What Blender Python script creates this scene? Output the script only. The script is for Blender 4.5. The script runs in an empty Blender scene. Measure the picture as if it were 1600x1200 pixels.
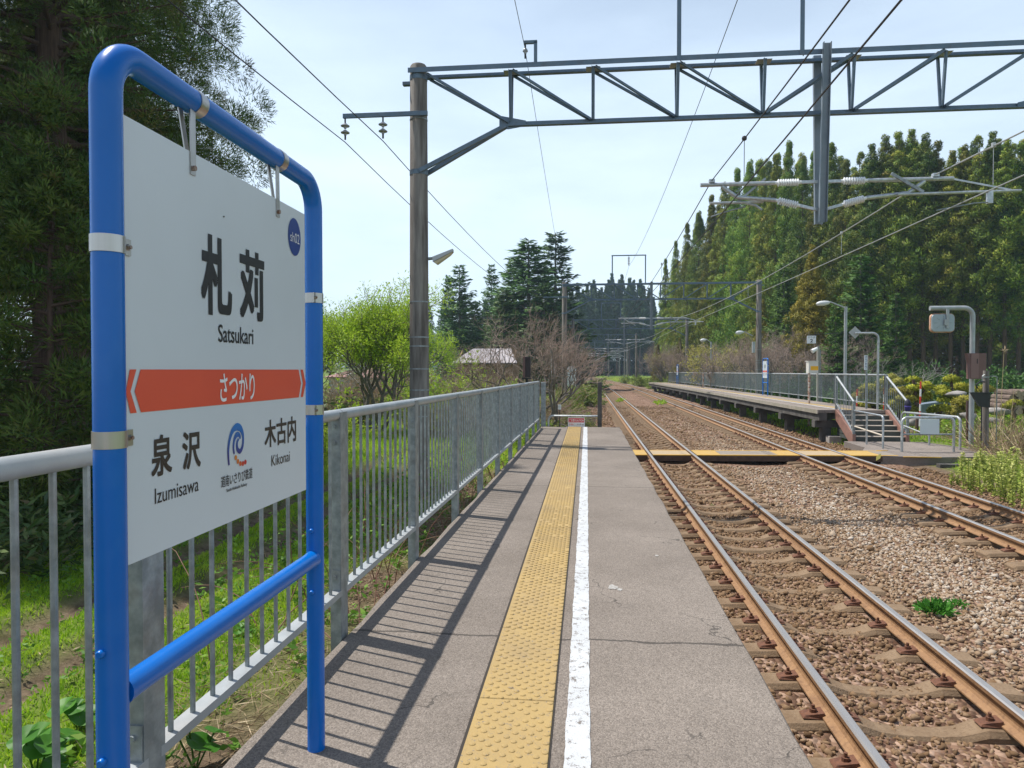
import bpy, math, random
import numpy as np
from mathutils import Vector, Matrix, Quaternion

random.seed(7)
C = bpy.context.scene.collection
SC = bpy.context.scene
PI = math.pi

# ------------------------------------------------------------------ camera, sky, sun, exposure
F, CX, CY = 1110.0, 800.0, 600.0            # photograph 1600 x 1200, focal length in pixels
YAW = math.atan(117.0 / F)
PITCH = math.atan(22.0 / F)
CAM_H = 1.33
cam_d = bpy.data.cameras.new("camera")
cam_d.sensor_width = 36.0
cam_d.lens = F / 1600.0 * 36.0
cam_d.clip_start = 0.05
cam_d.clip_end = 3000.0
cam = bpy.data.objects.new("camera", cam_d)
C.objects.link(cam)
cam.location = (0, 0, CAM_H)
cam.rotation_euler = (PI / 2 - PITCH, 0, YAW)
SC.camera = cam

SUN_EL = math.radians(63.0)
SUN_AZ = (-0.937, 0.349)                    # horizontal direction towards the sun
w = bpy.data.worlds.new("World")
SC.world = w
w.use_nodes = True
nt = w.node_tree
nt.nodes.clear()
out = nt.nodes.new("ShaderNodeOutputWorld")
bg = nt.nodes.new("ShaderNodeBackground")
sky = nt.nodes.new("ShaderNodeTexSky")
sky.sky_type = 'NISHITA'
sky.sun_disc = False
sky.sun_elevation = SUN_EL
sky.sun_rotation = math.atan2(SUN_AZ[0], SUN_AZ[1])
sky.air_density = 1.0
sky.dust_density = 1.0
sky.ozone_density = 1.0
tc = nt.nodes.new("ShaderNodeTexCoord")
mp = nt.nodes.new("ShaderNodeMapping")
mp.inputs['Scale'].default_value = (1.0, 0.6, 3.5)
mp.inputs['Rotation'].default_value = (0, 0.35, 0.5)
nz = nt.nodes.new("ShaderNodeTexNoise")
nz.inputs['Scale'].default_value = 2.2
nz.inputs['Detail'].default_value = 7
nz.inputs['Roughness'].default_value = 0.55
rmp = nt.nodes.new("ShaderNodeValToRGB")
rmp.color_ramp.elements[0].position = 0.38
rmp.color_ramp.elements[0].color = (0.55, 0.55, 0.55, 1)
rmp.color_ramp.elements[1].position = 0.72
rmp.color_ramp.elements[1].color = (0.80, 0.80, 0.80, 1)
mx = nt.nodes.new("ShaderNodeMix")
mx.data_type = 'RGBA'
mx.inputs['B'].default_value = (8.8, 10.4, 11.9, 1)     # thin high cloud
nt.links.new(tc.outputs['Generated'], mp.inputs['Vector'])
nt.links.new(mp.outputs['Vector'], nz.inputs['Vector'])
nt.links.new(nz.outputs['Fac'], rmp.inputs['Fac'])
sepz = nt.nodes.new("ShaderNodeSeparateXYZ")
nt.links.new(tc.outputs['Generated'], sepz.inputs[0])
elev = nt.nodes.new("ShaderNodeMapRange")              # the veil of cloud and haze is thickest low down
elev.interpolation_type = 'SMOOTHSTEP'
elev.inputs['From Min'].default_value = 0.25
elev.inputs['From Max'].default_value = 0.75
elev.inputs['To Min'].default_value = 1.0
elev.inputs['To Max'].default_value = 0.10
nt.links.new(sepz.outputs['Z'], elev.inputs['Value'])
veil = nt.nodes.new("ShaderNodeMath"); veil.operation = 'MULTIPLY'
nt.links.new(rmp.outputs['Color'], veil.inputs[0]); nt.links.new(elev.outputs['Result'], veil.inputs[1])
nt.links.new(veil.outputs[0], mx.inputs['Factor'])
nt.links.new(sky.outputs['Color'], mx.inputs['A'])
nt.links.new(mx.outputs['Result'], bg.inputs['Color'])
bg.inputs['Strength'].default_value = 0.10
nt.links.new(bg.outputs['Background'], out.inputs['Surface'])

sun_d = bpy.data.lights.new("sun", 'SUN')
sun_d.energy = 4.8
sun_d.angle = math.radians(0.55)
sun_d.color = (1.0, 0.955, 0.88)
sun = bpy.data.objects.new("sun", sun_d)
C.objects.link(sun)
sv = Vector((SUN_AZ[0] * math.cos(SUN_EL), SUN_AZ[1] * math.cos(SUN_EL), math.sin(SUN_EL)))
sun.rotation_euler = sv.to_track_quat('Z', 'Y').to_euler()
sun.location = sv * 60

SC.view_settings.view_transform = 'Standard'
SC.view_settings.look = 'None'
SC.view_settings.gamma = 1.0
SC.view_settings.exposure = 0.33
SC.view_settings.use_curve_mapping = False
SC.render.engine = 'CYCLES'
SC.cycles.use_denoising = True
SC.cycles.max_bounces = 6
SC.cycles.transparent_max_bounces = 8
SC.cycles.volume_bounces = 0

# ------------------------------------------------------------------ measuring: photo pixel -> place
_cp, _sp, _cy, _sy = math.cos(PITCH), math.sin(PITCH), math.cos(YAW), math.sin(YAW)
def ray(x, y):
    u, v = (x - CX) / F, (CY - y) / F
    fx, fz = _cp + v * _sp, -_sp + v * _cp
    return Vector((u * _cy - fx * _sy, u * _sy + fx * _cy, fz))
def at(x, y, Y):                     # the point seen at pixel (x, y), Y metres along the line
    r = ray(x, y)
    return Vector((0, 0, CAM_H)) + r * (Y / r.y)
def on(x, y, z):                     # the point seen at pixel (x, y) on the level z
    r = ray(x, y)
    return Vector((0, 0, CAM_H)) + r * ((z - CAM_H) / r.z)
def px_x(X, x):                      # the Y at which lateral X is seen at pixel column x
    r = ray(x, 578)
    return X * r.y / r.x
def plate(x, y, X):                  # pixel on the vertical plane of lateral X -> (Y, z)
    r = ray(x, y)
    t = X / r.x
    return (r.y * t, CAM_H + r.z * t)

# ------------------------------------------------------------------ materials
MATS = {}
def nodes_of(name):
    m = bpy.data.materials.new(name)
    m.use_nodes = True
    t = m.node_tree
    return m, t, t.nodes['Principled BSDF']
def mat(name, col, rough=0.6, metal=0.0, col2=None, scale=6.0, lo=0.35, hi=0.7, bump=0.0, bscale=60.0, detail=5,
        spec=0.4, stretch=None, fine=0.0, fscale=150.0, fcol=(0.02, 0.02, 0.02)):
    if name in MATS: return MATS[name]
    m, t, b = nodes_of(name)
    b.inputs['Roughness'].default_value = rough
    b.inputs['Metallic'].default_value = metal
    b.inputs['Specular IOR Level'].default_value = spec
    b.inputs['Base Color'].default_value = (*col, 1)
    tcn = t.nodes.new("ShaderNodeTexCoord")
    vec = tcn.outputs['Object']
    if stretch:
        mpn = t.nodes.new("ShaderNodeMapping")
        mpn.inputs['Scale'].default_value = stretch
        t.links.new(vec, mpn.inputs['Vector'])
        vec = mpn.outputs['Vector']
    last = None
    if col2:
        n = t.nodes.new("ShaderNodeTexNoise")
        n.inputs['Scale'].default_value = scale
        n.inputs['Detail'].default_value = detail
        n.inputs['Roughness'].default_value = 0.62
        t.links.new(vec, n.inputs['Vector'])
        r = t.nodes.new("ShaderNodeValToRGB")
        r.color_ramp.elements[0].position = lo
        r.color_ramp.elements[0].color = (*col, 1)
        r.color_ramp.elements[1].position = hi
        r.color_ramp.elements[1].color = (*col2, 1)
        t.links.new(n.outputs['Fac'], r.inputs['Fac'])
        last = r.outputs['Color']
    if fine > 0:
        n2 = t.nodes.new("ShaderNodeTexNoise")
        n2.inputs['Scale'].default_value = fscale
        n2.inputs['Detail'].default_value = 3
        t.links.new(tcn.outputs['Object'], n2.inputs['Vector'])
        r2 = t.nodes.new("ShaderNodeValToRGB")
        r2.color_ramp.elements[0].position = 0.5
        r2.color_ramp.elements[0].color = (0, 0, 0, 1)
        r2.color_ramp.elements[1].position = 0.72
        r2.color_ramp.elements[1].color = (fine, fine, fine, 1)
        t.links.new(n2.outputs['Fac'], r2.inputs['Fac'])
        mxn = t.nodes.new("ShaderNodeMix")
        mxn.data_type = 'RGBA'
        t.links.new(r2.outputs['Color'], mxn.inputs['Factor'])
        if last: t.links.new(last, mxn.inputs['A'])
        else: mxn.inputs['A'].default_value = (*col, 1)
        mxn.inputs['B'].default_value = (*fcol, 1)
        last = mxn.outputs['Result']
    if last: t.links.new(last, b.inputs['Base Color'])
    if bump > 0:
        n3 = t.nodes.new("ShaderNodeTexNoise")
        n3.inputs['Scale'].default_value = bscale
        n3.inputs['Detail'].default_value = 4
        t.links.new(tcn.outputs['Object'], n3.inputs['Vector'])
        bp = t.nodes.new("ShaderNodeBump")
        bp.inputs['Strength'].default_value = bump
        bp.inputs['Distance'].default_value = 0.02
        t.links.new(n3.outputs['Fac'], bp.inputs['Height'])
        t.links.new(bp.outputs['Normal'], b.inputs['Normal'])
    MATS[name] = m
    return m
def tint_mat(name, cols, rough=0.7, transl=0.0, objvar=0.0, spec=0.25, tcol=None):
    """colour of each leaf / stone picked by its own 'tint' number; trees of a kind vary a little"""
    if name in MATS: return MATS[name]
    m, t, b = nodes_of(name)
    b.inputs['Roughness'].default_value = rough
    b.inputs['Specular IOR Level'].default_value = spec
    a = t.nodes.new("ShaderNodeAttribute")
    a.attribute_name = 'tint'
    r = t.nodes.new("ShaderNodeValToRGB")
    els = r.color_ramp.elements
    for i, c in enumerate(cols):
        p = i / (len(cols) - 1)
        if i == 0: e = els[0]; e.position = 0
        elif i == len(cols) - 1: e = els[-1]; e.position = 1
        else: e = els.new(p)
        e.color = (*c, 1)
    t.links.new(a.outputs['Fac'], r.inputs['Fac'])
    col = r.outputs['Color']
    if objvar > 0:
        oi = t.nodes.new("ShaderNodeObjectInfo")
        hs = t.nodes.new("ShaderNodeHueSaturation")
        mr = t.nodes.new("ShaderNodeMapRange")
        mr.inputs['To Min'].default_value = 0.5 - 0.025 * objvar
        mr.inputs['To Max'].default_value = 0.5 + 0.035 * objvar
        t.links.new(oi.outputs['Random'], mr.inputs['Value'])
        t.links.new(mr.outputs['Result'], hs.inputs['Hue'])
        mr2 = t.nodes.new("ShaderNodeMapRange")
        ml = t.nodes.new("ShaderNodeMath"); ml.operation = 'MULTIPLY'; ml.inputs[1].default_value = 7.31
        fr = t.nodes.new("ShaderNodeMath"); fr.operation = 'FRACT'
        t.links.new(oi.outputs['Random'], ml.inputs[0]); t.links.new(ml.outputs[0], fr.inputs[0])
        mr2.inputs['To Min'].default_value = 1 - 0.35 * objvar
        mr2.inputs['To Max'].default_value = 1 + 0.35 * objvar
        t.links.new(fr.outputs[0], mr2.inputs['Value'])
        t.links.new(mr2.outputs['Result'], hs.inputs['Value'])
        t.links.new(col, hs.inputs['Color'])
        col = hs.outputs['Color']
    t.links.new(col, b.inputs['Base Color'])
    if transl > 0:
        tr = t.nodes.new("ShaderNodeBsdfTranslucent")
        if tcol:
            mm = t.nodes.new("ShaderNodeMix"); mm.data_type = 'RGBA'; mm.blend_type = 'MULTIPLY'
            mm.inputs['Factor'].default_value = 1
            mm.inputs['B'].default_value = (*tcol, 1)
            t.links.new(col, mm.inputs['A'])
            t.links.new(mm.outputs['Result'], tr.inputs['Color'])
        else:
            t.links.new(col, tr.inputs['Color'])
        ms = t.nodes.new("ShaderNodeMixShader")
        ms.inputs['Fac'].default_value = transl
        t.links.new(b.outputs['BSDF'], ms.inputs[1])
        t.links.new(tr.outputs['BSDF'], ms.inputs[2])
        t.links.new(ms.outputs['Shader'], t.nodes['Material Output'].inputs['Surface'])
    MATS[name] = m
    return m

# ------------------------------------------------------------------ objects
def tag(o, label=None, cat=None, group=None, kind=None):
    if label: o['label'] = label
    if cat: o['category'] = cat
    if group: o['group'] = group
    if kind: o['kind'] = kind
    return o
def thing(name, label, cat, loc=(0, 0, 0), group=None):
    o = bpy.data.objects.new(name, None)
    o.empty_display_size = 0.2
    C.objects.link(o)
    o.location = loc
    return tag(o, label, cat, group)
def copy_tree(o, parent=None):
    c = o.copy()
    C.objects.link(c)
    if parent: c.parent = parent
    for ch in o.children: copy_tree(ch, c)
    return c
def base_of(parent):
    v = Vector((0, 0, 0))
    while parent is not None:
        v += parent.location
        parent = parent.parent
    return v
def link_mesh(name, me, parent=None):
    o = bpy.data.objects.new(name, me)
    C.objects.link(o)
    if parent is not None: o.parent = parent
    return o

class MB:
    """collects shapes in world coordinates; build() makes ONE mesh object, relative to its parent"""
    def __init__(s): s.v = []; s.f = []; s.m = []
    def add(s, vs, fs, mi=0):
        k = len(s.v)
        s.v.extend([tuple(p) for p in vs])
        s.f.extend([tuple(i + k for i in f) for f in fs])
        s.m.extend([mi] * len(fs))
        return s
    def box(s, x0, x1, y0, y1, z0, z1, mi=0):
        vs = [(x, y, z) for z in (z0, z1) for y in (y0, y1) for x in (x0, x1)]
        return s.add(vs, [(0, 2, 3, 1), (4, 5, 7, 6), (0, 1, 5, 4), (2, 6, 7, 3), (0, 4, 6, 2), (1, 3, 7, 5)], mi)
    def bevbox(s, x0, x1, y0, y1, z0, z1, b=0.01, mi=0):
        """box with chamfered vertical edges and top edge"""
        def ring(i, z): 
            a0, a1, c0, c1 = x0 + i, x1 - i, y0 + i, y1 - i
            return [(a0 + b, c0, z), (a1 - b, c0, z), (a1, c0 + b, z), (a1, c1 - b, z), (a1 - b, c1, z), (a0 + b, c1, z), (a0, c1 - b, z), (a0, c0 + b, z)]
        vs = ring(0, z0) + ring(0, z1 - b) + ring(b * 0.7, z1)
        fs = [tuple(range(7, -1, -1)), tuple(range(16, 24))]
        for r in (0, 8):
            for i in range(8):
                j = (i + 1) % 8
                fs.append((r + i, r + j, r + 8 + j, r + 8 + i))
        return s.add(vs, fs, mi)
    def bar(s, p, q, wd, ht, up=(0, 0, 1), mi=0):
        p, q = Vector(p), Vector(q)
        d = (q - p).normalized()
        u = Vector(up)
        if abs(d.dot(u)) > 0.98: u = Vector((0, 1, 0))
        a = d.cross(u).normalized()
        b = a.cross(d).normalized()
        vs = []
        for e in (p, q):
            for i, j in ((-1, -1), (1, -1), (1, 1), (-1, 1)):
                vs.append(e + a * (wd / 2 * i) + b * (ht / 2 * j))
        return s.add(vs, [(0, 1, 2, 3), (7, 6, 5, 4), (0, 4, 5, 1), (1, 5, 6, 2), (2, 6, 7, 3), (3, 7, 4, 0)], mi)
    def angle(s, p, q, wd, th=0.008, up=(0, 0, 1), mi=0, flip=1):
        """L-section bar"""
        p, q = Vector(p), Vector(q)
        d = (q - p).normalized()
        u = Vector(up)
        if abs(d.dot(u)) > 0.98: u = Vector((0, 1, 0))
        a = d.cross(u).normalized() * flip
        b = a.cross(d).normalized()
        prof = [(0, 0), (wd, 0), (wd, th), (th, th), (th, wd), (0, wd)]
        vs = [e + a * (i - wd / 2) + b * (j - wd / 2) for e in (p, q) for i, j in prof]
        fs = [(0, 1, 2, 3), (0, 3, 4, 5), (9, 8, 7, 6), (11, 10, 9, 6)]
        for i in range(6):
            j = (i + 1) % 6
            fs.append((i, i + 6, j + 6, j))
        return s.add(vs, fs, mi)
    def tube(s, pts, r, seg=10, mi=0, cap=True, closed=False):
        pts = [Vector(p) for p in pts]
        n = len(pts)
        rs = r if isinstance(r, (list, tuple)) else [r] * n
        k = len(s.v)
        prev = None
        rings = []
        for i, p in enumerate(pts):
            if i == 0: d = pts[1] - p
            elif i == n - 1: d = p - pts[i - 1]
            else: d = (pts[i + 1] - p).normalized() + (p - pts[i - 1]).normalized()
            d = d.normalized() if d.length > 1e-9 else Vector((0, 0, 1))
            if prev is None:
                a = d.orthogonal().normalized()
            else:
                a = prev - d * prev.dot(d)
                a = a.normalized() if a.length > 1e-6 else d.orthogonal().normalized()
            prev = a
            b = d.cross(a)
            rings.append([p + (a * math.cos(2 * PI * j / seg) + b * math.sin(2 * PI * j / seg)) * rs[i] for j in range(seg)])
        vs = [v for rg in rings for v in rg]
        fs = []
        for i in range(n - 1):
            for j in range(seg):
                jj = (j + 1) % seg
                fs.append((i * seg + j, i * seg + jj, (i + 1) * seg + jj, (i + 1) * seg + j))
        if cap:
            fs.append(tuple(range(seg - 1, -1, -1)))
            fs.append(tuple((n - 1) * seg + j for j in range(seg)))
        return s.add(vs, fs, mi)
    def cyl(s, p, q, r, seg=12, mi=0): return s.tube([p, q], r, seg, mi)
    def lathe(s, c, prof, seg=16, axis=(0, 0, 1), mi=0):
        """profile of (radius, distance along the axis)"""
        ax = Vector(axis).normalized()
        c = Vector(c)
        return s.tube([c + ax * h for _, h in prof], [max(r, 1e-4) for r, _ in prof], seg, mi)
    def prism(s, poly, vec, mi=0):
        n = len(poly)
        vec = Vector(vec)
        vs = [Vector(p) for p in poly] + [Vector(p) + vec for p in poly]
        fs = [tuple(range(n - 1, -1, -1)), tuple(range(n, 2 * n))]
        for i in range(n):
            j = (i + 1) % n
            fs.append((i, j, n + j, n + i))
        return s.add(vs, fs, mi)
    def build(s, name, mats, parent=None, smooth=False, label=None):
        b = base_of(parent)
        me = bpy.data.meshes.new(name)
        me.from_pydata([(p[0] - b.x, p[1] - b.y, p[2] - b.z) for p in s.v], [], s.f)
        if not isinstance(mats, (list, tuple)): mats = [mats]
        for m in mats: me.materials.append(m)
        if len(mats) > 1: me.polygons.foreach_set('material_index', s.m)
        if smooth:
            me.polygons.foreach_set('use_smooth', [True] * len(me.polygons))
            try: me.set_sharp_from_angle(angle=math.radians(40))
            except Exception: pass
        me.validate()
        me.update()
        o = link_mesh(name, me, parent)
        if label: o['label'] = label
        return o

def np_mesh(name, V, Fc, mats, tint=None, smooth=False, mi=None):
    """V (n,3) array, Fc (m,k) array of equal-sized faces"""
    me = bpy.data.meshes.new(name)
    n, (m, k) = len(V), Fc.shape
    me.vertices.add(n)
    me.vertices.foreach_set('co', np.ascontiguousarray(V, dtype=np.float32).ravel())
    me.loops.add(m * k)
    me.loops.foreach_set('vertex_index', np.ascontiguousarray(Fc, dtype=np.int32).ravel())
    me.polygons.add(m)
    me.polygons.foreach_set('loop_start', np.arange(0, m * k, k, dtype=np.int32))
    me.polygons.foreach_set('loop_total', np.full(m, k, dtype=np.int32))
    if not isinstance(mats, (list, tuple)): mats = [mats]
    for q in mats: me.materials.append(q)
    if mi is not None: me.polygons.foreach_set('material_index', np.ascontiguousarray(mi, dtype=np.int32))
    if smooth: me.polygons.foreach_set('use_smooth', np.ones(m, dtype=bool))
    if tint is not None:
        at_ = me.attributes.new('tint', 'FLOAT', 'POINT')
        at_.data.foreach_set('value', np.ascontiguousarray(tint, dtype=np.float32))
    me.update(calc_edges=True)
    return me

def unit(a): return a / np.maximum(np.linalg.norm(a, axis=-1, keepdims=True), 1e-9)
def rnd_dir(rng, n): return unit(rng.normal(size=(n, 3)))
def leaf_quads(rng, B, D, L, W, fold=0.0, face=None):
    """leaves: base B, direction D (unit), length L, width W -> vertices (4n,3) of kite-shaped leaves"""
    n = len(B)
    R = rnd_dir(rng, n) if face is None else unit(face + 0.45 * rnd_dir(rng, n))
    S = unit(np.cross(D, R))
    L = np.broadcast_to(np.asarray(L, float), (n,))[:, None]
    Wd = np.broadcast_to(np.asarray(W, float), (n,))[:, None]
    mid = B + D * L * 0.45
    up = np.cross(S, D) * Wd * fold
    V = np.empty((n, 4, 3))
    V[:, 0] = B
    V[:, 1] = mid + S * Wd * 0.5 + up
    V[:, 2] = B + D * L
    V[:, 3] = mid - S * Wd * 0.5 + up
    return V.reshape(-1, 3)
def leaf_mesh(name, V, mats, tint, normals=None):
    Fc = np.arange(len(V)).reshape(-1, 4)
    me = np_mesh(name, V, Fc, mats, np.repeat(tint, 4), smooth=normals is not None)
    if normals is not None:
        me.normals_split_custom_set_from_vertices(np.repeat(normals, 4, 0).astype(np.float32))
    return me
def seg_mesh(name, segs, m, sides=5):
    """segs: list of (p0, p1, r0, r1) -> tapered tubes"""
    A = np.array([(*s[0], *s[1], s[2], s[3]) for s in segs], float)
    p, q, r0, r1 = A[:, 0:3], A[:, 3:6], A[:, 6:7], A[:, 7:8]
    d = unit(q - p)
    ref = np.where(np.abs(d[:, 2:3]) > 0.9, np.array([[1.0, 0, 0]]), np.array([[0, 0, 1.0]]))
    a = unit(np.cross(d, ref)); b = np.cross(d, a)
    n = len(A)
    V = np.empty((n, 2, sides, 3))
    for j in range(sides):
        t = 2 * PI * j / sides
        o = a * math.cos(t) + b * math.sin(t)
        V[:, 0, j] = p + o * r0
        V[:, 1, j] = q + o * r1
    k = np.arange(n)[:, None] * 2 * sides
    j = np.arange(sides)[None]
    jj = (j + 1) % sides
    Fc = np.stack([k + j, k + jj, k + sides + jj, k + sides + j], -1).reshape(-1, 4)
    return np_mesh(name, V.reshape(-1, 3), Fc, m, smooth=True)

# ------------------------------------------------------------------ shared materials
steel_paint = mat("steel_paint", (0.105, 0.155, 0.21), 0.55, 0.3, (0.14, 0.185, 0.235), 3.0, fine=0.3, fscale=9, fcol=(0.10, 0.075, 0.06))
galv = mat("galvanised_steel", (0.36, 0.39, 0.41), 0.42, 0.55, (0.52, 0.54, 0.55), 14.0, 0.4, 0.62, bump=0.05, bscale=40, fine=0.35, fscale=5, fcol=(0.20, 0.17, 0.14))
galv_dark = mat("weathered_galvanised", (0.20, 0.225, 0.235), 0.5, 0.5, (0.33, 0.36, 0.37), 17.0, 0.38, 0.66, bump=0.05, bscale=40, fine=0.3, fscale=12, fcol=(0.16, 0.12, 0.09))
galv_light = mat("pale_galvanised", (0.30, 0.325, 0.34), 0.5, 0.3, (0.40, 0.42, 0.43), 5.0, fine=0.3, fscale=4, fcol=(0.35, 0.30, 0.26))
blue_paint = mat("glossy_blue_paint", (0.0, 0.118, 0.455), 0.26, 0.0, (0.0, 0.130, 0.50), 3.0, spec=0.38, bump=0.02, bscale=25, fine=0.10, fscale=14, fcol=(0.05, 0.22, 0.55))
white_plate = mat("white_plate", (0.60, 0.66, 0.705), 0.28, 0.0, (0.57, 0.63, 0.675), 1.6, fine=0.10, fscale=2.2, fcol=(0.42, 0.43, 0.42), spec=0.5, bump=0.012, bscale=4)
ink = mat("black_print", (0.012, 0.012, 0.014), 0.4)
brown_ink = mat("faded_black_print", (0.035, 0.028, 0.024), 0.4)
orange_band = mat("vermilion_band", (0.72, 0.095, 0.045), 0.32, 0.0, (0.66, 0.08, 0.04), 2.0)
white_print = mat("white_print", (0.80, 0.81, 0.82), 0.32)
blue_print = mat("dark_blue_print", (0.004, 0.035, 0.22), 0.35)
stainless = mat("stainless_band", (0.40, 0.385, 0.36), 0.30, 0.9, (0.50, 0.48, 0.455), 30, stretch=(1, 1, 0.05))
rust_bolt = mat("rusty_bolt", (0.22, 0.10, 0.05), 0.7, 0.3, (0.35, 0.33, 0.31), 60)
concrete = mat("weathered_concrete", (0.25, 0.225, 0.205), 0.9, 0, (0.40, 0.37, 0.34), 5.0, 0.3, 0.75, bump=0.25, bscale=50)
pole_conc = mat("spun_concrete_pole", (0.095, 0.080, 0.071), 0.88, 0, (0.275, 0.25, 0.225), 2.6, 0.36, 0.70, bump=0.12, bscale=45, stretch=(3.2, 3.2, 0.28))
dark_conc = mat("dark_concrete", (0.060, 0.055, 0.050), 0.9, 0, (0.13, 0.12, 0.11), 3.0, bump=0.2, bscale=40)  # darker concrete tone for the side wall, beams, stilts and a few posts
rust_steel = mat("rusted_rail_side", (0.31, 0.180, 0.090), 0.75, 0.1, (0.235, 0.130, 0.066), 9, 0.35, 0.7, bump=0.15, bscale=80, fine=0.5, fscale=30, fcol=(0.13, 0.07, 0.04))
rail_top = mat("polished_rail_head", (0.44, 0.42, 0.41), 0.42, 0.75, (0.52, 0.49, 0.46), 8, stretch=(6, 0.3, 1))
sleeper_m = mat("brown_dusted_concrete", (0.165, 0.108, 0.062), 0.92, 0, (0.245, 0.172, 0.108), 7, 0.3, 0.75, bump=0.35, bscale=60, fine=0.5, fscale=40, fcol=(0.12, 0.075, 0.045))
fasten_m = mat("rusty_rail_fastening", (0.115, 0.052, 0.034), 0.8, 0.2, (0.20, 0.09, 0.05), 40)
porcelain = mat("white_porcelain", (0.74, 0.75, 0.76), 0.18)
dark_metal = mat("dark_metal", (0.03, 0.032, 0.036), 0.5, 0.4)
wire_m = mat("overhead_wire", (0.055, 0.05, 0.05), 0.55, 0.6)
wire_pale = mat("pale_wire", (0.42, 0.43, 0.42), 0.45, 0.5)
yellow_m = mat("crossing_yellow", (0.50, 0.285, 0.035), 0.75, 0, (0.42, 0.26, 0.06), 6, 0.4, 0.75, bump=0.2, bscale=60)
grey_board = mat("crossing_grey_rubber", (0.20, 0.175, 0.15), 0.85, 0, (0.28, 0.235, 0.19), 4, bump=0.2, bscale=50)
side_dark = mat("crossing_board_side", (0.06, 0.04, 0.03), 0.9, 0, (0.10, 0.065, 0.045), 8)
brown_paint = mat("brown_paint", (0.165, 0.088, 0.078), 0.45, 0, (0.14, 0.075, 0.066), 4)
stair_brown = mat("stair_brown_paint", (0.30, 0.165, 0.13), 0.6, 0, (0.22, 0.12, 0.095), 5)

# asphalt of the two platforms: fine chippings, worn patches, transverse joints
def asphalt_mat(name, joint0, spacing, base=(0.172, 0.148, 0.128), base2=(0.237, 0.206, 0.180)):
    m, t, b = nodes_of(name)
    L = t.links.new
    b.inputs['Roughness'].default_value = 0.9
    b.inputs['Specular IOR Level'].default_value = 0.25
    tcn = t.nodes.new("ShaderNodeTexCoord")
    V = tcn.outputs['Object']
    def noise(scale, det=4, rough=0.6):
        n = t.nodes.new("ShaderNodeTexNoise")
        n.inputs['Scale'].default_value = scale; n.inputs['Detail'].default_value = det; n.inputs['Roughness'].default_value = rough
        L(V, n.inputs['Vector']); return n.outputs['Fac']
    def ramp(f, p0, c0, p1, c1):
        r = t.nodes.new("ShaderNodeValToRGB")
        r.color_ramp.elements[0].position = p0; r.color_ramp.elements[0].color = (*c0, 1)
        r.color_ramp.elements[1].position = p1; r.color_ramp.elements[1].color = (*c1, 1)
        L(f, r.inputs['Fac']); return r.outputs['Color']
    def mix(f, a, bb, mode='MIX'):
        x = t.nodes.new("ShaderNodeMix"); x.data_type = 'RGBA'; x.blend_type = mode
        if hasattr(f, 'type'): L(f, x.inputs['Factor'])
        else: x.inputs['Factor'].default_value = f
        for s, q in (('A', a), ('B', bb)):
            if hasattr(q, 'type'): L(q, x.inputs[s])
            else: x.inputs[s].default_value = (*q, 1)
        return x.outputs['Result']
    def mth(op, a, bb=0.0):
        x = t.nodes.new("ShaderNodeMath"); x.operation = op
        for i, q in enumerate((a, bb)):
            if hasattr(q, 'type'): L(q, x.inputs[i])
            else: x.inputs[i].default_value = q
        return x.outputs[0]
    big = ramp(noise(0.9, 6, 0.65), 0.36, base, 0.68, base2)
    vo = t.nodes.new("ShaderNodeTexVoronoi"); vo.inputs['Scale'].default_value = 170; L(V, vo.inputs['Vector'])
    chips = ramp(vo.outputs['Color'], 0.15, (0.62, 0.60, 0.58), 0.95, (1.38, 1.36, 1.34))
    c = mix(0.8, big, chips, 'MULTIPLY')
    c = mix(ramp(noise(7.0, 5, 0.7), 0.60, (0, 0, 0), 0.74, (0.30, 0.30, 0.30)), c, (0.12, 0.105, 0.095))
    c = mix(ramp(noise(260, 2), 0.64, (0, 0, 0), 0.72, (0.55, 0.55, 0.55)), c, (0.48, 0.45, 0.42))
    sep = t.nodes.new("ShaderNodeSeparateXYZ"); L(V, sep.inputs[0])
    wob = mth('MULTIPLY', mth('SUBTRACT', noise(3.2, 5, 0.7), 0.5), 0.10)
    yy = mth('ADD', mth('SUBTRACT', sep.outputs['Y'], joint0), wob)
    ph = mth('MULTIPLY', mth('PINGPONG', yy, spacing / 2), 1.0)
    wj = mth('MULTIPLY', noise(9.0, 3), 0.022)
    isj = mth('LESS_THAN', ph, wj)
    c = mix(mth('MULTIPLY', isj, 0.75), c, (0.045, 0.04, 0.036))
    # hairline cracks
    v2 = t.nodes.new("ShaderNodeTexVoronoi"); v2.feature = 'DISTANCE_TO_EDGE'; v2.inputs['Scale'].default_value = 1.05
    warp = t.nodes.new("ShaderNodeTexNoise"); warp.inputs['Scale'].default_value = 5; warp.inputs['Detail'].default_value = 5; L(V, warp.inputs['Vector'])
    wv = t.nodes.new("ShaderNodeVectorMath"); wv.operation = 'MULTIPLY_ADD'
    L(warp.outputs['Color'], wv.inputs[0]); wv.inputs[1].default_value = (0.35, 0.35, 0.35); L(V, wv.inputs[2])
    L(wv.outputs[0], v2.inputs['Vector'])
    crack = mth('MULTIPLY', mth('LESS_THAN', v2.outputs['Distance'], 0.0045), ramp(noise(1.7, 3), 0.50, (0, 0, 0), 0.56, (0.7, 0.7, 0.7)))
    c = mix(crack, c, (0.05, 0.045, 0.04))
    L(c, b.inputs['Base Color'])
    bp = t.nodes.new("ShaderNodeBump"); bp.inputs['Strength'].default_value = 0.55; bp.inputs['Distance'].default_value = 0.006
    hh = mth('ADD', mth('MULTIPLY', vo.outputs['Distance'], -0.9), mth('MULTIPLY', noise(30, 5), 0.8))
    L(hh, bp.inputs['Height']); L(bp.outputs['Normal'], b.inputs['Normal'])
    return m
asphalt1 = asphalt_mat("platform_asphalt", 3.5 - 7.0, 4.62)
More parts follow.
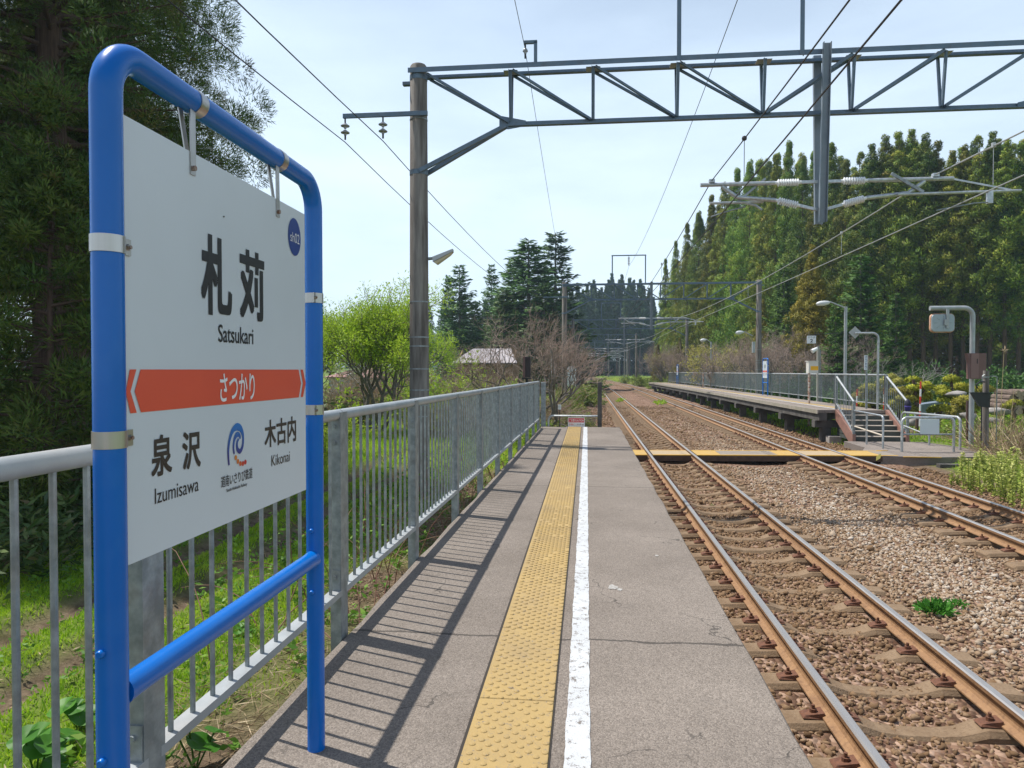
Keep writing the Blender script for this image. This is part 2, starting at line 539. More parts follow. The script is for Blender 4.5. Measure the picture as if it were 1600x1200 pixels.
asphalt2 = asphalt_mat("far_platform_asphalt", 26.5 - 54.0, 6.0, (0.20, 0.17, 0.15), (0.27, 0.235, 0.21))
path_asph = asphalt_mat("ramp_asphalt", 20.9, 9.0, (0.19, 0.165, 0.15), (0.26, 0.225, 0.20))

def paint_on_asphalt(name, col, wear, scale=24.0, col2=None):
    m, t, b = nodes_of(name)
    L = t.links.new
    b.inputs['Roughness'].default_value = 0.75
    tcn = t.nodes.new("ShaderNodeTexCoord")
    ns = []
    for sc_, de in ((scale, 6), (160.0, 3), (2.3, 4)):
        n = t.nodes.new("ShaderNodeTexNoise"); n.inputs['Scale'].default_value = sc_; n.inputs['Detail'].default_value = de; n.inputs['Roughness'].default_value = 0.7
        L(tcn.outputs['Object'], n.inputs['Vector']); ns.append(n.outputs['Fac'])
    a = t.nodes.new("ShaderNodeMath"); a.operation = 'MULTIPLY_ADD'; L(ns[1], a.inputs[0]); a.inputs[1].default_value = 0.55
    L(ns[0], a.inputs[2])
    r = t.nodes.new("ShaderNodeValToRGB")
    r.color_ramp.elements[0].position = wear; r.color_ramp.elements[0].color = (0, 0, 0, 1)
    r.color_ramp.elements[1].position = wear + 0.07; r.color_ramp.elements[1].color = (1, 1, 1, 1)
    s = t.nodes.new("ShaderNodeMath"); s.operation = 'SUBTRACT'; s.inputs[0].default_value = 1.45; L(a.outputs[0], s.inputs[1])
    L(s.outputs[0], r.inputs['Fac'])
    r2 = t.nodes.new("ShaderNodeValToRGB")
    r2.color_ramp.elements[0].position = 0.35; r2.color_ramp.elements[0].color = (*col, 1)
    r2.color_ramp.elements[1].position = 0.7; r2.color_ramp.elements[1].color = (*(col2 or tuple(c * 0.85 for c in col)), 1)
    L(ns[2], r2.inputs['Fac'])
    x = t.nodes.new("ShaderNodeMix"); x.data_type = 'RGBA'
    x.inputs['A'].default_value = (0.16, 0.14, 0.125, 1)
    L(r2.outputs['Color'], x.inputs['B']); L(r.outputs['Color'], x.inputs['Factor'])
    L(x.outputs['Result'], b.inputs['Base Color'])
    bp = t.nodes.new("ShaderNodeBump"); bp.inputs['Strength'].default_value = 0.5; bp.inputs['Distance'].default_value = 0.005
    L(ns[1], bp.inputs['Height']); L(bp.outputs['Normal'], b.inputs['Normal'])
    return m
line_white = paint_on_asphalt("worn_white_line", (0.50, 0.515, 0.53), 0.545, 26, (0.43, 0.445, 0.46))
tactile_m = paint_on_asphalt("tactile_yellow", (0.390, 0.268, 0.098), 0.47, 40, (0.315, 0.222, 0.098))

# ------------------------------------------------------------------ the lie of the land
rng = np.random.default_rng(11)
def vnoise(x, y, s, seed=0):
    """cheap smooth 2-D noise in [-1, 1]"""
    x = np.asarray(x, float) / s + seed * 17.13; y = np.asarray(y, float) / s + seed * 9.71
    return (np.sin(x * 1.7 + np.sin(y * 1.3) * 1.9) + np.sin(y * 2.1 + np.sin(x * 1.1 + 2.0) * 1.7) + np.sin((x + y) * 1.37 + 0.7)) / 3.0
def track_off(Y):
    Y = np.asarray(Y, float)
    return -np.maximum(Y - 70.0, 0) ** 2 / 2400.0
RAIL_Z = -0.87
def ground_z(X, Y):
    X = np.asarray(X, float); Y = np.asarray(Y, float)
    z = -1.10 + 0.035 * vnoise(X, Y, 1.3, 1) + 0.05 * vnoise(X, Y, 6, 2)
    z = z - 0.10 * np.clip((-2.6 - X) / 2.0, 0, 1)
    for rx, wd in ((-4.38, 0.20), (-5.42, 0.22)):          # wheel ruts in the field
        c = rx + 0.05 * np.sin(Y * 0.9) - 0.015 * (Y - 6)
        d = (X - c) / wd
        fade = np.clip((26 - Y) / 8, 0, 1)
        z = z + fade * (-0.11 * np.exp(-d * d) + 0.05 * np.exp(-(np.abs(d) - 1.7) ** 2 / 0.35))
    tx = X - track_off(Y)
    bed = np.clip((tx + 0.6) / 0.6, 0, 1) * np.clip((8.2 - tx) / 0.5, 0, 1)
    z = z * (1 - bed) + -1.26 * bed
    z = z + 0.15 * np.clip((X - 8.6) / 1.2, 0, 1) * (Y < 60)
    z = z + 0.9 * np.clip((Y - 150) / 80, 0, 1) + 2.5 * np.clip((Y - 230) / 150, 0, 1)
    z = z + 1.1 * np.clip((X - 22) / 30, 0, 1) + 0.5 * np.clip((-X - 12) / 20, 0, 1)
    return z
def gz(X, Y): return float(ground_z(X, Y))

def ground_material():
    m, t, b = nodes_of("field_ground")
    L = t.links.new
    b.inputs['Roughness'].default_value = 0.95
    b.inputs['Specular IOR Level'].default_value = 0.15
    a = t.nodes.new("ShaderNodeAttribute"); a.attribute_name = 'tint'        # how bare the soil is
    tcn = t.nodes.new("ShaderNodeTexCoord")
    def noise(s, d=5):
        n = t.nodes.new("ShaderNodeTexNoise"); n.inputs['Scale'].default_value = s; n.inputs['Detail'].default_value = d; n.inputs['Roughness'].default_value = 0.65
        L(tcn.outputs['Object'], n.inputs['Vector']); return n.outputs['Fac']
    def ramp(f, *st):
        r = t.nodes.new("ShaderNodeValToRGB")
        for i, (p, c) in enumerate(st):
            e = r.color_ramp.elements[i] if i < 2 else r.color_ramp.elements.new(p)
            e.position = p; e.color = (*c, 1)
        L(f, r.inputs['Fac']); return r.outputs['Color']
    grass = ramp(noise(2.2), (0.35, (0.085, 0.155, 0.018)), (0.65, (0.16, 0.22, 0.035)))
    soil = ramp(noise(9.0), (0.35, (0.085, 0.058, 0.038)), (0.68, (0.21, 0.155, 0.105)))
    x = t.nodes.new("ShaderNodeMix"); x.data_type = 'RGBA'
    L(a.outputs['Fac'], x.inputs['Factor']); L(grass, x.inputs['A']); L(soil, x.inputs['B'])
    L(x.outputs['Result'], b.inputs['Base Color'])
    bp = t.nodes.new("ShaderNodeBump"); bp.inputs['Strength'].default_value = 0.7; bp.inputs['Distance'].default_value = 0.04
    L(noise(38, 6), bp.inputs['Height']); L(bp.outputs['Normal'], b.inputs['Normal'])
    return m
def soil_amount(X, Y):
    X = np.asarray(X, float); Y = np.asarray(Y, float)
    near = np.clip((X + 3.2) / 0.7, 0, 1) * (X < 0) * np.clip((24 - Y) / 10, 0, 1)
    s = near * (0.75 + 0.35 * vnoise(X, Y, 0.7, 3))
    for rx in (-4.38, -5.42):
        c = rx + 0.05 * np.sin(Y * 0.9) - 0.015 * (Y - 6)
        s = np.maximum(s, 1.25 * np.exp(-((X - c) / 0.26) ** 2) * np.clip((26 - Y) / 8, 0, 1))
    s = np.maximum(s, np.clip((-6.6 - X) / 1.0, 0, 1) * np.clip((22 - Y) / 5, 0, 1) * 0.9)
    tx = X - track_off(Y)
    s = np.maximum(s, np.clip((tx + 1.0) / 0.5, 0, 1) * np.clip((8.9 - tx) / 0.4, 0, 1))
    s = np.maximum(s, 0.9 * np.clip(1 - np.abs(X - 12.2) / 2.2, 0, 1) * np.clip(1 - np.abs(Y - 27) / 6.5, 0, 1) * 1.6)
    return np.clip(s, 0, 1)
gx = np.unique(np.concatenate([np.linspace(-700, -60, 17), np.linspace(-60, -12, 33), np.arange(-12, -1, 0.12), np.arange(-1, 9, 0.5), np.arange(9, 30, 0.7), np.linspace(30, 80, 26), np.linspace(80, 700, 17)]))
gy = np.unique(np.concatenate([np.linspace(-60, -2, 12), np.arange(-2, 16, 0.14), np.arange(16, 40, 0.5), np.linspace(40, 160, 61), np.linspace(160, 420, 40), np.linspace(420, 1500, 14)]))
GX, GY = np.meshgrid(gx, gy)
GZ = ground_z(GX, GY)
Vg = np.stack([GX, GY, GZ], -1).reshape(-1, 3)
ny, nx = GX.shape
ii = (np.arange(ny - 1)[:, None] * nx + np.arange(nx - 1)[None]).ravel()
Fg = np.stack([ii, ii + 1, ii + nx + 1, ii + nx], -1)
o = link_mesh("ground", np_mesh("ground", Vg, Fg, ground_material(), soil_amount(GX, GY).ravel(), smooth=True))
tag(o, kind='structure')

# ballast bed
def ballast_material():
    m, t, b = nodes_of("track_ballast")
    L = t.links.new
    b.inputs['Roughness'].default_value = 0.95
    b.inputs['Specular IOR Level'].default_value = 0.15
    tcn = t.nodes.new("ShaderNodeTexCoord")
    vo = t.nodes.new("ShaderNodeTexVoronoi"); vo.inputs['Scale'].default_value = 19
    L(tcn.outputs['Object'], vo.inputs['Vector'])
    r = t.nodes.new("ShaderNodeValToRGB")
    e = r.color_ramp.elements
    e[0].position = 0.1; e[0].color = (0.115, 0.066, 0.045, 1)
    e[1].position = 0.95; e[1].color = (0.36, 0.26, 0.20, 1)
    k = e.new(0.5); k.color = (0.21, 0.135, 0.095, 1)
    sp = t.nodes.new("ShaderNodeSeparateColor"); L(vo.outputs['Color'], sp.inputs[0])
    L(sp.outputs[0], r.inputs['Fac'])
    n = t.nodes.new("ShaderNodeTexNoise"); n.inputs['Scale'].default_value = 0.7; n.inputs['Detail'].default_value = 5
    L(tcn.outputs['Object'], n.inputs['Vector'])
    r2 = t.nodes.new("ShaderNodeValToRGB")
    r2.color_ramp.elements[0].position = 0.35; r2.color_ramp.elements[0].color = (0.85, 0.78, 0.72, 1)
    r2.color_ramp.elements[1].position = 0.7; r2.color_ramp.elements[1].color = (1.15, 1.12, 1.1, 1)
    L(n.outputs['Fac'], r2.inputs['Fac'])
    x = t.nodes.new("ShaderNodeMix"); x.data_type = 'RGBA'; x.blend_type = 'MULTIPLY'; x.inputs['Factor'].default_value = 1
    L(r.outputs['Color'], x.inputs['A']); L(r2.outputs['Color'], x.inputs['B'])
    L(x.outputs['Result'], b.inputs['Base Color'])
    bp = t.nodes.new("ShaderNodeBump"); bp.inputs['Strength'].default_value = 1.0; bp.inputs['Distance'].default_value = 0.05
    inv = t.nodes.new("ShaderNodeMath"); inv.operation = 'SUBTRACT'; inv.inputs[0].default_value = 1; L(vo.outputs['Distance'], inv.inputs[1])
    L(inv.outputs[0], bp.inputs['Height']); L(bp.outputs['Normal'], b.inputs['Normal'])
    return m
bu = np.concatenate([[-0.9], np.linspace(0.05, 8.0, 60), [8.75]])
by = np.concatenate([np.arange(-3, 40, 0.4), np.arange(40, 175, 2.0)])
def ballast_z(u, Y):
    z = -1.096 + 0.018 * vnoise(u, Y, 0.5, 4) + 0.02 * vnoise(u, Y, 2.2, 5)
    mid = np.exp(-((u - 4.15) / 0.9) ** 2)
    z = z - 0.03 * mid
    for c in (2.215, 6.145):
        z = z - 0.03 * np.exp(-((u - c) / 0.30) ** 2)
    return z
BU, BY = np.meshgrid(bu, by)
BX = BU + track_off(BY)
BX = np.where((BU < 0.5) & (BY < 16.4), np.maximum(BX, 0.62), BX)
BZ = ballast_z(BU, BY)
BZ[:, 0] = -1.30; BZ[:, -1] = -1.22
BZ = np.where((BU < 0.5) & (BY < 16.4), -1.1, BZ)
ny, nx = BX.shape
ii = (np.arange(ny - 1)[:, None] * nx + np.arange(nx - 1)[None]).ravel()
Fb = np.stack([ii, ii + 1, ii + nx + 1, ii + nx], -1)
o = link_mesh("ballast", np_mesh("ballast", np.stack([BX, BY, BZ], -1).reshape(-1, 3), Fb, ballast_material(), smooth=True))
tag(o, kind='structure')

# loose ballast stones
def stones():
    import bmesh
    variants = []
    bm = bmesh.new(); bmesh.ops.create_icosphere(bm, subdivisions=1, radius=1.0)
    base = np.array([v.co[:] for v in bm.verts]); Fi = np.array([[v.index for v in f.verts] for f in bm.faces]); bm.free()
    for k in range(16):
        d = base * (1 + 0.28 * rng.normal(size=(12, 1)))
        for _ in range(6):                       # flat broken faces
            nrm = rnd_dir(rng, 1)[0]; h = rng.uniform(0.35, 0.75)
            s = d @ nrm
            d = d - np.maximum(s - h, 0)[:, None] * nrm
        variants.append(d * np.array([1.0, rng.uniform(0.65, 0.95), rng.uniform(0.5, 0.8)]))
    VA = np.array(variants)
    P, R = [], []
    def scatter(n, y0, y1, rad):
        y = y0 + (y1 - y0) * rng.random(n); u = rng.uniform(0.72, 8.3, n)
        keep = (u < 0.60 * y + 0.5)
        y, u = y[keep], u[keep]
        P.append(np.stack([u + track_off(y), y, u], -1)); R.append(rng.lognormal(math.log(rad), 0.30, len(y)))
    scatter(24000, 2.6, 7.0, 0.0245)
    scatter(42000, 7.0, 13.0, 0.0265)
    scatter(26000, 13.0, 25.0, 0.034)
    scatter(15000, 25.0, 48.0, 0.042)
    P = np.concatenate(P); R = np.concatenate(R)
    # the odd side: left of the near track past the platform
    n = 4500
    y = rng.uniform(16.9, 45, n); u = rng.uniform(-0.5, 0.8, n)
    P = np.concatenate([P, np.stack([u, y, u], -1)]); R = np.concatenate([R, rng.lognormal(math.log(0.034), 0.3, n)])
    onp = (P[:, 1] > 18.4) & (P[:, 1] < 20.1)
    ok = ~(onp & (P[:, 2] > 0.7))
    for uc, ys0 in ((2.215, 2.55), (6.145, 6.8)):          # sleepers are swept mostly clear
        du = np.abs(P[:, 2] - uc); ph = (P[:, 1] - ys0 + 0.305) % 0.61 - 0.305
        ok &= ~((np.abs(ph) < 0.125) & (du < 1.03) & (du > 0.30) & (rng.random(len(P)) < 0.88))
        ok &= ~((np.abs(du - 0.566) < 0.085))
    P, R = P[ok], R[ok]
    n = len(P)
    z = ballast_z(P[:, 2], P[:, 1]) + R * rng.uniform(-0.25, 0.5, n)
    vi = rng.integers(0, 16, n)
    ax = rnd_dir(rng, n); an = rng.uniform(0, 2 * PI, n)
    # small tilt + full spin about z
    c, s = np.cos(an)[:, None, None], np.sin(an)[:, None, None]
    base_v = VA[vi] * R[:, None, None]
    tl = rng.normal(0, 0.5, (n, 2))
    x, y_, z_ = base_v[..., 0], base_v[..., 1], base_v[..., 2]
    ca, sa = np.cos(tl[:, :1]), np.sin(tl[:, :1])
    y2, z2 = y_ * ca - z_ * sa, y_ * sa + z_ * ca
    cb, sb = np.cos(tl[:, 1:]), np.sin(tl[:, 1:])
    x2, z3 = x * cb - z2 * sb, x * sb + z2 * cb
    V = np.stack([x2 * c[..., 0] - y2 * s[..., 0], x2 * s[..., 0] + y2 * c[..., 0], z3], -1)
    V = V + np.stack([P[:, 0], P[:, 1], z], -1)[:, None, :]
    Fs = (Fi[None] + (np.arange(n) * 12)[:, None, None]).reshape(-1, 3)
    u = P[:, 2]
    pale = np.exp(-((u - 4.3) / 1.25) ** 2) * np.clip(1.25 - P[:, 1] / 45, 0.2, 1)      # clean grey stone between the tracks
    t = np.clip(rng.beta(2, 2.4, n) * 0.55 + pale * rng.uniform(0.15, 0.62, n), 0, 1)
    return V.reshape(-1, 3), Fs, np.repeat(t, 12)
stone_m = tint_mat("ballast_stone", [(0.082, 0.047, 0.025), (0.195, 0.122, 0.068), (0.28, 0.193, 0.122), (0.385, 0.315, 0.245), (0.51, 0.455, 0.395)], 0.92, spec=0.15)
V_, F_, T_ = stones()
o = link_mesh("ballast_stones", np_mesh("ballast_stones", V_, F_, stone_m, T_))
tag(o, kind='stuff')

# ------------------------------------------------------------------ railway tracks: rails, sleepers, fastenings
def rail_mesh(parent, u, y0=-6.0, y1=170.0):
    prof = [(-0.0635, -0.153), (-0.0635, -0.142), (-0.020, -0.120), (-0.009, -0.100), (-0.009, -0.050), (-0.031, -0.038), (-0.0325, -0.010), (-0.022, 0.0),
            (0.022, 0.0), (0.0325, -0.010), (0.031, -0.038), (0.009, -0.050), (0.009, -0.100), (0.020, -0.120), (0.0635, -0.142), (0.0635, -0.153)]
    ys = np.concatenate([np.arange(y0, 66, 6.0), np.arange(66, y1, 3.0)])
    b = MB()
    n = len(prof)
    vs, fs, ms = [], [], []
    for y in ys:
        xo = u + float(track_off(y))
        vs += [(xo + px, y, RAIL_Z + pz) for px, pz in prof]
    for i in range(len(ys) - 1):
        for j in range(n):
            jj = (j + 1) % n
            b_ = 1 if j in (6, 7, 8) else 0
            fs.append((i * n + j, (i + 1) * n + j, (i + 1) * n + jj, i * n + jj)); ms.append(b_)
    b.v, b.f, b.m = vs, fs, ms
    return b.build("rail", [rust_steel, rail_top], parent)
def sleeper_builder():
    st = [(-1.0, -0.045, .125), (-0.97, -0.020, .125), (-0.66, -0.004, .120), (-0.40, -0.006, .115), (-0.26, -0.055, .10), (-0.12, -0.072, .095),
          (0.12, -0.072, .095), (0.26, -0.055, .10), (0.40, -0.006, .115), (0.66, -0.004, .120), (0.97, -0.020, .125), (1.0, -0.045, .125)]
    b = MB()
    zt = RAIL_Z - 0.158
    vs = []
    for x, dz, hw in st:
        vs += [(x, -hw, zt - 0.19), (x, -hw, zt + dz - 0.035), (x, -hw + 0.028, zt + dz), (x, hw - 0.028, zt + dz), (x, hw, zt + dz - 0.035), (x, hw, zt - 0.19)]
    fs = []
    for i in range(len(st) - 1):
        for j in range(6):
            jj = (j + 1) % 6
            fs.append((i * 6 + j, i * 6 + jj, (i + 1) * 6 + jj, (i + 1) * 6 + j))
    fs.append((5, 4, 3, 2, 1, 0)); k = (len(st) - 1) * 6
    fs.append((k, k + 1, k + 2, k + 3, k + 4, k + 5))
    b.v, b.f, b.m = vs, fs, [0] * len(fs)
    return b
def fastening_builder(x, sgn):
    b = MB()
    z = RAIL_Z - 0.156
    x0 = x + sgn * 0.060
    b.add([(x0, -.055, z), (x0 + sgn * .13, -.05, z), (x0 + sgn * .13, .05, z), (x0, .055, z),
           (x0 - sgn * .012, -.05, z + .040), (x0 + sgn * .115, -.04, z + .014), (x0 + sgn * .115, .04, z + .014), (x0 - sgn * .012, .05, z + .040)],
          [(0, 1, 2, 3), (4, 5, 6, 7), (0, 1, 5, 4), (1, 2, 6, 5), (2, 3, 7, 6), (3, 0, 4, 7)])
    b.cyl((x0 + sgn * .05, 0, z + .02), (x0 + sgn * .05, 0, z + .048), .024, 8)
    b.cyl((x0 + sgn * .05, 0, z + .048), (x0 + sgn * .05, 0, z + .075), .012, 8)
    return b
def make_track(uc, label, ystart):
    root = thing("railway_track", label, "railway track", (uc, 0, RAIL_Z - 0.158))
    for s in (-1, 1): rail_mesh(root, uc + s * 0.566)
    sl0 = None; fmeshes = None
    r2 = random.Random(int(uc * 10))
    ys = [ystart + 0.61 * i for i in range(250)]
    ys = [y for y in ys if y < 160]
    rest = MB()
    sb = sleeper_builder()
    for i, y in enumerate(ys):
        xo = uc + float(track_off(y))
        if i < 95:
            if sl0 is None:
                sl0 = sb.build("sleeper", sleeper_m, None); me = sl0.data
                s = sl0
            else:
                s = sl0.copy(); C.objects.link(s)
            s.parent = root
            s.location = (xo - uc, y, -root.location.z)
            s.rotation_euler.z = r2.gauss(0, 0.008)
            if i < 34:
                for kx in (-0.566, 0.566):
                    for sg in (-1, 1):
                        key = (kx, sg)
                        if fmeshes is None: fmeshes = {}
                        if key not in fmeshes:
                            q = fastening_builder(kx, sg).build("rail_fastening", fasten_m, None); fmeshes[key] = q
                        else:
                            q = fmeshes[key].copy(); C.objects.link(q)
                        q.parent = s; q.location = (0, 0, 0)
        else:
            k = len(rest.v)
            rest.v += [(p[0] + xo, p[1] + y, p[2]) for p in sb.v]
            rest.f += [tuple(a + k for a in f) for f in sb.f]; rest.m += [0] * len(sb.f)
    if rest.v:
        q = rest.build("far_sleepers", sleeper_m, root); q['kind'] = 'stuff'
    return root
make_track(2.215, "railway track with rust orange rails running right beside the paved platform in the foreground", 2.55)
make_track(6.145, "railway track passing in front of the raised platform on concrete stilts", 6.8)

# ------------------------------------------------------------------ the platform underfoot
pf = thing("station_platform", "long grey asphalt platform in the foreground with yellow tactile paving and a white line", "platform", (0, 7, -1.2))
PE = 16.62
b = MB()
ysl = np.linspace(-3, PE, 60)
def pl_left(y): return -1.235 + 0.0105 * y
vs, fs = [], []
XR = 0.765
for i, y in enumerate(ysl):
    jl = 0.006 * math.sin(i * 2.3) + 0.004 * math.sin(i * 5.1)
    jr = 0.005 * math.sin(i * 1.7) + 0.004 * math.sin(i * 4.3)
    vs += [(pl_left(y) + jl, y, -0.16), (pl_left(y) + jl, y, -0.006), (pl_left(y) + 0.008 + jl, y, 0), (XR - 0.012 + jr, y, 0), (XR + jr, y, -0.014), (XR - 0.01, y, -0.16)]
for i in range(len(ysl) - 1):
    for j in range(6):
        jj = (j + 1) % 6
        fs.append((i * 6 + j, i * 6 + jj, (i + 1) * 6 + jj, (i + 1) * 6 + j))
k = (len(ysl) - 1) * 6
fs += [(5, 4, 3, 2, 1, 0), tuple(k + j for j in range(6))]
b.add(vs, fs)
b.build("deck", asphalt1, pf)
b = MB().box(0.50, 0.70, -3, PE - 0.05, -1.3, -0.161)
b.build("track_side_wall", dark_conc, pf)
b = MB().add([(-1.20, -3, -1.4), (-1.0, -3, -1.4), (-0.82, PE - .05, -1.4), (-1.02, PE - .05, -1.4), (-1.20, -3, -.161), (-1.0, -3, -.161), (-0.82, PE - .05, -.161), (-1.02, PE - .05, -.161)],
             [(0, 3, 2, 1), (4, 5, 6, 7), (0, 1, 5, 4), (1, 2, 6, 5), (2, 3, 7, 6), (3, 0, 4, 7)])
b.build("field_side_wall", concrete, pf)
b = MB().box(-1.0, 0.5, PE - 0.25, PE - 0.06, -1.35, -0.161)
b.build("end_wall", concrete, pf)
# white line, slightly ragged edges
b = MB(); vs = []; fs = []
ysl = np.linspace(-2, PE - 0.01, 420)
for i, y in enumerate(ysl):
    e = 0.0015 * math.sin(y * 9.1) + 0.0015 * math.sin(y * 23 + 1) + 0.0012 * math.sin(y * 61)
    g = 0.0015 * math.sin(y * 7.3 + 2) + 0.0015 * math.sin(y * 19) + 0.0012 * math.sin(y * 53)
    vs += [(-0.074 + e, y, 0.004), (0.014 + g, y, 0.004)]
    if i: fs.append((2 * i - 2, 2 * i - 1, 2 * i + 1, 2 * i))
b.add(vs, fs); b.build("white_line", line_white, pf)
# tactile paving: plates 0.30 wide with staggered domes
TX0, TX1 = -0.428, -0.128
b = MB()
seams = [-1.9]
y = -1.9
while y < PE - 0.2:
    y = min(y + 0.785, PE - 0.02); seams.append(y)
for y0, y1 in zip(seams[:-1], seams[1:]):
    b.bevbox(TX0, TX1, y0 + 0.003, y1 - 0.003, -0.02, 0.008 + 0.0012 * math.sin(y0 * 7), b=0.003)
dome = [(0.0135, 0.0), (0.0115, 0.0038), (0.006, 0.0056)]
seg = 8
row = 0
yy = 1.6
dv, df = [], []
rr = random.Random(4)
while yy < PE - 0.05:
    for c in range(5):
        xx = TX0 + 0.028 + 0.0575 * c + (0.0288 if row % 2 else 0.0)
        if rr.random() < 0.04: continue
        k = len(dv)
        for r_, h_ in dome:
            dv += [(xx + r_ * math.cos(2 * PI * j / seg), yy + r_ * math.sin(2 * PI * j / seg), 0.008 + h_) for j in range(seg)]
        for q in range(2):
            for j in range(seg):
                jj = (j + 1) % seg
                df.append((k + q * seg + j, k + q * seg + jj, k + (q + 1) * seg + jj, k + (q + 1) * seg + j))
        df.append(tuple(k + 2 * seg + j for j in range(seg)))
    row += 1
    yy += 0.0305
b.add(dv, df)
b.build("tactile_paving", tactile_m, pf)
# a white splash and a worn patch on the asphalt
for (sx, sy, r_) in ((957, 917, 0.028), (968, 921, 0.016), (1026, 868, 0.012)):
    q_ = on(sx, sy, 0.003)
    MB().add([(q_.x + r_ * (1 + 0.3 * math.sin(3 * t_ + sx)) * math.cos(t_), q_.y + 1.6 * r_ * (1 + 0.25 * math.sin(5 * t_)) * math.sin(t_), 0.003) for t_ in np.linspace(0, 2 * PI, 19)[:-1]], [tuple(range(18))]).build("white_splash", mat("white_splash", (0.42, 0.41, 0.39), 0.8, 0, (0.22, 0.20, 0.18), 60), pf)
# dark gap beside the tactile plates
b = MB()
b.box(TX0 - 0.012, TX0 - 0.001, -2, PE - .02, -0.02, 0.0035); b.box(TX1 + 0.001, TX1 + 0.006, -2, PE - .02, -0.02, 0.0035)
b.build("paving_joint", mat("joint_tar", (0.035, 0.030, 0.026), 0.9), pf)

# ------------------------------------------------------------------ lettering
def text_verts(s, bold=0.0):
    cu = bpy.data.curves.new("lettering", 'FONT')
    cu.body = s
    cu.resolution_u = 6
    cu.offset = bold
    ob = bpy.data.objects.new("lettering", cu)
    C.objects.link(ob)
    dg = bpy.context.evaluated_depsgraph_get()
    me = bpy.data.meshes.new_from_object(ob.evaluated_get(dg))
    bpy.data.objects.remove(ob); bpy.data.curves.remove(cu)
    vs = [(v.co.x, v.co.y) for v in me.vertices]
    fs = [tuple(p.vertices) for p in me.polygons]
    bpy.data.meshes.remove(me)
    return vs, fs
def lettering(name, s, m, parent, o0, u, v, box, bold=0.0):
    """flat printed text: origin o0, unit vectors u (reading direction) and v (up), box = (u0, u1, v0, v1) filled exactly"""
    vs, fs = text_verts(s, min(bold, 0.0))
    if bold > 0:                                  # heavier strokes: a few copies a hair apart
        n0 = len(vs); base_v, base_f = vs, fs; vs, fs = [], []
        for k in range(9):
            dx, dy = ((k % 3) - 1) * bold, ((k // 3) - 1) * bold
            vs = vs + [(p[0] + dx, p[1] + dy, k * 3e-5) for p in base_v]
            fs = fs + [tuple(i + k * n0 for i in f) for f in base_f]
    else: vs = [(p[0], p[1], 0.0) for p in vs]
    nrm = Vector(u).cross(Vector(v))
    xs = [p[0] for p in vs]; ys = [p[1] for p in vs]
    x0, x1, y0, y1 = min(xs), max(xs), min(ys), max(ys)
    o0, u, v = Vector(o0), Vector(u), Vector(v)
    b = MB()
    b.add([o0 + u * (box[0] + (p[0] - x0) / (x1 - x0) * (box[1] - box[0])) + v * (box[2] + (p[1] - y0) / (y1 - y0) * (box[3] - box[2])) + nrm * p[2] for p in vs], fs)
    return b.build(name, m, parent)

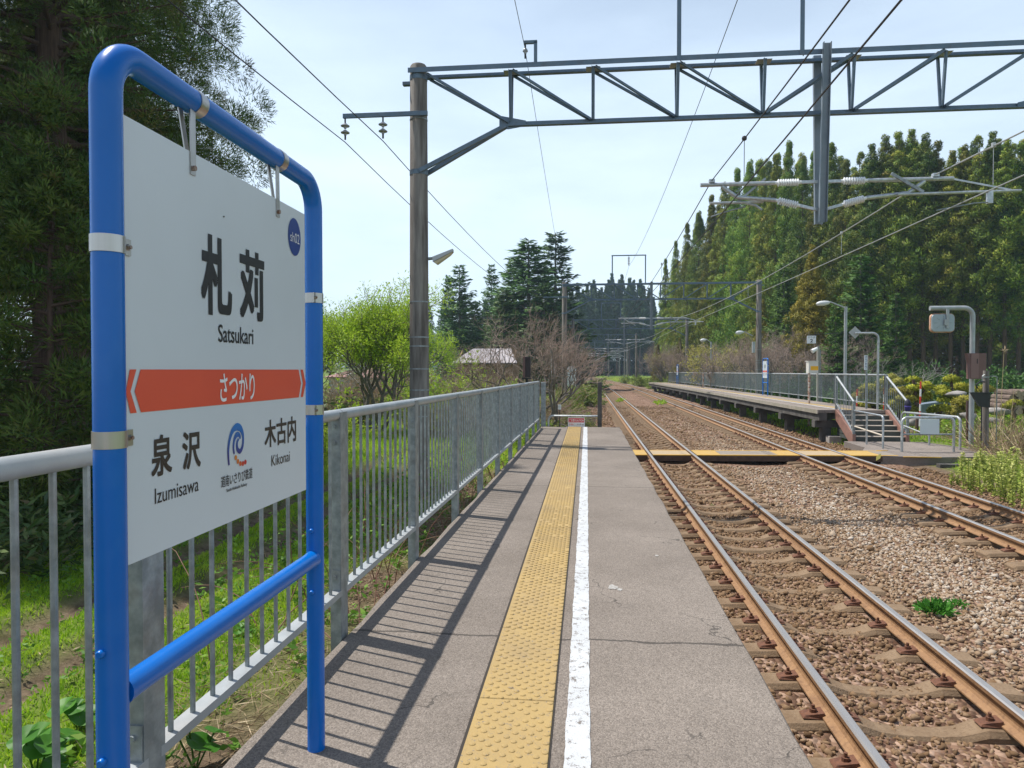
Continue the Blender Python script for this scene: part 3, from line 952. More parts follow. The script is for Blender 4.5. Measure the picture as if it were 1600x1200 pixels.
# ------------------------------------------------------------------ station name sign
def make_station_sign(label):
    PX, YA, YB, R0 = -0.943, 1.318, 2.385, 0.0300
    sg = thing("station_sign", label, "station sign", (PX, (YA + YB) / 2, 0))
    zt, br = 1.972, 0.095
    pts = [(PX, YA, -0.02), (PX, YA, 0.6), (PX, YA, zt - br)]
    for i in range(1, 11):
        a = PI / 2 * i / 10
        pts.append((PX, YA + br - br * math.cos(a), zt - br + br * math.sin(a)))
    for i in range(0, 11):
        a = PI / 2 * i / 10
        pts.append((PX, YB - br + br * math.sin(a), zt - br + br * math.cos(a)))
    pts += [(PX, YB, 0.6), (PX, YB, -0.02)]
    MB().tube(pts, R0, 28).build("frame", blue_paint, sg, True)
    cb = [(PX, YA + R0 * 0.8, 0.675), (PX, YA + 0.045, 0.675), (PX, YA + 0.07, 0.675), (PX, YB - 0.07, 0.675), (PX, YB - 0.045, 0.675), (PX, YB - R0 * 0.8, 0.675)]
    MB().tube(cb, [0.0300, 0.0285, 0.0275, 0.0275, 0.0285, 0.0300], 24).build("crossbar", blue_paint, sg, True)
    for y in (YA, YB):
        for z in (0.775, 0.561):
            b = MB(); b.cyl((PX, y - 0.040, z), (PX, y + 0.040, z), 0.0055, 10)
            for s in (-1, 1): b.lathe((PX, y + s * 0.029, z), [(0.0085, 0), (0.0085, 0.009), (0.006, 0.012)], 10, (0, s, 0))
            b.build("stud", blue_paint, sg, True)
    x0 = -0.928; kk = 0.928 / 0.905          # measured at 0.905, the panel hangs a little farther in
    sY = lambda y: y * kk
    sZ = lambda z: CAM_H + (z - CAM_H) * kk
    pn = MB().bevbox(x0 - 0.003, x0, sY(1.312), sY(2.215), sZ(0.942), sZ(1.831), 0.0008).build("sign_panel", white_plate, sg)
    xf = x0 + 0.0012
    O = (xf, 0, 0); U = (0, 1, 0); Vv = (0, 0, 1)
    def T(nm, s, m, box, bold=0.0, dx=0.0): return lettering(nm, s, m, pn, (xf + dx, 0, 0), U, Vv, (sY(box[0]), sY(box[1]), sZ(box[2]), sZ(box[3])), bold)
    T("lettering", "札", ink, (1.592, 1.738, 1.463, 1.657), 0.028)
    T("lettering", "苅", ink, (1.780, 1.922, 1.464, 1.652), 0.028)
    T("lettering", "Satsukari", ink, (1.669, 1.853, 1.399, 1.443), 0.006)
    # the arrow band
    za, zb, zm = 1.331, 1.2435, 1.287
    def arrow(pts): MB().add([(xf, sY(y), sZ(z)) for y, z in pts], [tuple(range(len(pts)))]).build("direction_band", orange_band, pn)
    arrow([(1.3600, za), (1.3400, zm), (1.3600, zb), (2.1577, zb), (2.1766, zm), (2.1577, za)])
    arrow([(1.3259, za), (1.3461, za), (1.3269, zm), (1.3461, zb), (1.3259, zb), (1.3126, zm)])
    arrow([(2.1728, za), (2.1919, za), (2.2140, zm), (2.1919, zb), (2.1728, zb), (2.1919, zm)])
    T("lettering", "さつかり", white_print, (1.672, 1.856, 1.250, 1.321), 0.010, 0.001)
    T("lettering", "泉", brown_ink, (1.393, 1.467, 1.104, 1.192), 0.022)
    T("lettering", "沢", brown_ink, (1.508, 1.583, 1.103, 1.189), 0.022)
    T("lettering", "Izumisawa", ink, (1.404, 1.573, 1.047, 1.080), 0.0)
    T("lettering", "木古内", brown_ink, (1.918, 2.135, 1.108, 1.187), 0.020)
    T("lettering", "Kikonai", brown_ink, (1.960, 2.087, 1.051, 1.083), 0.0)
    T("lettering", "道南いさりび鉄道", ink, (1.676, 1.842, 1.036, 1.065), 0.004)
    T("lettering", "South Hokkaido Railway", ink, (1.702, 1.811, 1.0185, 1.0295), 0.004)
    # number badge
    cy, cz, rr_ = sY(2.132), sZ(1.7425), 0.0487
    MB().add([(xf, cy + rr_ * 1.0 * math.cos(2 * PI * i / 48), cz + rr_ * 1.22 * math.sin(2 * PI * i / 48)) for i in range(48)], [tuple(range(48))]).build("number_badge", blue_print, pn)
    T("lettering", "sh02", white_print, (2.099, 2.167, 1.725, 1.755), -0.006, 0.001)
    # wave emblem: a ribbon whose width changes along its length
    emb = [plate(330 + x / 8.567, 640 + y / 8.567, x0) + (wd,) for x, y, wd in
           [(234, 745, 24), (226, 640, 27), (224, 560, 30), (231, 470, 33), (245, 390, 37), (268, 315, 43), (300, 258, 52), (345, 230, 66), (385, 250, 60), (412, 305, 46), (424, 385, 32), (420, 460, 32), (406, 520, 36), (378, 560, 42), (350, 535, 40), (341, 480, 32), (345, 430, 28), (362, 392, 26)]]
    emb2 = [plate(330 + x / 8.567, 640 + y / 8.567, x0) + (wd,) for x, y, wd in [(304, 595, 22), (295, 520, 26), (298, 450, 29), (310, 390, 34), (330, 345, 46), (355, 330, 44), (377, 352, 34), (383, 392, 22)]]
    sc_ = 0.094 / 250.0 * kk
    def ribbon(path):
        # densify (Catmull-Rom)
        pp = [path[0]] + list(path) + [path[-1]]
        dn = []
        for i in range(1, len(pp) - 2):
            for k in range(5):
                t = k / 5
                dn.append(tuple(0.5 * ((2 * pp[i][c]) + (-pp[i - 1][c] + pp[i + 1][c]) * t + (2 * pp[i - 1][c] - 5 * pp[i][c] + 4 * pp[i + 1][c] - pp[i + 2][c]) * t * t + (-pp[i - 1][c] + 3 * pp[i][c] - 3 * pp[i + 1][c] + pp[i + 2][c]) * t ** 3) for c in range(3)))
        dn.append(path[-1])
        vs, fs = [], []
        n = len(dn)
        for i, (y, z, wd) in enumerate(dn):
            a, c = dn[max(i - 1, 0)], dn[min(i + 1, n - 1)]
            ty, tz = c[0] - a[0], c[1] - a[1]
            l = math.hypot(ty, tz) or 1
            h = wd * sc_ * 0.40
            vs += [(xf, y - tz / l * h, z + ty / l * h), (xf, y + tz / l * h, z - ty / l * h)]
            if i: fs.append((2 * i - 2, 2 * i - 1, 2 * i + 1, 2 * i))
        return vs, fs
    m, t, bs = nodes_of("emblem_blue")
    tcn = t.nodes.new("ShaderNodeTexCoord"); sp = t.nodes.new("ShaderNodeSeparateXYZ"); rp = t.nodes.new("ShaderNodeValToRGB")
    rp.color_ramp.elements[0].color = (0.02, 0.02, 0.20, 1); rp.color_ramp.elements[1].color = (0.0, 0.17, 0.52, 1); rp.color_ramp.elements[0].position = 0.2
    t.links.new(tcn.outputs['Generated'], sp.inputs[0]); t.links.new(sp.outputs['Z'], rp.inputs['Fac']); t.links.new(rp.outputs['Color'], bs.inputs['Base Color'])
    bs.inputs['Roughness'].default_value = 0.35
    b = MB()
    for path in (emb, emb2): b.add(*ribbon(path))
    b.build("emblem", m, pn)
    for (x, y), col in zip([(325, 643), (353, 693), (386, 722), (420, 722), (453, 703)], [(0.62, 0.22, 0.03), (0.62, 0.17, 0.03), (0.60, 0.11, 0.03), (0.58, 0.06, 0.03), (0.52, 0.03, 0.03)]):
        cy_, cz_ = plate(330 + x / 8.567, 640 + y / 8.567, x0)
        MB().add([(xf, cy_ + 0.0068 * math.cos(2 * PI * i / 20), cz_ + 0.0068 * math.sin(2 * PI * i / 20)) for i in range(20)], [tuple(range(20))]).build("emblem_dot", mat("dot_%d" % x, col, 0.35), pn)
    # small chips and rust spots on the panel
    for y, z in ((1.700, 1.7135),):
        MB().add([(xf, sY(y) + 0.004 * math.cos(i), sZ(z) + 0.0022 * math.sin(i) + 0.0008 * math.cos(i)) for i in np.linspace(0, 2 * PI, 9)[:-1]], [tuple(range(8))]).build("paint_chip", brown_ink, pn)
    # clamps on the posts
    for y, sgn in ((YA, 1), (YB, -1)):
        for z in (1.578, 1.192):
            b = MB(); b.tube([(PX, y, z - 0.017), (PX, y, z + 0.017)], R0 + 0.0022, 28)
            yy_ = y + sgn * 0.030
            b.box(x0 + 0.0006, x0 + 0.0036, min(yy_ - sgn * 0.012, yy_ + sgn * 0.016), max(yy_ - sgn * 0.012, yy_ + sgn * 0.016), z - 0.0165, z + 0.0165)
            b.cyl((x0 + 0.003, yy_ + sgn * 0.006, z), (x0 + 0.008, yy_ + sgn * 0.006, z), 0.0065, 6)
            cl = b.build("clamp", stainless, sg, True)
            MB().cyl((x0 + 0.008, yy_ + sgn * 0.006, z), (x0 + 0.011, yy_ + sgn * 0.006, z), 0.004, 8).build("bolt", rust_bolt, cl)
    # hangers from the top tube
    for y in (1.633, 2.097):
        b = MB(); b.tube([(PX, y - 0.016, zt), (PX, y + 0.016, zt)], R0 + 0.0022, 28)
        b.bar((PX + 0.012, y - 0.026, zt - R0 + 0.003), (x0 + 0.002, y - 0.034, 1.805), 0.003, 0.022, (0, 1, 0))
        b.box(x0 + 0.0006, x0 + 0.0030, y - 0.045, y - 0.023, 1.790, 1.845)
        b.bar((PX - 0.006, y - 0.048, zt - R0 + 0.003), (x0 - 0.006, y - 0.044, 1.835), 0.003, 0.018, (0, 1, 0))
        hg = b.build("hanger", stainless, sg, True)
        MB().cyl((x0 + 0.003, y - 0.034, 1.806), (x0 + 0.009, y - 0.034, 1.806), 0.0065, 8).build("bolt", rust_bolt, hg)
    return sg
sign1 = make_station_sign("large white station name sign in a blue tube frame filling the left foreground")

# ------------------------------------------------------------------ picket fence along the platform
def make_fence(label, line, posts, zt, zb, zfoot, pick, npart, cat="fence", post_w=0.075, thick=1.0):
    """line(Y) -> X; posts = list of Y; a railing of square posts, a round top rail, a flat bottom rail and round pickets"""
    root = thing("picket_fence", label, cat, (line(posts[0]), posts[0], 0))
    for y in posts:
        x = line(y); b = MB()
        wx, wy = post_w * 0.36, post_w * 0.66
        # channel section open towards the field, with a plate bolted at each rail
        b.box(x - wx, x + wx, y - wy, y - wy + 0.006 * thick, zfoot, zt(y) - 0.012)
        b.box(x + wx - 0.006 * thick, x + wx, y - wy + 0.006 * thick + 0.0001, y + wy, zfoot, zt(y) - 0.012)
        b.box(x - wx, x + wx - 0.006 * thick - 0.0001, y + wy - 0.006 * thick, y + wy, zfoot, zt(y) - 0.012)
        po = b.build("post", galv_dark, root)
        if y < 12:
            for zz in (zt(y) - 0.12, zb(y) + 0.03):
                b = MB()
                b.box(x - wx + 0.003, x + wx - 0.003, y - wy - 0.006, y - wy - 0.0005, zz - 0.075, zz + 0.075)
                for dz in (-0.04, 0.04): b.cyl((x - 0.002, y - wy - 0.0058, zz + dz), (x - 0.002, y - wy - 0.016, zz + dz), 0.010, 8)
                b.build("joint_plate", galv_dark, po)
    ys = [posts[0]] + posts[1:]
    for nm, zf, kind in (("top_rail", zt, 0), ("bottom_rail", zb, 1)):
        b = MB()
        for y0, y1 in zip(ys[:-1], ys[1:]):
            if kind == 0:
                b.tube([(line(y0) + 0.0, y0 + 0.004, zf(y0) - 0.026), (line(y1), y1 - 0.004, zf(y1) - 0.026)], 0.027 * thick, 12)
            else:
                b.bar((line(y0), y0 + 0.03, zf(y0) - 0.012), (line(y1), y1 - 0.03, zf(y1) - 0.012), 0.055, 0.030)
        b.build(nm, galv_light if kind == 0 else galv_light, root, True)
    cells = []
    for y0, y1 in zip(ys[:-1], ys[1:]):
        n = max(1, round((y1 - y0) / pick) - 1)
        for i in range(n): cells.append(y0 + (y1 - y0) * (i + 1) / (n + 1))
    p0 = None
    rest = MB()
    for i, y in enumerate(cells):
        x = line(y)
        if i < npart:
            MB().cyl((x, y, zb(y)), (x, y, zt(y) - 0.05), 0.0085, 8).build("picket", galv_dark, root, True)
        else:
            rest.cyl((x, y, zb(y)), (x, y, zt(y) - 0.05), 0.0085 * thick, 5)
    if rest.v:
        q = rest.build("far_pickets", galv_dark, root); q['kind'] = 'stuff'
    return root
fposts = [0.42, 1.885, 3.43, 4.90, 6.42, 7.85, 9.29, 10.72, 12.05, 13.4, 14.78, 16.12]
make_fence("grey galvanised picket fence along the left edge of the near platform behind the blue sign", lambda y: -1.268 + 0.0105 * y, fposts,
           lambda y: 1.135 - 0.0042 * (y - 3), lambda y: 0.240 - 0.001 * y, -0.75, 0.1165, 100)

# ------------------------------------------------------------------ overhead line: portals, cantilevers, wires
BEAM_T, BEAM_B = 6.93, 5.93
def disc_insulator(b, p, n=2, r=0.075, mi=0):
    """string of bell discs hanging from p; returns the lower end"""
    p = Vector(p)
    b.cyl(p, p - Vector((0, 0, 0.10)), 0.016, 8, 1)
    z = 0.10
    for i in range(n):
        b.lathe(p - Vector((0, 0, z)), [(0.02, 0), (0.035, 0.015), (r, 0.05), (r * 0.96, 0.062), (0.03, 0.07), (0.022, 0.105)], 12, (0, 0, -1), mi)
        z += 0.125
    b.cyl(p - Vector((0, 0, z - 0.03)), p - Vector((0, 0, z + 0.06)), 0.018, 8, 1)
    return p - Vector((0, 0, z + 0.06))
def rod_insulator(p, q, parent):
    """ribbed porcelain rod from p to q"""
    p, q = Vector(p), Vector(q)
    d = (q - p); L = d.length; d.normalize()
    b = MB()
    prof = [(0.03, 0), (0.03, 0.03)]
    n = 9
    for i in range(n):
        t = 0.04 + (L - 0.08) * i / n
        s = (L - 0.08) / n
        prof += [(0.034, t), (0.066, t + s * 0.35), (0.066, t + s * 0.55), (0.034, t + s * 0.9)]
    prof += [(0.03, L - 0.03), (0.03, L)]
    b.lathe(p, prof, 14, d)
    return b.build("insulator", porcelain, parent, True)
def make_portal(Y, xl, xr, label, xa=4.16, horn=(1.63, 3.76), arm_left=True, bracket=None, detail=True, zl=None, zr=None, lamp=False):
    off = float(track_off(Y))
    xl, xr, xa = xl + off, xr + off, xa + off
    pt = thing("catenary_portal", label, "catenary portal", (xa, Y, -1.2))
    # concrete poles
    for x in (xl, xr):
        z0 = gz(x, Y) - 0.3
        b = MB(); b.tube([(x, Y, z0), (x, Y, 2.0), (x, Y, 7.05), (x, Y, 7.09)], [0.195, 0.18, 0.160, 0.135], 24)
        po = b.build("pole", pole_conc, pt, True)
        if detail:
            for z in (6.84, 6.17, 6.06, 5.06, 2.62, 1.95, 1.78, 1.35, 0.95, 0.80, 0.66, 0.45):
                r = 0.18 - (z - 2.0) * 0.004 + 0.006
                wide = 0.045 if z in (6.84, 5.06) else 0.012
                MB().tube([(x, Y, z - wide), (x, Y, z + wide)], r, 24).build("pole_band", steel_paint if wide > 0.02 else galv_dark, po, True)
    xg0, xg1 = xl + 1.76, xr - 1.76
    n = 7
    nodes = [xg0 + (xg1 - xg0) * i / (n - 1) for i in range(n)]
    dy = 0.15
    for s in (-1, 1):
        MB().angle((xl - 0.16, Y + s * dy, BEAM_T), (xr + 0.16, Y + s * dy, BEAM_T), 0.09, 0.012, (0, 0, 1), flip=s).build("top_chord", steel_paint, pt)
    MB().angle((xg0 - 0.05, Y, BEAM_B), (xg1 + 0.05, Y, BEAM_B), 0.10, 0.014).build("bottom_chord", steel_paint, pt)
    mid = n // 2
    for i, x in enumerate(nodes):
        for s in (-1, 1):
            MB().angle((x, Y + s * dy, BEAM_T - 0.05), (x, Y + s * 0.03, BEAM_B + 0.03), 0.06, 0.008, (1, 0, 0)).build("web_post", steel_paint, pt)
        MB().box(x - 0.13, x + 0.13, Y - dy + 0.046, Y + dy - 0.046, BEAM_T - 0.055, BEAM_T - 0.047).build("batten_plate", galv_light, pt)
    diags = []
    for i in range(n - 1):
        a, c = nodes[i], nodes[i + 1]
        diags.append((a, c) if i < mid else (c, a))
    diags.append((xl + 0.15, nodes[0])); diags.append((xr - 0.15, nodes[-1]))
    for a, c in diags:
        for s in (-1, 1):
            k = 0.04 if c > a else -0.04
            MB().angle((a + k, Y + s * dy, BEAM_T - 0.05), (c - k, Y + s * 0.03, BEAM_B + 0.03), 0.055, 0.008, (0, 0, 1)).build("diagonal", steel_paint, pt)
    for x, xp, s in ((nodes[0], xl, 1), (nodes[-1], xr, -1)):
        MB().prism([(x - s * 0.22, Y - 0.006, BEAM_B + 0.16), (x + s * 0.28, Y - 0.006, BEAM_B + 0.05), (x + s * 0.28, Y - 0.006, BEAM_B - 0.05), (x - s * 0.05, Y - 0.006, BEAM_B - 0.10), (x - s * 0.22, Y - 0.006, BEAM_B - 0.08)], (0, 0.012, 0)).build("gusset_plate", steel_paint, pt)
        for q in (-1, 1):
            MB().angle((x - s * 0.1, Y + q * 0.02, BEAM_B - 0.04), (xp + s * 0.05, Y + q * 0.17, 5.06), 0.075, 0.010, (0, 0, 1)).build("knee_brace", steel_paint, pt)
        MB().box(min(xp - s * 0.30, xp - s * 0.15), max(xp - s * 0.30, xp - s * 0.15), Y - 0.05, Y + 0.05, 6.72, 6.78).build("clamp_lug", steel_paint, pt)
    # central drop arm: two channels
    for s in (-1, 1):
        b = MB()
        b.bar((xa, Y + s * 0.25, 7.05), (xa, Y + s * 0.085, 3.96), 0.135, 0.014, (0, 1, 0))
        b.bar((xa - 0.062, Y + s * 0.285, 7.05), (xa - 0.062, Y + s * 0.120, 3.96), 0.012, 0.065, (0, 1, 0))
        b.bar((xa + 0.062, Y + s * 0.285, 7.05), (xa + 0.062, Y + s * 0.120, 3.96), 0.012, 0.065, (0, 1, 0))
        b.build("drop_arm", mat("arm_galvanised", (0.17, 0.205, 0.24), 0.5, 0.3, (0.24, 0.275, 0.305), 4, fine=0.3, fscale=8, fcol=(0.12, 0.10, 0.09)), pt)
    # frame above the beam carrying the feeder wire
    if horn:
        h0, h1 = horn[0] + off, horn[1] + off
        for x in (h0, h1):
            MB().angle((x, Y - dy - 0.03, BEAM_T - 0.05), (x, Y - dy - 0.03, 8.75), 0.075, 0.010, (0, 1, 0)).build("feeder_frame_post", steel_paint, pt)
        MB().angle((h0 - 0.05, Y - dy - 0.03, 8.77), (h1 + 0.05, Y - dy - 0.03, 8.77), 0.075, 0.010).build("feeder_frame_bar", steel_paint, pt)
        b = MB(); hc = (h0 + h1) / 2
        e = disc_insulator(b, (hc, Y - dy - 0.03, 8.74), 4, 0.09)
        b.build("insulator", [mat("brown_porcelain", (0.10, 0.07, 0.06), 0.3), dark_metal], pt, True)
    # cross arm with two hanging insulators on the field side
    if arm_left:
        MB().box(xl - 1.40, xl + 0.22, Y - 0.245, Y - 0.195, 6.07, 6.15).build("cross_arm", steel_paint, pt)
        for x in (xl - 1.36, xl - 0.63):
            b = MB(); disc_insulator(b, (x, Y - 0.22, 6.08), 2, 0.085); b.build("insulator", [mat("grey_porcelain", (0.30, 0.31, 0.33), 0.25), dark_metal], pt, True)
    if bracket:
        bx = bracket
        b = MB(); b.angle((bx, Y - dy, BEAM_T), (bx, Y - dy, BEAM_T + 0.42), 0.06, 0.009); b.box(bx - 0.22, bx + 0.03, Y - dy - 0.03, Y - dy + 0.03, BEAM_T + 0.40, BEAM_T + 0.45); b.build("wire_bracket", steel_paint, pt)
        b = MB(); disc_insulator(b, (bx - 0.19, Y - dy, BEAM_T + 0.42), 1, 0.05); b.build("insulator", [mat("grey_porcelain", (0.30, 0.31, 0.33), 0.25), dark_metal], pt, True)
    # cantilevers
    for s, xt in ((-1, 2.25 + off), (1, 6.10 + off)):
        ax = xa + s * 0.11
        def X(d): return xa + s * d
        reach = abs(xt - xa)
        rod_insulator((X(0.34), Y, 4.70), (X(0.80), Y, 4.70), pt)
        b = MB(); b.bar((X(0.06), Y, 4.70), (X(0.34), Y, 4.70), 0.05, 0.05); b.tube([(X(0.80), Y, 4.70), (X(reach + (0.30 if s > 0 else 0.20)), Y, 4.695)], 0.036, 12)
        b.box(X(reach) - 0.05, X(reach) + 0.05, Y - 0.045, Y + 0.045, 4.73, 4.79)
        b.build("upper_tube", galv, pt, True)
        z2 = 4.20
        rod_insulator((X(0.36), Y, z2 + 0.08), (X(0.78), Y, z2 + 0.19), pt)
        b = MB(); b.bar((X(0.06), Y, z2), (X(0.36), Y, z2 + 0.08), 0.05, 0.05); b.tube([(X(0.78), Y, z2 + 0.19), (X(reach - 0.45), Y, 4.46), (X(reach - 0.18), Y, 4.66)], 0.036, 12); b.build("diagonal_tube", galv, pt, True)
        b = MB()
        if s < 0:
            b.tube([(X(0.98), Y + 0.06, 4.38), (X(reach + 0.02), Y + 0.06, 4.375)], 0.026, 10)
            b.tube([(X(1.32), Y + 0.06, 4.37), (X(1.12), Y + 0.03, 4.31), (X(1.02), Y, 4.22)], [0.02, 0.024, 0.018], 8)
        else:
            b.tube([(X(1.28), Y - 0.06, 4.425), (X(reach + 1.38), Y - 0.06, 4.44)], 0.026, 10)
            b.box(X(reach + 0.83), X(reach + 0.91), Y - 0.10, Y - 0.02, 4.23, 4.43)
            b.bar((X(reach + 0.28), Y, 4.69), (X(reach + 1.22), Y - 0.05, 4.46), 0.014, 0.03)
        b.build("registration_tube", galv, pt, True)
        b = MB()
        if s > 0:
            b.bar((X(1.18), Y - 0.05, 4.80), (X(1.72), Y - 0.05, 4.46), 0.03, 0.05)
            b.tube([(X(reach + 0.87), Y - 0.06, 4.25), (X(reach + 0.62), Y - 0.06, 4.24), (X(reach), Y - 0.06, 4.13)], 0.012, 8)
        else:
            b.bar((X(0.95), Y + 0.05, 4.80), (X(1.45), Y + 0.05, 4.38), 0.025, 0.04)
            b.tube([(X(1.30), Y + 0.06, 4.30), (X(1.55), Y + 0.06, 4.24), (X(reach), Y + 0.06, 4.13)], 0.012, 8)
        b.build("steady_arm", galv_dark, pt, True)
    return pt
make_portal(13.3, -3.18, 9.48, "nearest steel truss portal on concrete poles spanning both tracks overhead", bracket=-0.95)
make_portal(47.0, -1.47, 10.95, "second steel truss portal from the camera with its right pole beside the far platform")
make_portal(80.0, -1.5, 11.0, "third steel truss portal along the line in front of the distant dark trees", detail=False)
make_portal(114.0, -1.5, 8.6, "fourth steel truss portal along the line where the tracks begin to curve", detail=False, horn=None, arm_left=False)
make_portal(148.0, -1.5, 10.8, "farthest truss portal, small and bluish before the end of the straight", detail=False, arm_left=False)

def make_mast(px, ptop, Y, label, s=-1):
    p = at(px, ptop, Y)
    r = thing("catenary_mast", label, "catenary mast", (p.x, Y, gz(p.x, Y)), "single masts down the line")
    MB().tube([(p.x, Y, gz(p.x, Y) - 0.3), (p.x, Y, p.z)], [0.20, 0.15], 14).build("pole", pole_conc, r, True)
    b = MB()
    b.cyl((p.x, Y, p.z - 0.5), (p.x + s * 3.2, Y, p.z - 0.45), 0.05, 8); b.build("upper_tube", galv_light, r)
    MB().cyl((p.x, Y, p.z - 1.8), (p.x + s * 2.6, Y, p.z - 0.5), 0.05, 8).build("diagonal_tube", galv_light, r)
    MB().cyl((p.x + s * 0.8, Y, p.z - 1.5), (p.x + s * 3.6, Y, p.z - 1.45), 0.04, 8).build("registration_tube", galv_light, r)
    return r
make_mast(976, 546, 172, "thin mast in the middle of the line far down the curve", -1)
make_mast(924, 554, 160, "thin mast on the left edge of the far tracks", 1)
make_mast(951, 549, 190, "farthest thin mast between the two tracks", 1)
make_mast(968, 556, 205, "thin mast against the trunks of the distant wood", -1)

# plain poles behind the left trackside
def make_pole(name, label, px, py, Y, r0, r1, m, cat="pole", group=None, z0=None):
    p = at(px, py, Y)
    b = MB(); b.tube([(p.x, Y, (gz(p.x, Y) if z0 is None else z0) - 0.2), (p.x, Y, p.z)], [r0, r1], 14)
    o = b.build(name, m, None, True)
    return tag(o, label, cat, group)
make_pole("utility_pole", "dark wooden pole beside the third portal on the left trackside", 903, 521, 74, 0.20, 0.17, dark_conc)
make_pole("marker_post", "slim pale grey post standing in front of the left spruces", 679, 524, 52, 0.05, 0.045, galv_light)
make_pole("marker_post", "thin white post among the twigs left of the second portal", 866, 566, 42, 0.045, 0.04, galv_light)
make_pole("marker_post", "thin grey post just right of the thin white post", 861.5, 548, 46, 0.045, 0.04, galv)

def wire(name, label, pts, sag, r, m, cat="overhead wire", group=None, n=14):
    path = []
    for i in range(len(pts) - 1):
        a, c = Vector(pts[i]), Vector(pts[i + 1])
        sg = sag[i] if isinstance(sag, (list, tuple)) else sag
        for k in range(n):
            t = k / n
            q = a.lerp(c, t); q.z -= 4 * sg * t * (1 - t)
            path.append(q)
    path.append(Vector(pts[-1]))
    b = MB(); b.tube(path, r, 6)
    return tag(b.build(name, m, None, True), label, cat, group)
def TX(u, Y): return u + float(track_off(Y))
sup = [-20.4, 13.3, 47.0, 80.0, 114.0, 148.0]
wire("messenger_wire", "upper overhead wire above the near track", [(TX(2.25, y), y, 4.77) for y in sup], 0.38, 0.0095, wire_m)
wire("contact_wire", "lower overhead wire above the near track, running level", [(TX(2.25 + (0.15 if i % 2 else -0.1), y), y, 4.13) for i, y in enumerate(sup)], 0.03, 0.0105, wire_m)
wire("messenger_wire", "upper pale overhead wire above the track by the far platform", [(TX(6.10, y), y, 4.77) for y in sup], 0.30, 0.0125, wire_pale)
wire("contact_wire", "lower pale overhead wire above the track by the far platform", [(TX(6.12 + (0.12 if i % 2 else -0.1), y), y, 4.13) for i, y in enumerate(sup)], 0.03, 0.0105, wire_pale)
wire("feeder_wire", "thin wire slung between the square frames on top of the portals", [(TX(2.695, y), y - 0.3, 8.04) for y in sup], 0.5, 0.0075, wire_m)
wire("signal_wire", "left outer wire hung on the crossarm of the nearest concrete pole", [(-4.54, -22, 5.62), (-4.54, 13.08, 5.62), (-2.83, 46.8, 5.62), (-2.86, 79.8, 5.62)], [0.5, 0.55, 0.3], 0.0085, wire_m)
wire("signal_wire", "inner of the two wires hung on the left crossarm", [(-3.81, -22, 5.62), (-3.81, 13.08, 5.62), (-2.10, 46.8, 5.62), (-2.13, 79.8, 5.62)], [0.5, 0.5, 0.3], 0.0085, wire_m)
wire("ground_wire", "thin wire over the small bracket on the nearest truss beam", [(-1.14, -20, 7.25), (-1.14, 13.03, 7.22), (-1.6, 60, 7.0)], [0.4, 0.4], 0.006, wire_m)
# droppers between messenger and contact wires
def dropper(u, Y, zt, ball, label):
    b = MB(); x = TX(u, Y)
    b.cyl((x, Y, 4.13), (x, Y, zt), 0.005, 6)
    if ball: b.lathe((x, Y, zt - 0.03), [(0.004, 0), (0.032, 0.012), (0.038, 0.04), (0.028, 0.065), (0.004, 0.075)], 10)
    else: b.box(x - 0.02, x + 0.02, Y - 0.03, Y + 0.03, zt - 0.02, zt + 0.05)
    tag(b.build("dropper", wire_pale if not ball else wire_m, None, True), label, "dropper", "droppers of the overhead wires")
dropper(2.25, 10.6, 4.66, True, "dropper with a dark ball clamp on the wire over the near track")
dropper(6.10, 11.5, 4.71, False, "dropper between the two pale wires right of the cantilever end")
dropper(6.12, 18.0, 4.63, False, "dropper between the two pale wires in front of the cedars")
dropper(6.12, 28.0, 4.50, False, "farther dropper between the two pale wires left of the drop arm")
dropper(2.25, 22.0, 4.53, False, "dropper beyond the near cantilever over the near track")

# street lamp fixed to the nearest pole
lp = thing("street_lamp", "grey street lamp arm clamped to the nearest concrete pole", "street lamp", (-3.0, 13.3, 3.4))
b = MB()
b.tube([(-2.995, 13.3, 3.44), (-2.86, 13.28, 3.45)], 0.03, 10); b.build("bracket", galv_dark, lp, True)
b = MB(); b.add([(-2.88, 13.14, 3.36), (-2.52, 13.20, 3.555), (-2.52, 13.36, 3.555), (-2.88, 13.42, 3.36), (-2.90, 13.18, 3.46), (-2.52, 13.22, 3.61), (-2.52, 13.34, 3.61), (-2.90, 13.38, 3.46)],
              [(0, 1, 5, 4), (1, 2, 6, 5), (2, 3, 7, 6), (3, 0, 4, 7), (4, 5, 6, 7)]); b.build("lamp_housing", mat("lamp_grey", (0.42, 0.43, 0.42), 0.5), lp)
b = MB(); b.add([(-2.87, 13.15, 3.355), (-2.53, 13.21, 3.545), (-2.53, 13.35, 3.545), (-2.87, 13.41, 3.355), (-2.83, 13.19, 3.325), (-2.57, 13.23, 3.495), (-2.57, 13.33, 3.495), (-2.83, 13.37, 3.325)],
              [(3, 2, 1, 0), (0, 1, 5, 4), (1, 2, 6, 5), (2, 3, 7, 6), (3, 0, 4, 7), (4, 5, 6, 7)]); b.build("lens", mat("lamp_lens", (0.55, 0.52, 0.40), 0.25), lp)

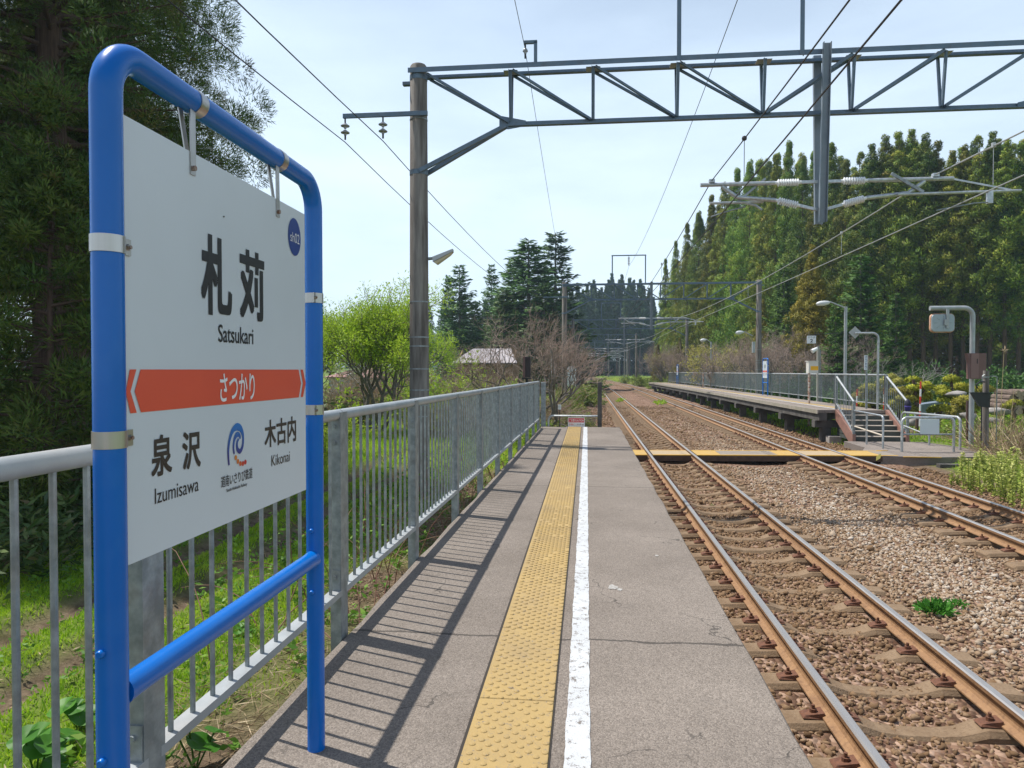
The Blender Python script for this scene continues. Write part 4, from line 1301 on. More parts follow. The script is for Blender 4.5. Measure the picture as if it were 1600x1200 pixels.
# ------------------------------------------------------------------ things at the end of the near platform
YE = 16.72
b = MB(); x = at(849, 630, YE).x
b.bevbox(x - 0.055, x + 0.055, YE - 0.05, YE + 0.06, -1.2, at(849, 597, YE).z, 0.008)
tag(b.build("end_post", galv_dark), "dark square steel post at the end of the picket fence", "post")
b = MB(); x2 = at(937, 630, YE).x
b.bevbox(x2 - 0.05, x2 + 0.05, YE - 0.05, YE + 0.05, -1.2, at(937, 597, YE).z, 0.008)
tag(b.build("end_post", dark_conc), "dark square post beside the near track at the end of the platform", "post")
br = thing("end_barrier", "low grey pipe barrier closing the end of the near platform", "barrier", (-0.5, YE, 0))
zb_ = at(890, 650, YE).z
xb0 = at(857, 660, YE).x
b = MB(); b.tube([(xb0, YE, -0.5), (xb0, YE, zb_ - 0.09), (xb0 + 0.03, YE, zb_ - 0.03), (xb0 + 0.09, YE, zb_), (x2 - 0.05, YE, zb_)], 0.024, 12); b.build("pipe", galv, br, True)
cs = thing("caution_sign", "red and white caution sign hung under the pipe at the platform end", "warning sign", (-0.2, YE - 0.03, 0))
pa, pb = at(887.5, 652.5, YE - 0.04), at(913.6, 652.5, YE - 0.04)
zc1 = pa.z; zc0 = zc1 - 0.34
b = MB(); b.bevbox(pa.x, pb.x, YE - 0.04, YE - 0.034, zc0, zc1, 0.0015); bd = b.build("board", mat("caution_white", (0.80, 0.80, 0.80), 0.4), cs)
yc = YE - 0.0415
zm_ = zc1 - 0.112
MB().add([(pa.x + 0.012, yc, zm_), (pb.x - 0.012, yc, zm_), (pb.x - 0.012, yc, zc1 - 0.012), (pa.x + 0.012, yc, zc1 - 0.012)], [(0, 1, 2, 3)]).build("red_field", mat("caution_red", (0.55, 0.02, 0.035), 0.4), bd)
lettering("lettering", "ご注意/CAUTION", mat("caution_white", (0.8,) * 3), bd, (0, yc - 0.001, 0), (1, 0, 0), (0, 0, 1), (pa.x + 0.025, pb.x - 0.025, zm_ + 0.018, zc1 - 0.030), 0.01)
lettering("lettering", "立入禁止", mat("caution_red", (0.55, 0.02, 0.035)), bd, (0, yc - 0.001, 0), (1, 0, 0), (0, 0, 1), (pa.x + 0.022, pa.x + 0.135, zm_ - 0.068, zm_ - 0.022), 0.01)
lettering("lettering", "ここから先へは", ink, bd, (0, yc - 0.001, 0), (1, 0, 0), (0, 0, 1), (pa.x + 0.143, pb.x - 0.022, zm_ - 0.068, zm_ - 0.022), 0.01)
for xx in (pa.x + 0.05, pb.x - 0.05):
    MB().box(xx - 0.01, xx + 0.01, YE - 0.0335, YE - 0.0255, zc1 - 0.03, zb_ + 0.01).build("strap", galv_dark, cs)

rb = thing("relay_box", "dark brown steel box on a short post behind the end of the picket fence", "equipment box", (at(823, 590, 17.6).x, 17.6, 0))
q0, q1 = at(817.5, 557, 17.6), at(829, 590, 17.6)
MB().bevbox(q0.x, q0.x + 0.055, 17.5, 17.72, q1.z, q0.z, 0.004).build("door", brown_paint, rb)
MB().bevbox(q0.x + 0.0555, q1.x, 17.52, 17.70, q1.z + 0.01, q0.z - 0.008, 0.004).build("cabinet", mat("dark_box", (0.035, 0.025, 0.025), 0.6), rb)
b = MB(); b.cyl(((q0.x + q1.x) / 2, 17.6, -1.3), ((q0.x + q1.x) / 2, 17.6, q1.z), 0.035, 10); b.box(q0.x - 0.02, q1.x + 0.02, 17.5, 17.7, q1.z - 0.03, q1.z - 0.001); b.build("post", dark_metal, rb)
ws = thing("marker_sign", "small white number plate on a thin stick beyond the platform end", "marker", (at(874, 640, 20).x, 20, -1.1))
pm = at(874.5, 636, 20)
MB().box(pm.x - 0.042, pm.x + 0.042, 19.99, 20.0, pm.z - 0.07, pm.z + 0.07).build("plate", mat("caution_white", (0.8,) * 3), ws)
lettering("lettering", "9", mat("grey_print", (0.35, 0.38, 0.42), 0.5), ws, (0, 19.987, 0), (1, 0, 0), (0, 0, 1), (pm.x - 0.02, pm.x + 0.02, pm.z - 0.045, pm.z + 0.045))
MB().cyl((pm.x, 20.01, -1.3), (pm.x, 20.01, pm.z), 0.012, 8).build("stick", dark_metal, ws)

# ------------------------------------------------------------------ foot crossing
def cross_y(x): return 18.62 + 0.075 * x, 19.74 + 0.075 * x
ZC = RAIL_Z - 0.012
segs_ = [(0.80, 1.575, 'y', "yellow edged crossing board between the platform and the first rail"), (1.725, 2.70, 'yb', "yellow edged crossing board between the rails of the near track"),
         (2.86, 5.50, 'g', "long grey crossing board between the two tracks"), (5.66, 6.63, 'yb', "yellow edged crossing board between the rails of the far track"),
         (6.79, 8.0, 'gy', "yellow and grey crossing board leading to the ramp by the stairs")]
for x0, x1, kind, lab in segs_:
    cb_ = thing("crossing_board", lab, "crossing board", ((x0 + x1) / 2, 19.2, ZC), "boards of the foot crossing")
    def quad(xa_, xb_, ta, tb, z0, z1):
        ya0, yb0 = cross_y(xa_); ya1, yb1 = cross_y(xb_)
        P = [(xa_, ya0 + (yb0 - ya0) * ta), (xb_, ya1 + (yb1 - ya1) * ta), (xb_, ya1 + (yb1 - ya1) * tb), (xa_, ya0 + (yb0 - ya0) * tb)]
        return [(p[0], p[1], z) for z in (z0, z1) for p in P], [(3, 2, 1, 0), (4, 5, 6, 7), (0, 1, 5, 4), (1, 2, 6, 5), (2, 3, 7, 6), (3, 0, 4, 7)]
    MB().add(*quad(x0, x1, 0, 1, ZC - 0.16, ZC - 0.02)).build("beam", side_dark, cb_)
    tops = []
    if kind == 'y': tops = [(x0, x1, 'y')]
    elif kind == 'yb': tops = [(x0, x1, 'b')]
    elif kind == 'g': tops = [(x0, x0 + 0.62, 'y'), (x0 + 0.625, x1 - 0.55, 'g'), (x1 - 0.545, x1, 'y')]
    else: tops = [(x0, x0 + 0.8, 'y'), (x0 + 0.805, x1, 'g')]
    for a_, b_, k in tops:
        MB().add(*quad(a_, b_, 0.09, 0.91, ZC - 0.0195, ZC)).build("top_plate", {'y': mat("worn_yellow_board", (0.47, 0.29, 0.07), 0.8, 0, (0.38, 0.27, 0.11), 5), 'b': mat("faded_yellow_board", (0.40, 0.30, 0.17), 0.8, 0, (0.33, 0.26, 0.18), 5), 'g': grey_board}[k], cb_)
    for ta, tb in ((0, 0.088), (0.912, 1)):
        MB().add(*quad(x0, x1, ta, tb, ZC - 0.0195, ZC + 0.002)).build("edge_strip", yellow_m, cb_)

# ramp to the stairs
b = MB()
rp_ = [(7.55, 19.2), (8.6, 18.95), (10.6, 19.35), (10.9, 20.6), (10.3, 23.0), (7.95, 23.0), (7.9, 21.2), (7.55, 20.4)]
b.prism([(x, y, -1.2) for x, y in rp_], (0, 0, 1.2 - 0.885))
tag(b.build("ramp_path", path_asph), kind='structure')
b = MB(); b.bar((8.02, 18.98, ZC), (8.9, 18.93, ZC), 0.06, 0.02); b.bar((7.9, 20.35, ZC), (8.2, 20.4, ZC), 0.06, 0.02)
tag(b.build("ramp_edge_line", yellow_m), kind='structure')
b = MB(); rg = random.Random(3)
b.bevbox(8.6, 9.5, 18.35, 18.55, -1.15, -0.98, 0.01)
tag(b.build("old_sleeper_block", dark_conc), "weathered concrete block lying in front of the ramp", "block")

# ------------------------------------------------------------------ the far platform on stilts
P2Y0, P2Y1 = 24.55, 84.0
def p2x(y): return 7.64 - 0.50 * max(0.0, (y - 45) / 39.0) ** 1.7
def p2z(y): return -0.0 - 0.13 * max(0.0, (y - P2Y0) / (P2Y1 - P2Y0))
P2W = 2.15
p2 = thing("station_platform", "raised far platform standing on dark concrete stilts beside the second track", "platform", (8.7, 54, -1.1))
ysl = np.linspace(P2Y0, P2Y1, 46)
def strip(b, o0, o1, z0, z1, mi=0, ys=ysl):
    vs, fs = [], []
    for y in ys:
        x = p2x(y); z = p2z(y)
        vs += [(x + o0, y, z + z0), (x + o1, y, z + z0), (x + o1, y, z + z1), (x + o0, y, z + z1)]
    for i in range(len(ys) - 1):
        for j in range(4):
            jj = (j + 1) % 4
            fs.append((i * 4 + j, i * 4 + jj, (i + 1) * 4 + jj, (i + 1) * 4 + j))
    k = (len(ys) - 1) * 4
    fs += [(3, 2, 1, 0), (k, k + 1, k + 2, k + 3)]
    b.add(vs, fs, mi)
b = MB(); strip(b, 0.02, P2W, -0.10, 0.0); b.build("deck", asphalt2, p2)
edge_conc = mat("mossy_pale_concrete", (0.34, 0.30, 0.25), 0.9, 0, (0.22, 0.21, 0.16), 2.5, bump=0.2)
b = MB(); strip(b, -0.01, 0.0195, -0.13, 0.004); b.build("edge_coping", edge_conc, p2)
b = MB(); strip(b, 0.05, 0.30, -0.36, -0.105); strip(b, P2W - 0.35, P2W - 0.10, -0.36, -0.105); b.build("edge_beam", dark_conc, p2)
b = MB(); strip(b, 0.80, 0.88, 0.0, 0.004); b.build("white_line", line_white, p2)
b = MB(); strip(b, 0.96, 1.26, 0.0, 0.006); b.build("tactile_paving", tactile_m, p2)
y = 24.95
rg = random.Random(5)
while y < P2Y1 - 0.5:
    x = p2x(y); z = p2z(y)
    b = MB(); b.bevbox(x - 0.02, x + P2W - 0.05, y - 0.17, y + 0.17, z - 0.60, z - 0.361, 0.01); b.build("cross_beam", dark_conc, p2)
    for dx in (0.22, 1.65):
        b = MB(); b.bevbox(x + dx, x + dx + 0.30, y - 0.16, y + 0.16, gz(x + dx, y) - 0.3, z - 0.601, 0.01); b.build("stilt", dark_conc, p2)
    y += 4.25
MB().bevbox(7.95, 8.35, 24.35, 24.7, -1.3, -0.86, 0.01).build("footing", concrete, p2)

f2 = [P2Y0 + 0.08 + 1.62 * i for i in range(37)]
make_fence("long grey picket fence along the back of the far platform", lambda y: p2x(y) + P2W + 0.03, f2, lambda y: p2z(y) + 1.19, lambda y: p2z(y) + 0.20, -0.35, 0.125, 100, post_w=0.075, thick=1.15)

# stairs down from the near end of the far platform
SX0, SX1 = 8.30, 9.78
st = thing("stairs", "brown and grey concrete stairs with handrails at the near end of the far platform", "stairs", (9.0, 23.6, -0.9))
nr = 6; ZG = -0.885; rise = -ZG / nr; run = 0.30
riser_m = mat("stair_riser_green_grey", (0.055, 0.065, 0.060), 0.85, 0, (0.085, 0.09, 0.08), 8)
tread_m = mat("stair_tread", (0.36, 0.31, 0.26), 0.85, 0, (0.26, 0.23, 0.20), 10)
for i in range(nr - 1):
    y1 = P2Y0 - run * (nr - 1 - i)
    zt_ = ZG + rise * (i + 1)
    b = MB(); b.box(SX0, SX1, y1, P2Y0 - 0.002, zt_ - rise + (0.0 if i == 0 else 0.001), zt_ - 0.022, 0)
    b.box(SX0, SX1, y1 - 0.015, y1 + run if i < nr - 2 else P2Y0 - 0.002, zt_ - 0.0215, zt_, 1)
    b.build("step", [riser_m, tread_m], st)
MB().box(SX0, SX1, P2Y0 + 0.001, P2Y0 + 0.10, ZG, -0.101).build("top_riser", riser_m, st)
yb_ = P2Y0 - run * (nr - 1) - 0.06
for x in (SX0 - 0.10, SX1 + 0.005):
    b = MB(); b.prism([(x, P2Y0 + 0.02, -0.30), (x, P2Y0 + 0.02, 0.02), (x, P2Y0 - 0.05, 0.02), (x, yb_, ZG + 0.22), (x, yb_, ZG - 0.05), (x, yb_ + 0.30, ZG - 0.05)], (0.095, 0, 0)); b.build("stringer", stair_brown, st)
    xm = x + 0.047
    for yy_, zz0, zz1 in ((P2Y0 + 0.04, -0.1, 1.18), (yb_ + 0.04, ZG, 0.36)):
        MB().bevbox(xm - 0.037, xm + 0.037, yy_ - 0.037, yy_ + 0.037, zz0, zz1, 0.006).build("handrail_post", galv_dark, st)
    MB().tube([(xm, P2Y0 + 0.02, 1.10), (xm, yb_ + 0.05, 0.34)], 0.034, 12).build("handrail", galv_light, st, True)
    MB().bar((xm, P2Y0, 0.20), (xm, yb_ + 0.06, -0.60), 0.05, 0.035).build("lower_rail", galv_light, st)
    for k in range(11):
        t = (k + 0.5) / 11
        yy_ = P2Y0 + (yb_ + 0.04 - P2Y0) * t
        MB().cyl((xm, yy_, 0.20 - 0.80 * t), (xm, yy_, 1.10 - 0.76 * t), 0.0085, 6).build("baluster", galv_dark, st)
cvr = thing("post_cap_cover", "dark purple padded hood pulled over the lower right handrail post", "cover", (SX1 + 0.05, yb_ + 0.04, 0.2))
b = MB(); b.lathe((SX1 + 0.052, yb_ + 0.03, 0.06), [(0.055, 0), (0.085, 0.04), (0.092, 0.16), (0.075, 0.22)], 14); b.build("bag", mat("purple_cloth", (0.02, 0.014, 0.10), 0.6), cvr, True)
b = MB(); b.lathe((SX1 + 0.052, yb_ + 0.03, 0.20), [(0.078, 0), (0.095, 0.05), (0.085, 0.12), (0.055, 0.19), (0.02, 0.23)], 14); b.build("hood", mat("dark_navy_cloth", (0.012, 0.012, 0.03), 0.7), cvr, True)
b = MB(); b.lathe((SX1 + 0.052, yb_ + 0.03, 0.185), [(0.082, 0), (0.099, 0.012), (0.099, 0.03), (0.082, 0.04)], 14); b.build("band", mat("violet_band", (0.09, 0.07, 0.33), 0.6), cvr, True)

# pipe barriers below the stairs
bar1 = thing("pipe_barrier", "slanting three-legged grey pipe barrier right in front of the stairs", "barrier", (8.3, 22, ZG))
L0, L1 = on(1331, 688.5, -0.885), on(1379.5, 701, -0.885)
Lm = (L0 + L1) / 2
T0, T1 = Vector((L0.x, L0.y, 0.07)), Vector((L1.x, L1.y, 0.03))
b = MB(); b.tube([L0 - Vector((0, 0, .1)), T0 - Vector((0, 0, .07)), T0 + (T1 - T0).normalized() * 0.07, T1 - (T1 - T0).normalized() * 0.07, T1 - Vector((0, 0, .07)), L1 - Vector((0, 0, .1))], 0.030, 12); b.build("frame", galv, bar1, True)
b = MB(); b.cyl(L0.lerp(T0, 0.5), L1.lerp(T1, 0.40), 0.024, 10); b.build("middle_rail", mat("rusty_cream_pipe", (0.50, 0.44, 0.36), 0.6), bar1)
b = MB(); b.cyl(Lm - Vector((0, 0, .1)), (T0 + T1) / 2 - Vector((0, 0, .03)), 0.028, 10); b.build("leg", galv, bar1)
bar2 = thing("pipe_barrier", "grey U-shaped pipe barrier carrying a blank white board right of the stairs", "barrier", (9.2, 20.4, ZG))
L0, L1 = on(1409, 706, -0.885), on(1490, 706, -0.885)
ztp = at(1440, 652.5, L0.y).z
def ubar(b, L0, L1, z0, z1, r):
    T0, T1 = Vector((L0.x, L0.y, z0)), Vector((L1.x, L1.y, z1)); d = (T1 - T0).normalized()
    pts = [L0 - Vector((0, 0, .1)), T0 - Vector((0, 0, .12)), T0 - Vector((0, 0, .05)) + d * 0.03, T0 + d * 0.11, T1 - d * 0.11, T1 - Vector((0, 0, .05)) - d * 0.03, T1 - Vector((0, 0, .12)), L1 - Vector((0, 0, .1))]
    b.tube(pts, r, 12)
b = MB(); ubar(b, L0, L1, ztp, ztp, 0.034); b.build("frame", galv, bar2, True)
zl_ = at(1440, 679, L0.y).z
MB().cyl((L0.x, L0.y, zl_), (L1.x, L1.y, zl_), 0.022, 10).build("lower_rail", galv_dark, bar2)
q0, q1 = at(1437.5, 654.8, L0.y - 0.04), at(1467.5, 678.5, L0.y - 0.04)
MB().bevbox(q0.x, q1.x, L0.y - 0.05, L0.y - 0.036, q1.z, q0.z, 0.004).build("board", white_plate, bar2)
bar3 = thing("pipe_barrier", "grey pipe barrier slanting down behind the one with the white board", "barrier", (9.5, 22, ZG))
L0, L1 = on(1409, 690, -0.9), on(1500, 704, -0.9)
b = MB(); ubar(b, L0, L1, at(1409, 644, L0.y).z, at(1500, 652, L1.y).z, 0.034); b.build("frame", galv_light, bar3, True)
Lm = (L0 + L1) / 2
b = MB(); b.cyl(Lm - Vector((0, 0, .1)), Vector((Lm.x, Lm.y, (at(1409, 644, L0.y).z + at(1500, 652, L1.y).z) / 2 - 0.03)), 0.028, 10); b.build("leg", galv, bar3)
MB().cyl(Vector((L0.x, L0.y, at(1409, 664, L0.y).z)), Lm + Vector((0, 0, 0.30)), 0.022, 10).build("middle_rail", galv_light, bar3)

# mirror pole with its box
MX, MY = 11.15, 21.9
mz = at(1518, 480, MY).z
MX = at(1519, 560, MY).x
mp_ = thing("mirror_pole", "tall galvanised pole bent over to the left carrying a traffic mirror", "mirror pole", (MX, MY, -0.95))
xe = at(1453, 480, MY).x
rr_ = 0.068
pts = [(MX, MY, -1.2), (MX, MY, mz - 0.26)]
for i in range(1, 9):
    a = PI / 2 * i / 8
    pts.append((MX - 0.24 + 0.24 * math.cos(a), MY, mz - 0.26 + 0.24 * math.sin(a)))
pts.append((xe, MY, mz - 0.02))
MB().tube(pts, rr_, 18).build("pole", galv_light, mp_, True)
q0, q1 = at(1454, 490.5, MY - 0.02), at(1491, 519, MY - 0.02)
cx_, cz_ = (q0.x + q1.x) / 2, (q0.z + q1.z) / 2
hw, hh = (q1.x - q0.x) / 2, (q0.z - q1.z) / 2
def rrect(hw, hh, r, y):
    pts = []
    for sx, sz, a0 in ((1, 1, 0), (-1, 1, 90), (-1, -1, 180), (1, -1, 270)):
        for k in range(5):
            a = math.radians(a0 + 22.5 * k)
            pts.append((cx_ + sx * (hw - r) + r * math.cos(a), y, cz_ + sz * (hh - r) + r * math.sin(a)))
    return pts
def shell(rings):
    n = len(rings[0]); vs = [p for r in rings for p in r]; fs = []
    for i in range(len(rings) - 1):
        for j in range(n):
            jj = (j + 1) % n; fs.append((i * n + j, i * n + jj, (i + 1) * n + jj, (i + 1) * n + j))
    fs += [tuple(range(n)), tuple((len(rings) - 1) * n + j for j in range(n))]
    return vs, fs
MB().add(*shell([rrect(hw * 0.93, hh * 0.91, .09, MY - 0.075), rrect(hw * 0.96, hh * 0.95, .10, MY - 0.05), rrect(hw * 0.96, hh * 0.95, .10, MY + 0.03)])).build("mirror_back", mat("mirror_back_grey", (0.30, 0.36, 0.40), 0.5, 0.2, (0.36, 0.41, 0.44), 6), mp_)
MB().add(*shell([rrect(hw, hh, .11, MY - 0.035), rrect(hw * 1.02, hh * 1.03, .115, MY - 0.015), rrect(hw * 1.02, hh * 1.03, .115, MY + 0.05)])).build("mirror_rim", mat("rust_orange_rim", (0.50, 0.22, 0.10), 0.6, 0, (0.55, 0.42, 0.34), 6), mp_)
for a in range(8):
    ca, sa = math.cos(a * PI / 4), math.sin(a * PI / 4)
    MB().bar((cx_ + hw * 0.45 * ca, MY - 0.078, cz_ + hh * 0.45 * sa), (cx_ + hw * 0.78 * ca, MY - 0.078, cz_ + hh * 0.78 * sa), 0.014, 0.008, (0, 1, 0)).build("mirror_rib", galv_dark, mp_)
xs_ = at(1478, 500, MY).x
b = MB(); b.bar((xs_, MY - 0.10, mz - 0.05), (xs_, MY - 0.10, cz_ - hh * 0.58), 0.075, 0.035, (0, 1, 0)); b.box(xs_ - 0.10, xs_ + 0.02, MY - 0.135, MY - 0.076, cz_ - 0.07, cz_ + 0.10); b.build("mirror_hanger", galv_light, mp_)
bx = thing("control_box", "brown painted steel control box fixed to the mirror pole", "control box", (MX, MY - 0.1, 0.9))
q0, q1 = at(1513.5, 552, MY - 0.2), at(1538, 592, MY - 0.2)
xm = at(1526, 570, MY - 0.2).x
MB().bevbox(q0.x, q1.x, MY - 0.30, MY - 0.075, q1.z, q0.z, 0.008).build("cabinet", brown_paint, bx)
MB().bevbox(q0.x + 0.012, xm, MY - 0.312, MY - 0.3005, q1.z + 0.015, q0.z - 0.015, 0.003).build("door", mat("brown_paint_light", (0.215, 0.125, 0.112), 0.5), bx)
MB().box(xm - 0.05, xm - 0.035, MY - 0.325, MY - 0.3125, q0.z - 0.30, q0.z - 0.16).build("handle", dark_metal, bx)
b = MB(); b.prism([(q0.x - 0.07, MY - 0.30, q0.z), (q0.x - 0.002, MY - 0.30, q0.z), (q0.x - 0.002, MY - 0.30, q0.z - 0.30)], (0, 0.2, 0)); b.build("side_bracket", brown_paint, bx)

# short concrete pole with black cover
KY = 20.3
kx = at(1540, 640, KY).x
kp = thing("concrete_post", "short weathered concrete post among the reeds with a bent conduit on top", "post", (kx, KY, -1))
b = MB(); b.tube([(kx, KY, -1.3), (kx, KY, at(1540, 579, KY).z)], [0.085, 0.072], 16); b.build("post", pole_conc, kp, True)
zt_ = at(1540, 588, KY).z
b = MB(); b.tube([(kx + 0.06, KY - 0.07, zt_), (kx + 0.22, KY - 0.07, zt_), (kx + 0.24, KY - 0.07, zt_ - 0.02), (kx + 0.24, KY - 0.07, -1.1)], 0.013, 8); b.build("conduit", galv_dark, kp, True)
b = MB(); b.tube([(kx - 0.08, KY - 0.09, zt_ + 0.05), (kx - 0.14, KY - 0.09, zt_), (kx - 0.14, KY - 0.09, zt_ - 0.16)], 0.013, 8); b.build("conduit", galv_dark, kp, True)
b = MB(); b.tube([(kx - 0.08, KY - 0.10, zt_ - 0.15), (kx - 0.20, KY - 0.10, zt_ - 0.14), (kx - 0.30, KY - 0.10, zt_ - 0.22), (kx - 0.27, KY - 0.10, zt_ - 0.32)], 0.02, 8); b.build("cable", dark_metal, kp, True)
MB().tube([(kx, KY, zt_ - 0.04), (kx, KY, zt_ + 0.0)], 0.082, 16).build("band", galv_dark, kp, True)
MB().cyl((kx - 0.13, KY - 0.05, -1.1), (kx - 0.13, KY - 0.05, 0.6), 0.016, 8).build("conduit", dark_metal, kp, True)
bc = thing("cable_trough", "black wedge-shaped cable cover strapped to the short concrete post", "cover", (kx, KY, 0.7))
q0, q1 = at(1515.5, 614, KY - 0.1), at(1545, 637, KY - 0.1)
b = MB(); b.prism([(q0.x, KY - 0.16, q0.z), (q1.x, KY - 0.16, q0.z), (q1.x, KY - 0.16, q1.z), (q0.x + 0.22, KY - 0.16, q1.z + 0.03)], (0, 0.075, 0)); b.build("wedge", mat("black_plastic", (0.012, 0.012, 0.016), 0.35), bc)
b = MB(); b.bevbox(q0.x - 0.01, q1.x + 0.01, KY - 0.19, KY - 0.08, q0.z + 0.001, q0.z + 0.02, 0.003); b.build("lid", mat("black_plastic", (0.012,) * 3), bc)
MB().box(at(1511.5, 600, 22.6).x, at(1515.5, 600, 22.6).x, 22.58, 22.66, -1.1, at(1513, 626, 22.6).z).build("iron_stake", mat("dark_rust", (0.06, 0.03, 0.025), 0.8))
tag(bpy.data.objects["iron_stake"], "dark rusty iron stake just left of the mirror pole", "stake")

# things on and behind the far platform
def lamp_post(px, ptop, phead, Y, label, hr, base=None, pole_r=0.05):
    p = at(px, ptop, Y); h = at(*phead, Y)
    r = thing("lamp_post", label, "lamp post", (p.x, Y, 0), "lamp posts of the far platform")
    if base is not None:
        b = MB(); b.tube([(p.x, Y, base), (p.x, Y, p.z)], pole_r, 12); b.build("pole", galv_light, r, True)
    b = MB(); b.tube([(p.x, Y, p.z - 0.08), (p.x - 0.12, Y, p.z - 0.01), (h.x + 0.25, Y, h.z + 0.02), (h.x + 0.1, Y, h.z + 0.02)], 0.028, 10); b.build("arm", galv_light, r, True)
    b = MB(); b.lathe((h.x + 0.22, Y, h.z + 0.01), [(0.03, 0), (0.07, 0.06), (hr, 0.22), (hr * 1.05, 0.38), (hr * 0.7, 0.50), (0.02, 0.54)], 14, (-1, 0, -0.12)); b.build("lamp_head", mat("lamp_head_grey", (0.55, 0.57, 0.57), 0.4), r, True)
    return r
lamp_post(1321.5, 479, (1288, 473), 30.0, "tallest lamp post behind the far platform fence near the stairs", 0.10, -0.6, 0.06)
lamp_post(1111, 534, (1100, 531), 62.0, "distant lamp post behind the far platform in front of the pale yellow tree", 0.13, -0.6, 0.07)
lamp_post(1176, 523, (1157, 519), 46.6, "short lamp arm on the portal pole behind the far platform", 0.12, None)
mbx = at(1176, 540, 46.6)
o = MB().bevbox(mbx.x - 0.02, mbx.x + 0.14, 46.5, 46.75, at(1176, 551, 46.6).z, at(1176, 534, 46.6).z, 0.01).build("meter_box", galv_light); tag(o, "pale grey meter box on the portal pole behind the far platform", "meter box")

dp = at(1372, 560, 24.9); ze = at(1372, 519.5, 24.9).z; xe = at(1336, 520, 24.9).x
dg_ = thing("diamond_sign", "grey bent pole holding a diamond sign seen from behind above the stairs", "diamond sign", (dp.x, 24.9, 0))
pts = [(dp.x, 24.9, -0.02), (dp.x, 24.9, ze - 0.2)]
for i in range(1, 7):
    a = PI / 2 * i / 6; pts.append((dp.x - 0.18 + 0.18 * math.cos(a), 24.9, ze - 0.2 + 0.18 * math.sin(a)))
pts.append((xe, 24.9, ze - 0.02))
MB().tube(pts, 0.036, 14).build("pole", galv, dg_, True)
dc = at(1336, 519.5, 24.95)
MB().prism([(dc.x - 0.205, 24.94, dc.z), (dc.x, 24.94, dc.z - 0.205), (dc.x + 0.205, 24.94, dc.z), (dc.x, 24.94, dc.z + 0.205)], (0, 0.008, 0)).build("diamond_plate", mat("plate_back_grey", (0.40, 0.41, 0.41), 0.5, 0.2), dg_)
np_ = at(1354, 590, 25.4)
ns = thing("name_post", "slim grey post with a narrow white upright name plate behind the stairs", "name sign", (np_.x, 25.4, 0))
MB().cyl((np_.x, 25.4, -0.05), (np_.x, 25.4, at(1354, 556, 25.4).z), 0.03, 12).build("post", galv_dark, ns)
q0, q1 = at(1352, 555, 25.3), at(1356, 578, 25.3)
pl = MB().bevbox(q0.x - 0.01, q1.x, 25.34, 25.365, q1.z, q0.z, 0.003).build("plate", white_plate, ns)
for i, ch in enumerate("さつかり"):
    zc = q0.z - 0.06 - i * 0.115
    lettering("lettering", ch, blue_print, pl, (0, 25.338, 0), (1, 0, 0), (0, 0, 1), (q0.x + 0.005, q1.x - 0.015, zc - 0.045, zc + 0.04))

tp = thing("track_number_sign", "white square sign with the number 2 hanging on a rod beside the tall lamp post", "platform sign", (at(1268, 530, 30).x, 30, 2.5))
q0, q1 = at(1261, 524.5, 30), at(1275, 536.5, 30)
pl = MB().bevbox(q0.x, q1.x, 30.0, 30.02, q1.z, q0.z, 0.003).build("plate", mat("sign_white", (0.72, 0.75, 0.78), 0.35), tp)
w_ = q1.x - q0.x; h_ = q0.z - q1.z
lettering("lettering", "のりば", ink, pl, (0, 29.998, 0), (1, 0, 0), (0, 0, 1), (q0.x + w_ * 0.1, q1.x - w_ * 0.1, q1.z + h_ * 0.66, q1.z + h_ * 0.92))
lettering("lettering", "2", ink, pl, (0, 29.998, 0), (1, 0, 0), (0, 0, 1), (q0.x + w_ * 0.34, q1.x - w_ * 0.34, q1.z + h_ * 0.12, q1.z + h_ * 0.56), 0.02)
rx = at(1321.5, 520, 30)
MB().tube([(q0.x - 0.02, 30.01, q0.z + 0.03), (rx.x - 0.055, 30.01, rx.z)], 0.012, 8).build("rod", dark_metal, tp)
MB().cyl((q1.x - 0.03, 30.01, q0.z), (q1.x - 0.03, 30.01, q0.z + 0.16), 0.012, 8).build("hook", dark_metal, tp)
tp2 = thing("track_number_sign", "distant small white number sign beyond the far platform", "platform sign", (at(1086, 559, 66).x, 66, 2))
q0, q1 = at(1083, 555.5, 66), at(1089.5, 562, 66)
pl = MB().bevbox(q0.x, q1.x, 66.0, 66.03, q1.z, q0.z, 0.004).build("plate", mat("sign_white", (0.72, 0.75, 0.78), 0.35), tp2)
w_ = q1.x - q0.x; h_ = q0.z - q1.z
lettering("lettering", "2", ink, pl, (0, 65.995, 0), (1, 0, 0), (0, 0, 1), (q0.x + w_ * 0.34, q1.x - w_ * 0.34, q1.z + h_ * 0.12, q1.z + h_ * 0.56))
xx = at(1092, 559, 66).x
MB().cyl((xx, 66.02, -0.5), (xx, 66.02, q0.z), 0.03, 8).build("post", galv_dark, tp2)
MB().cyl((xx, 66.02, (q0.z + q1.z) / 2), (q1.x - 0.02, 66.02, (q0.z + q1.z) / 2), 0.02, 8).build("bracket", galv_dark, tp2)

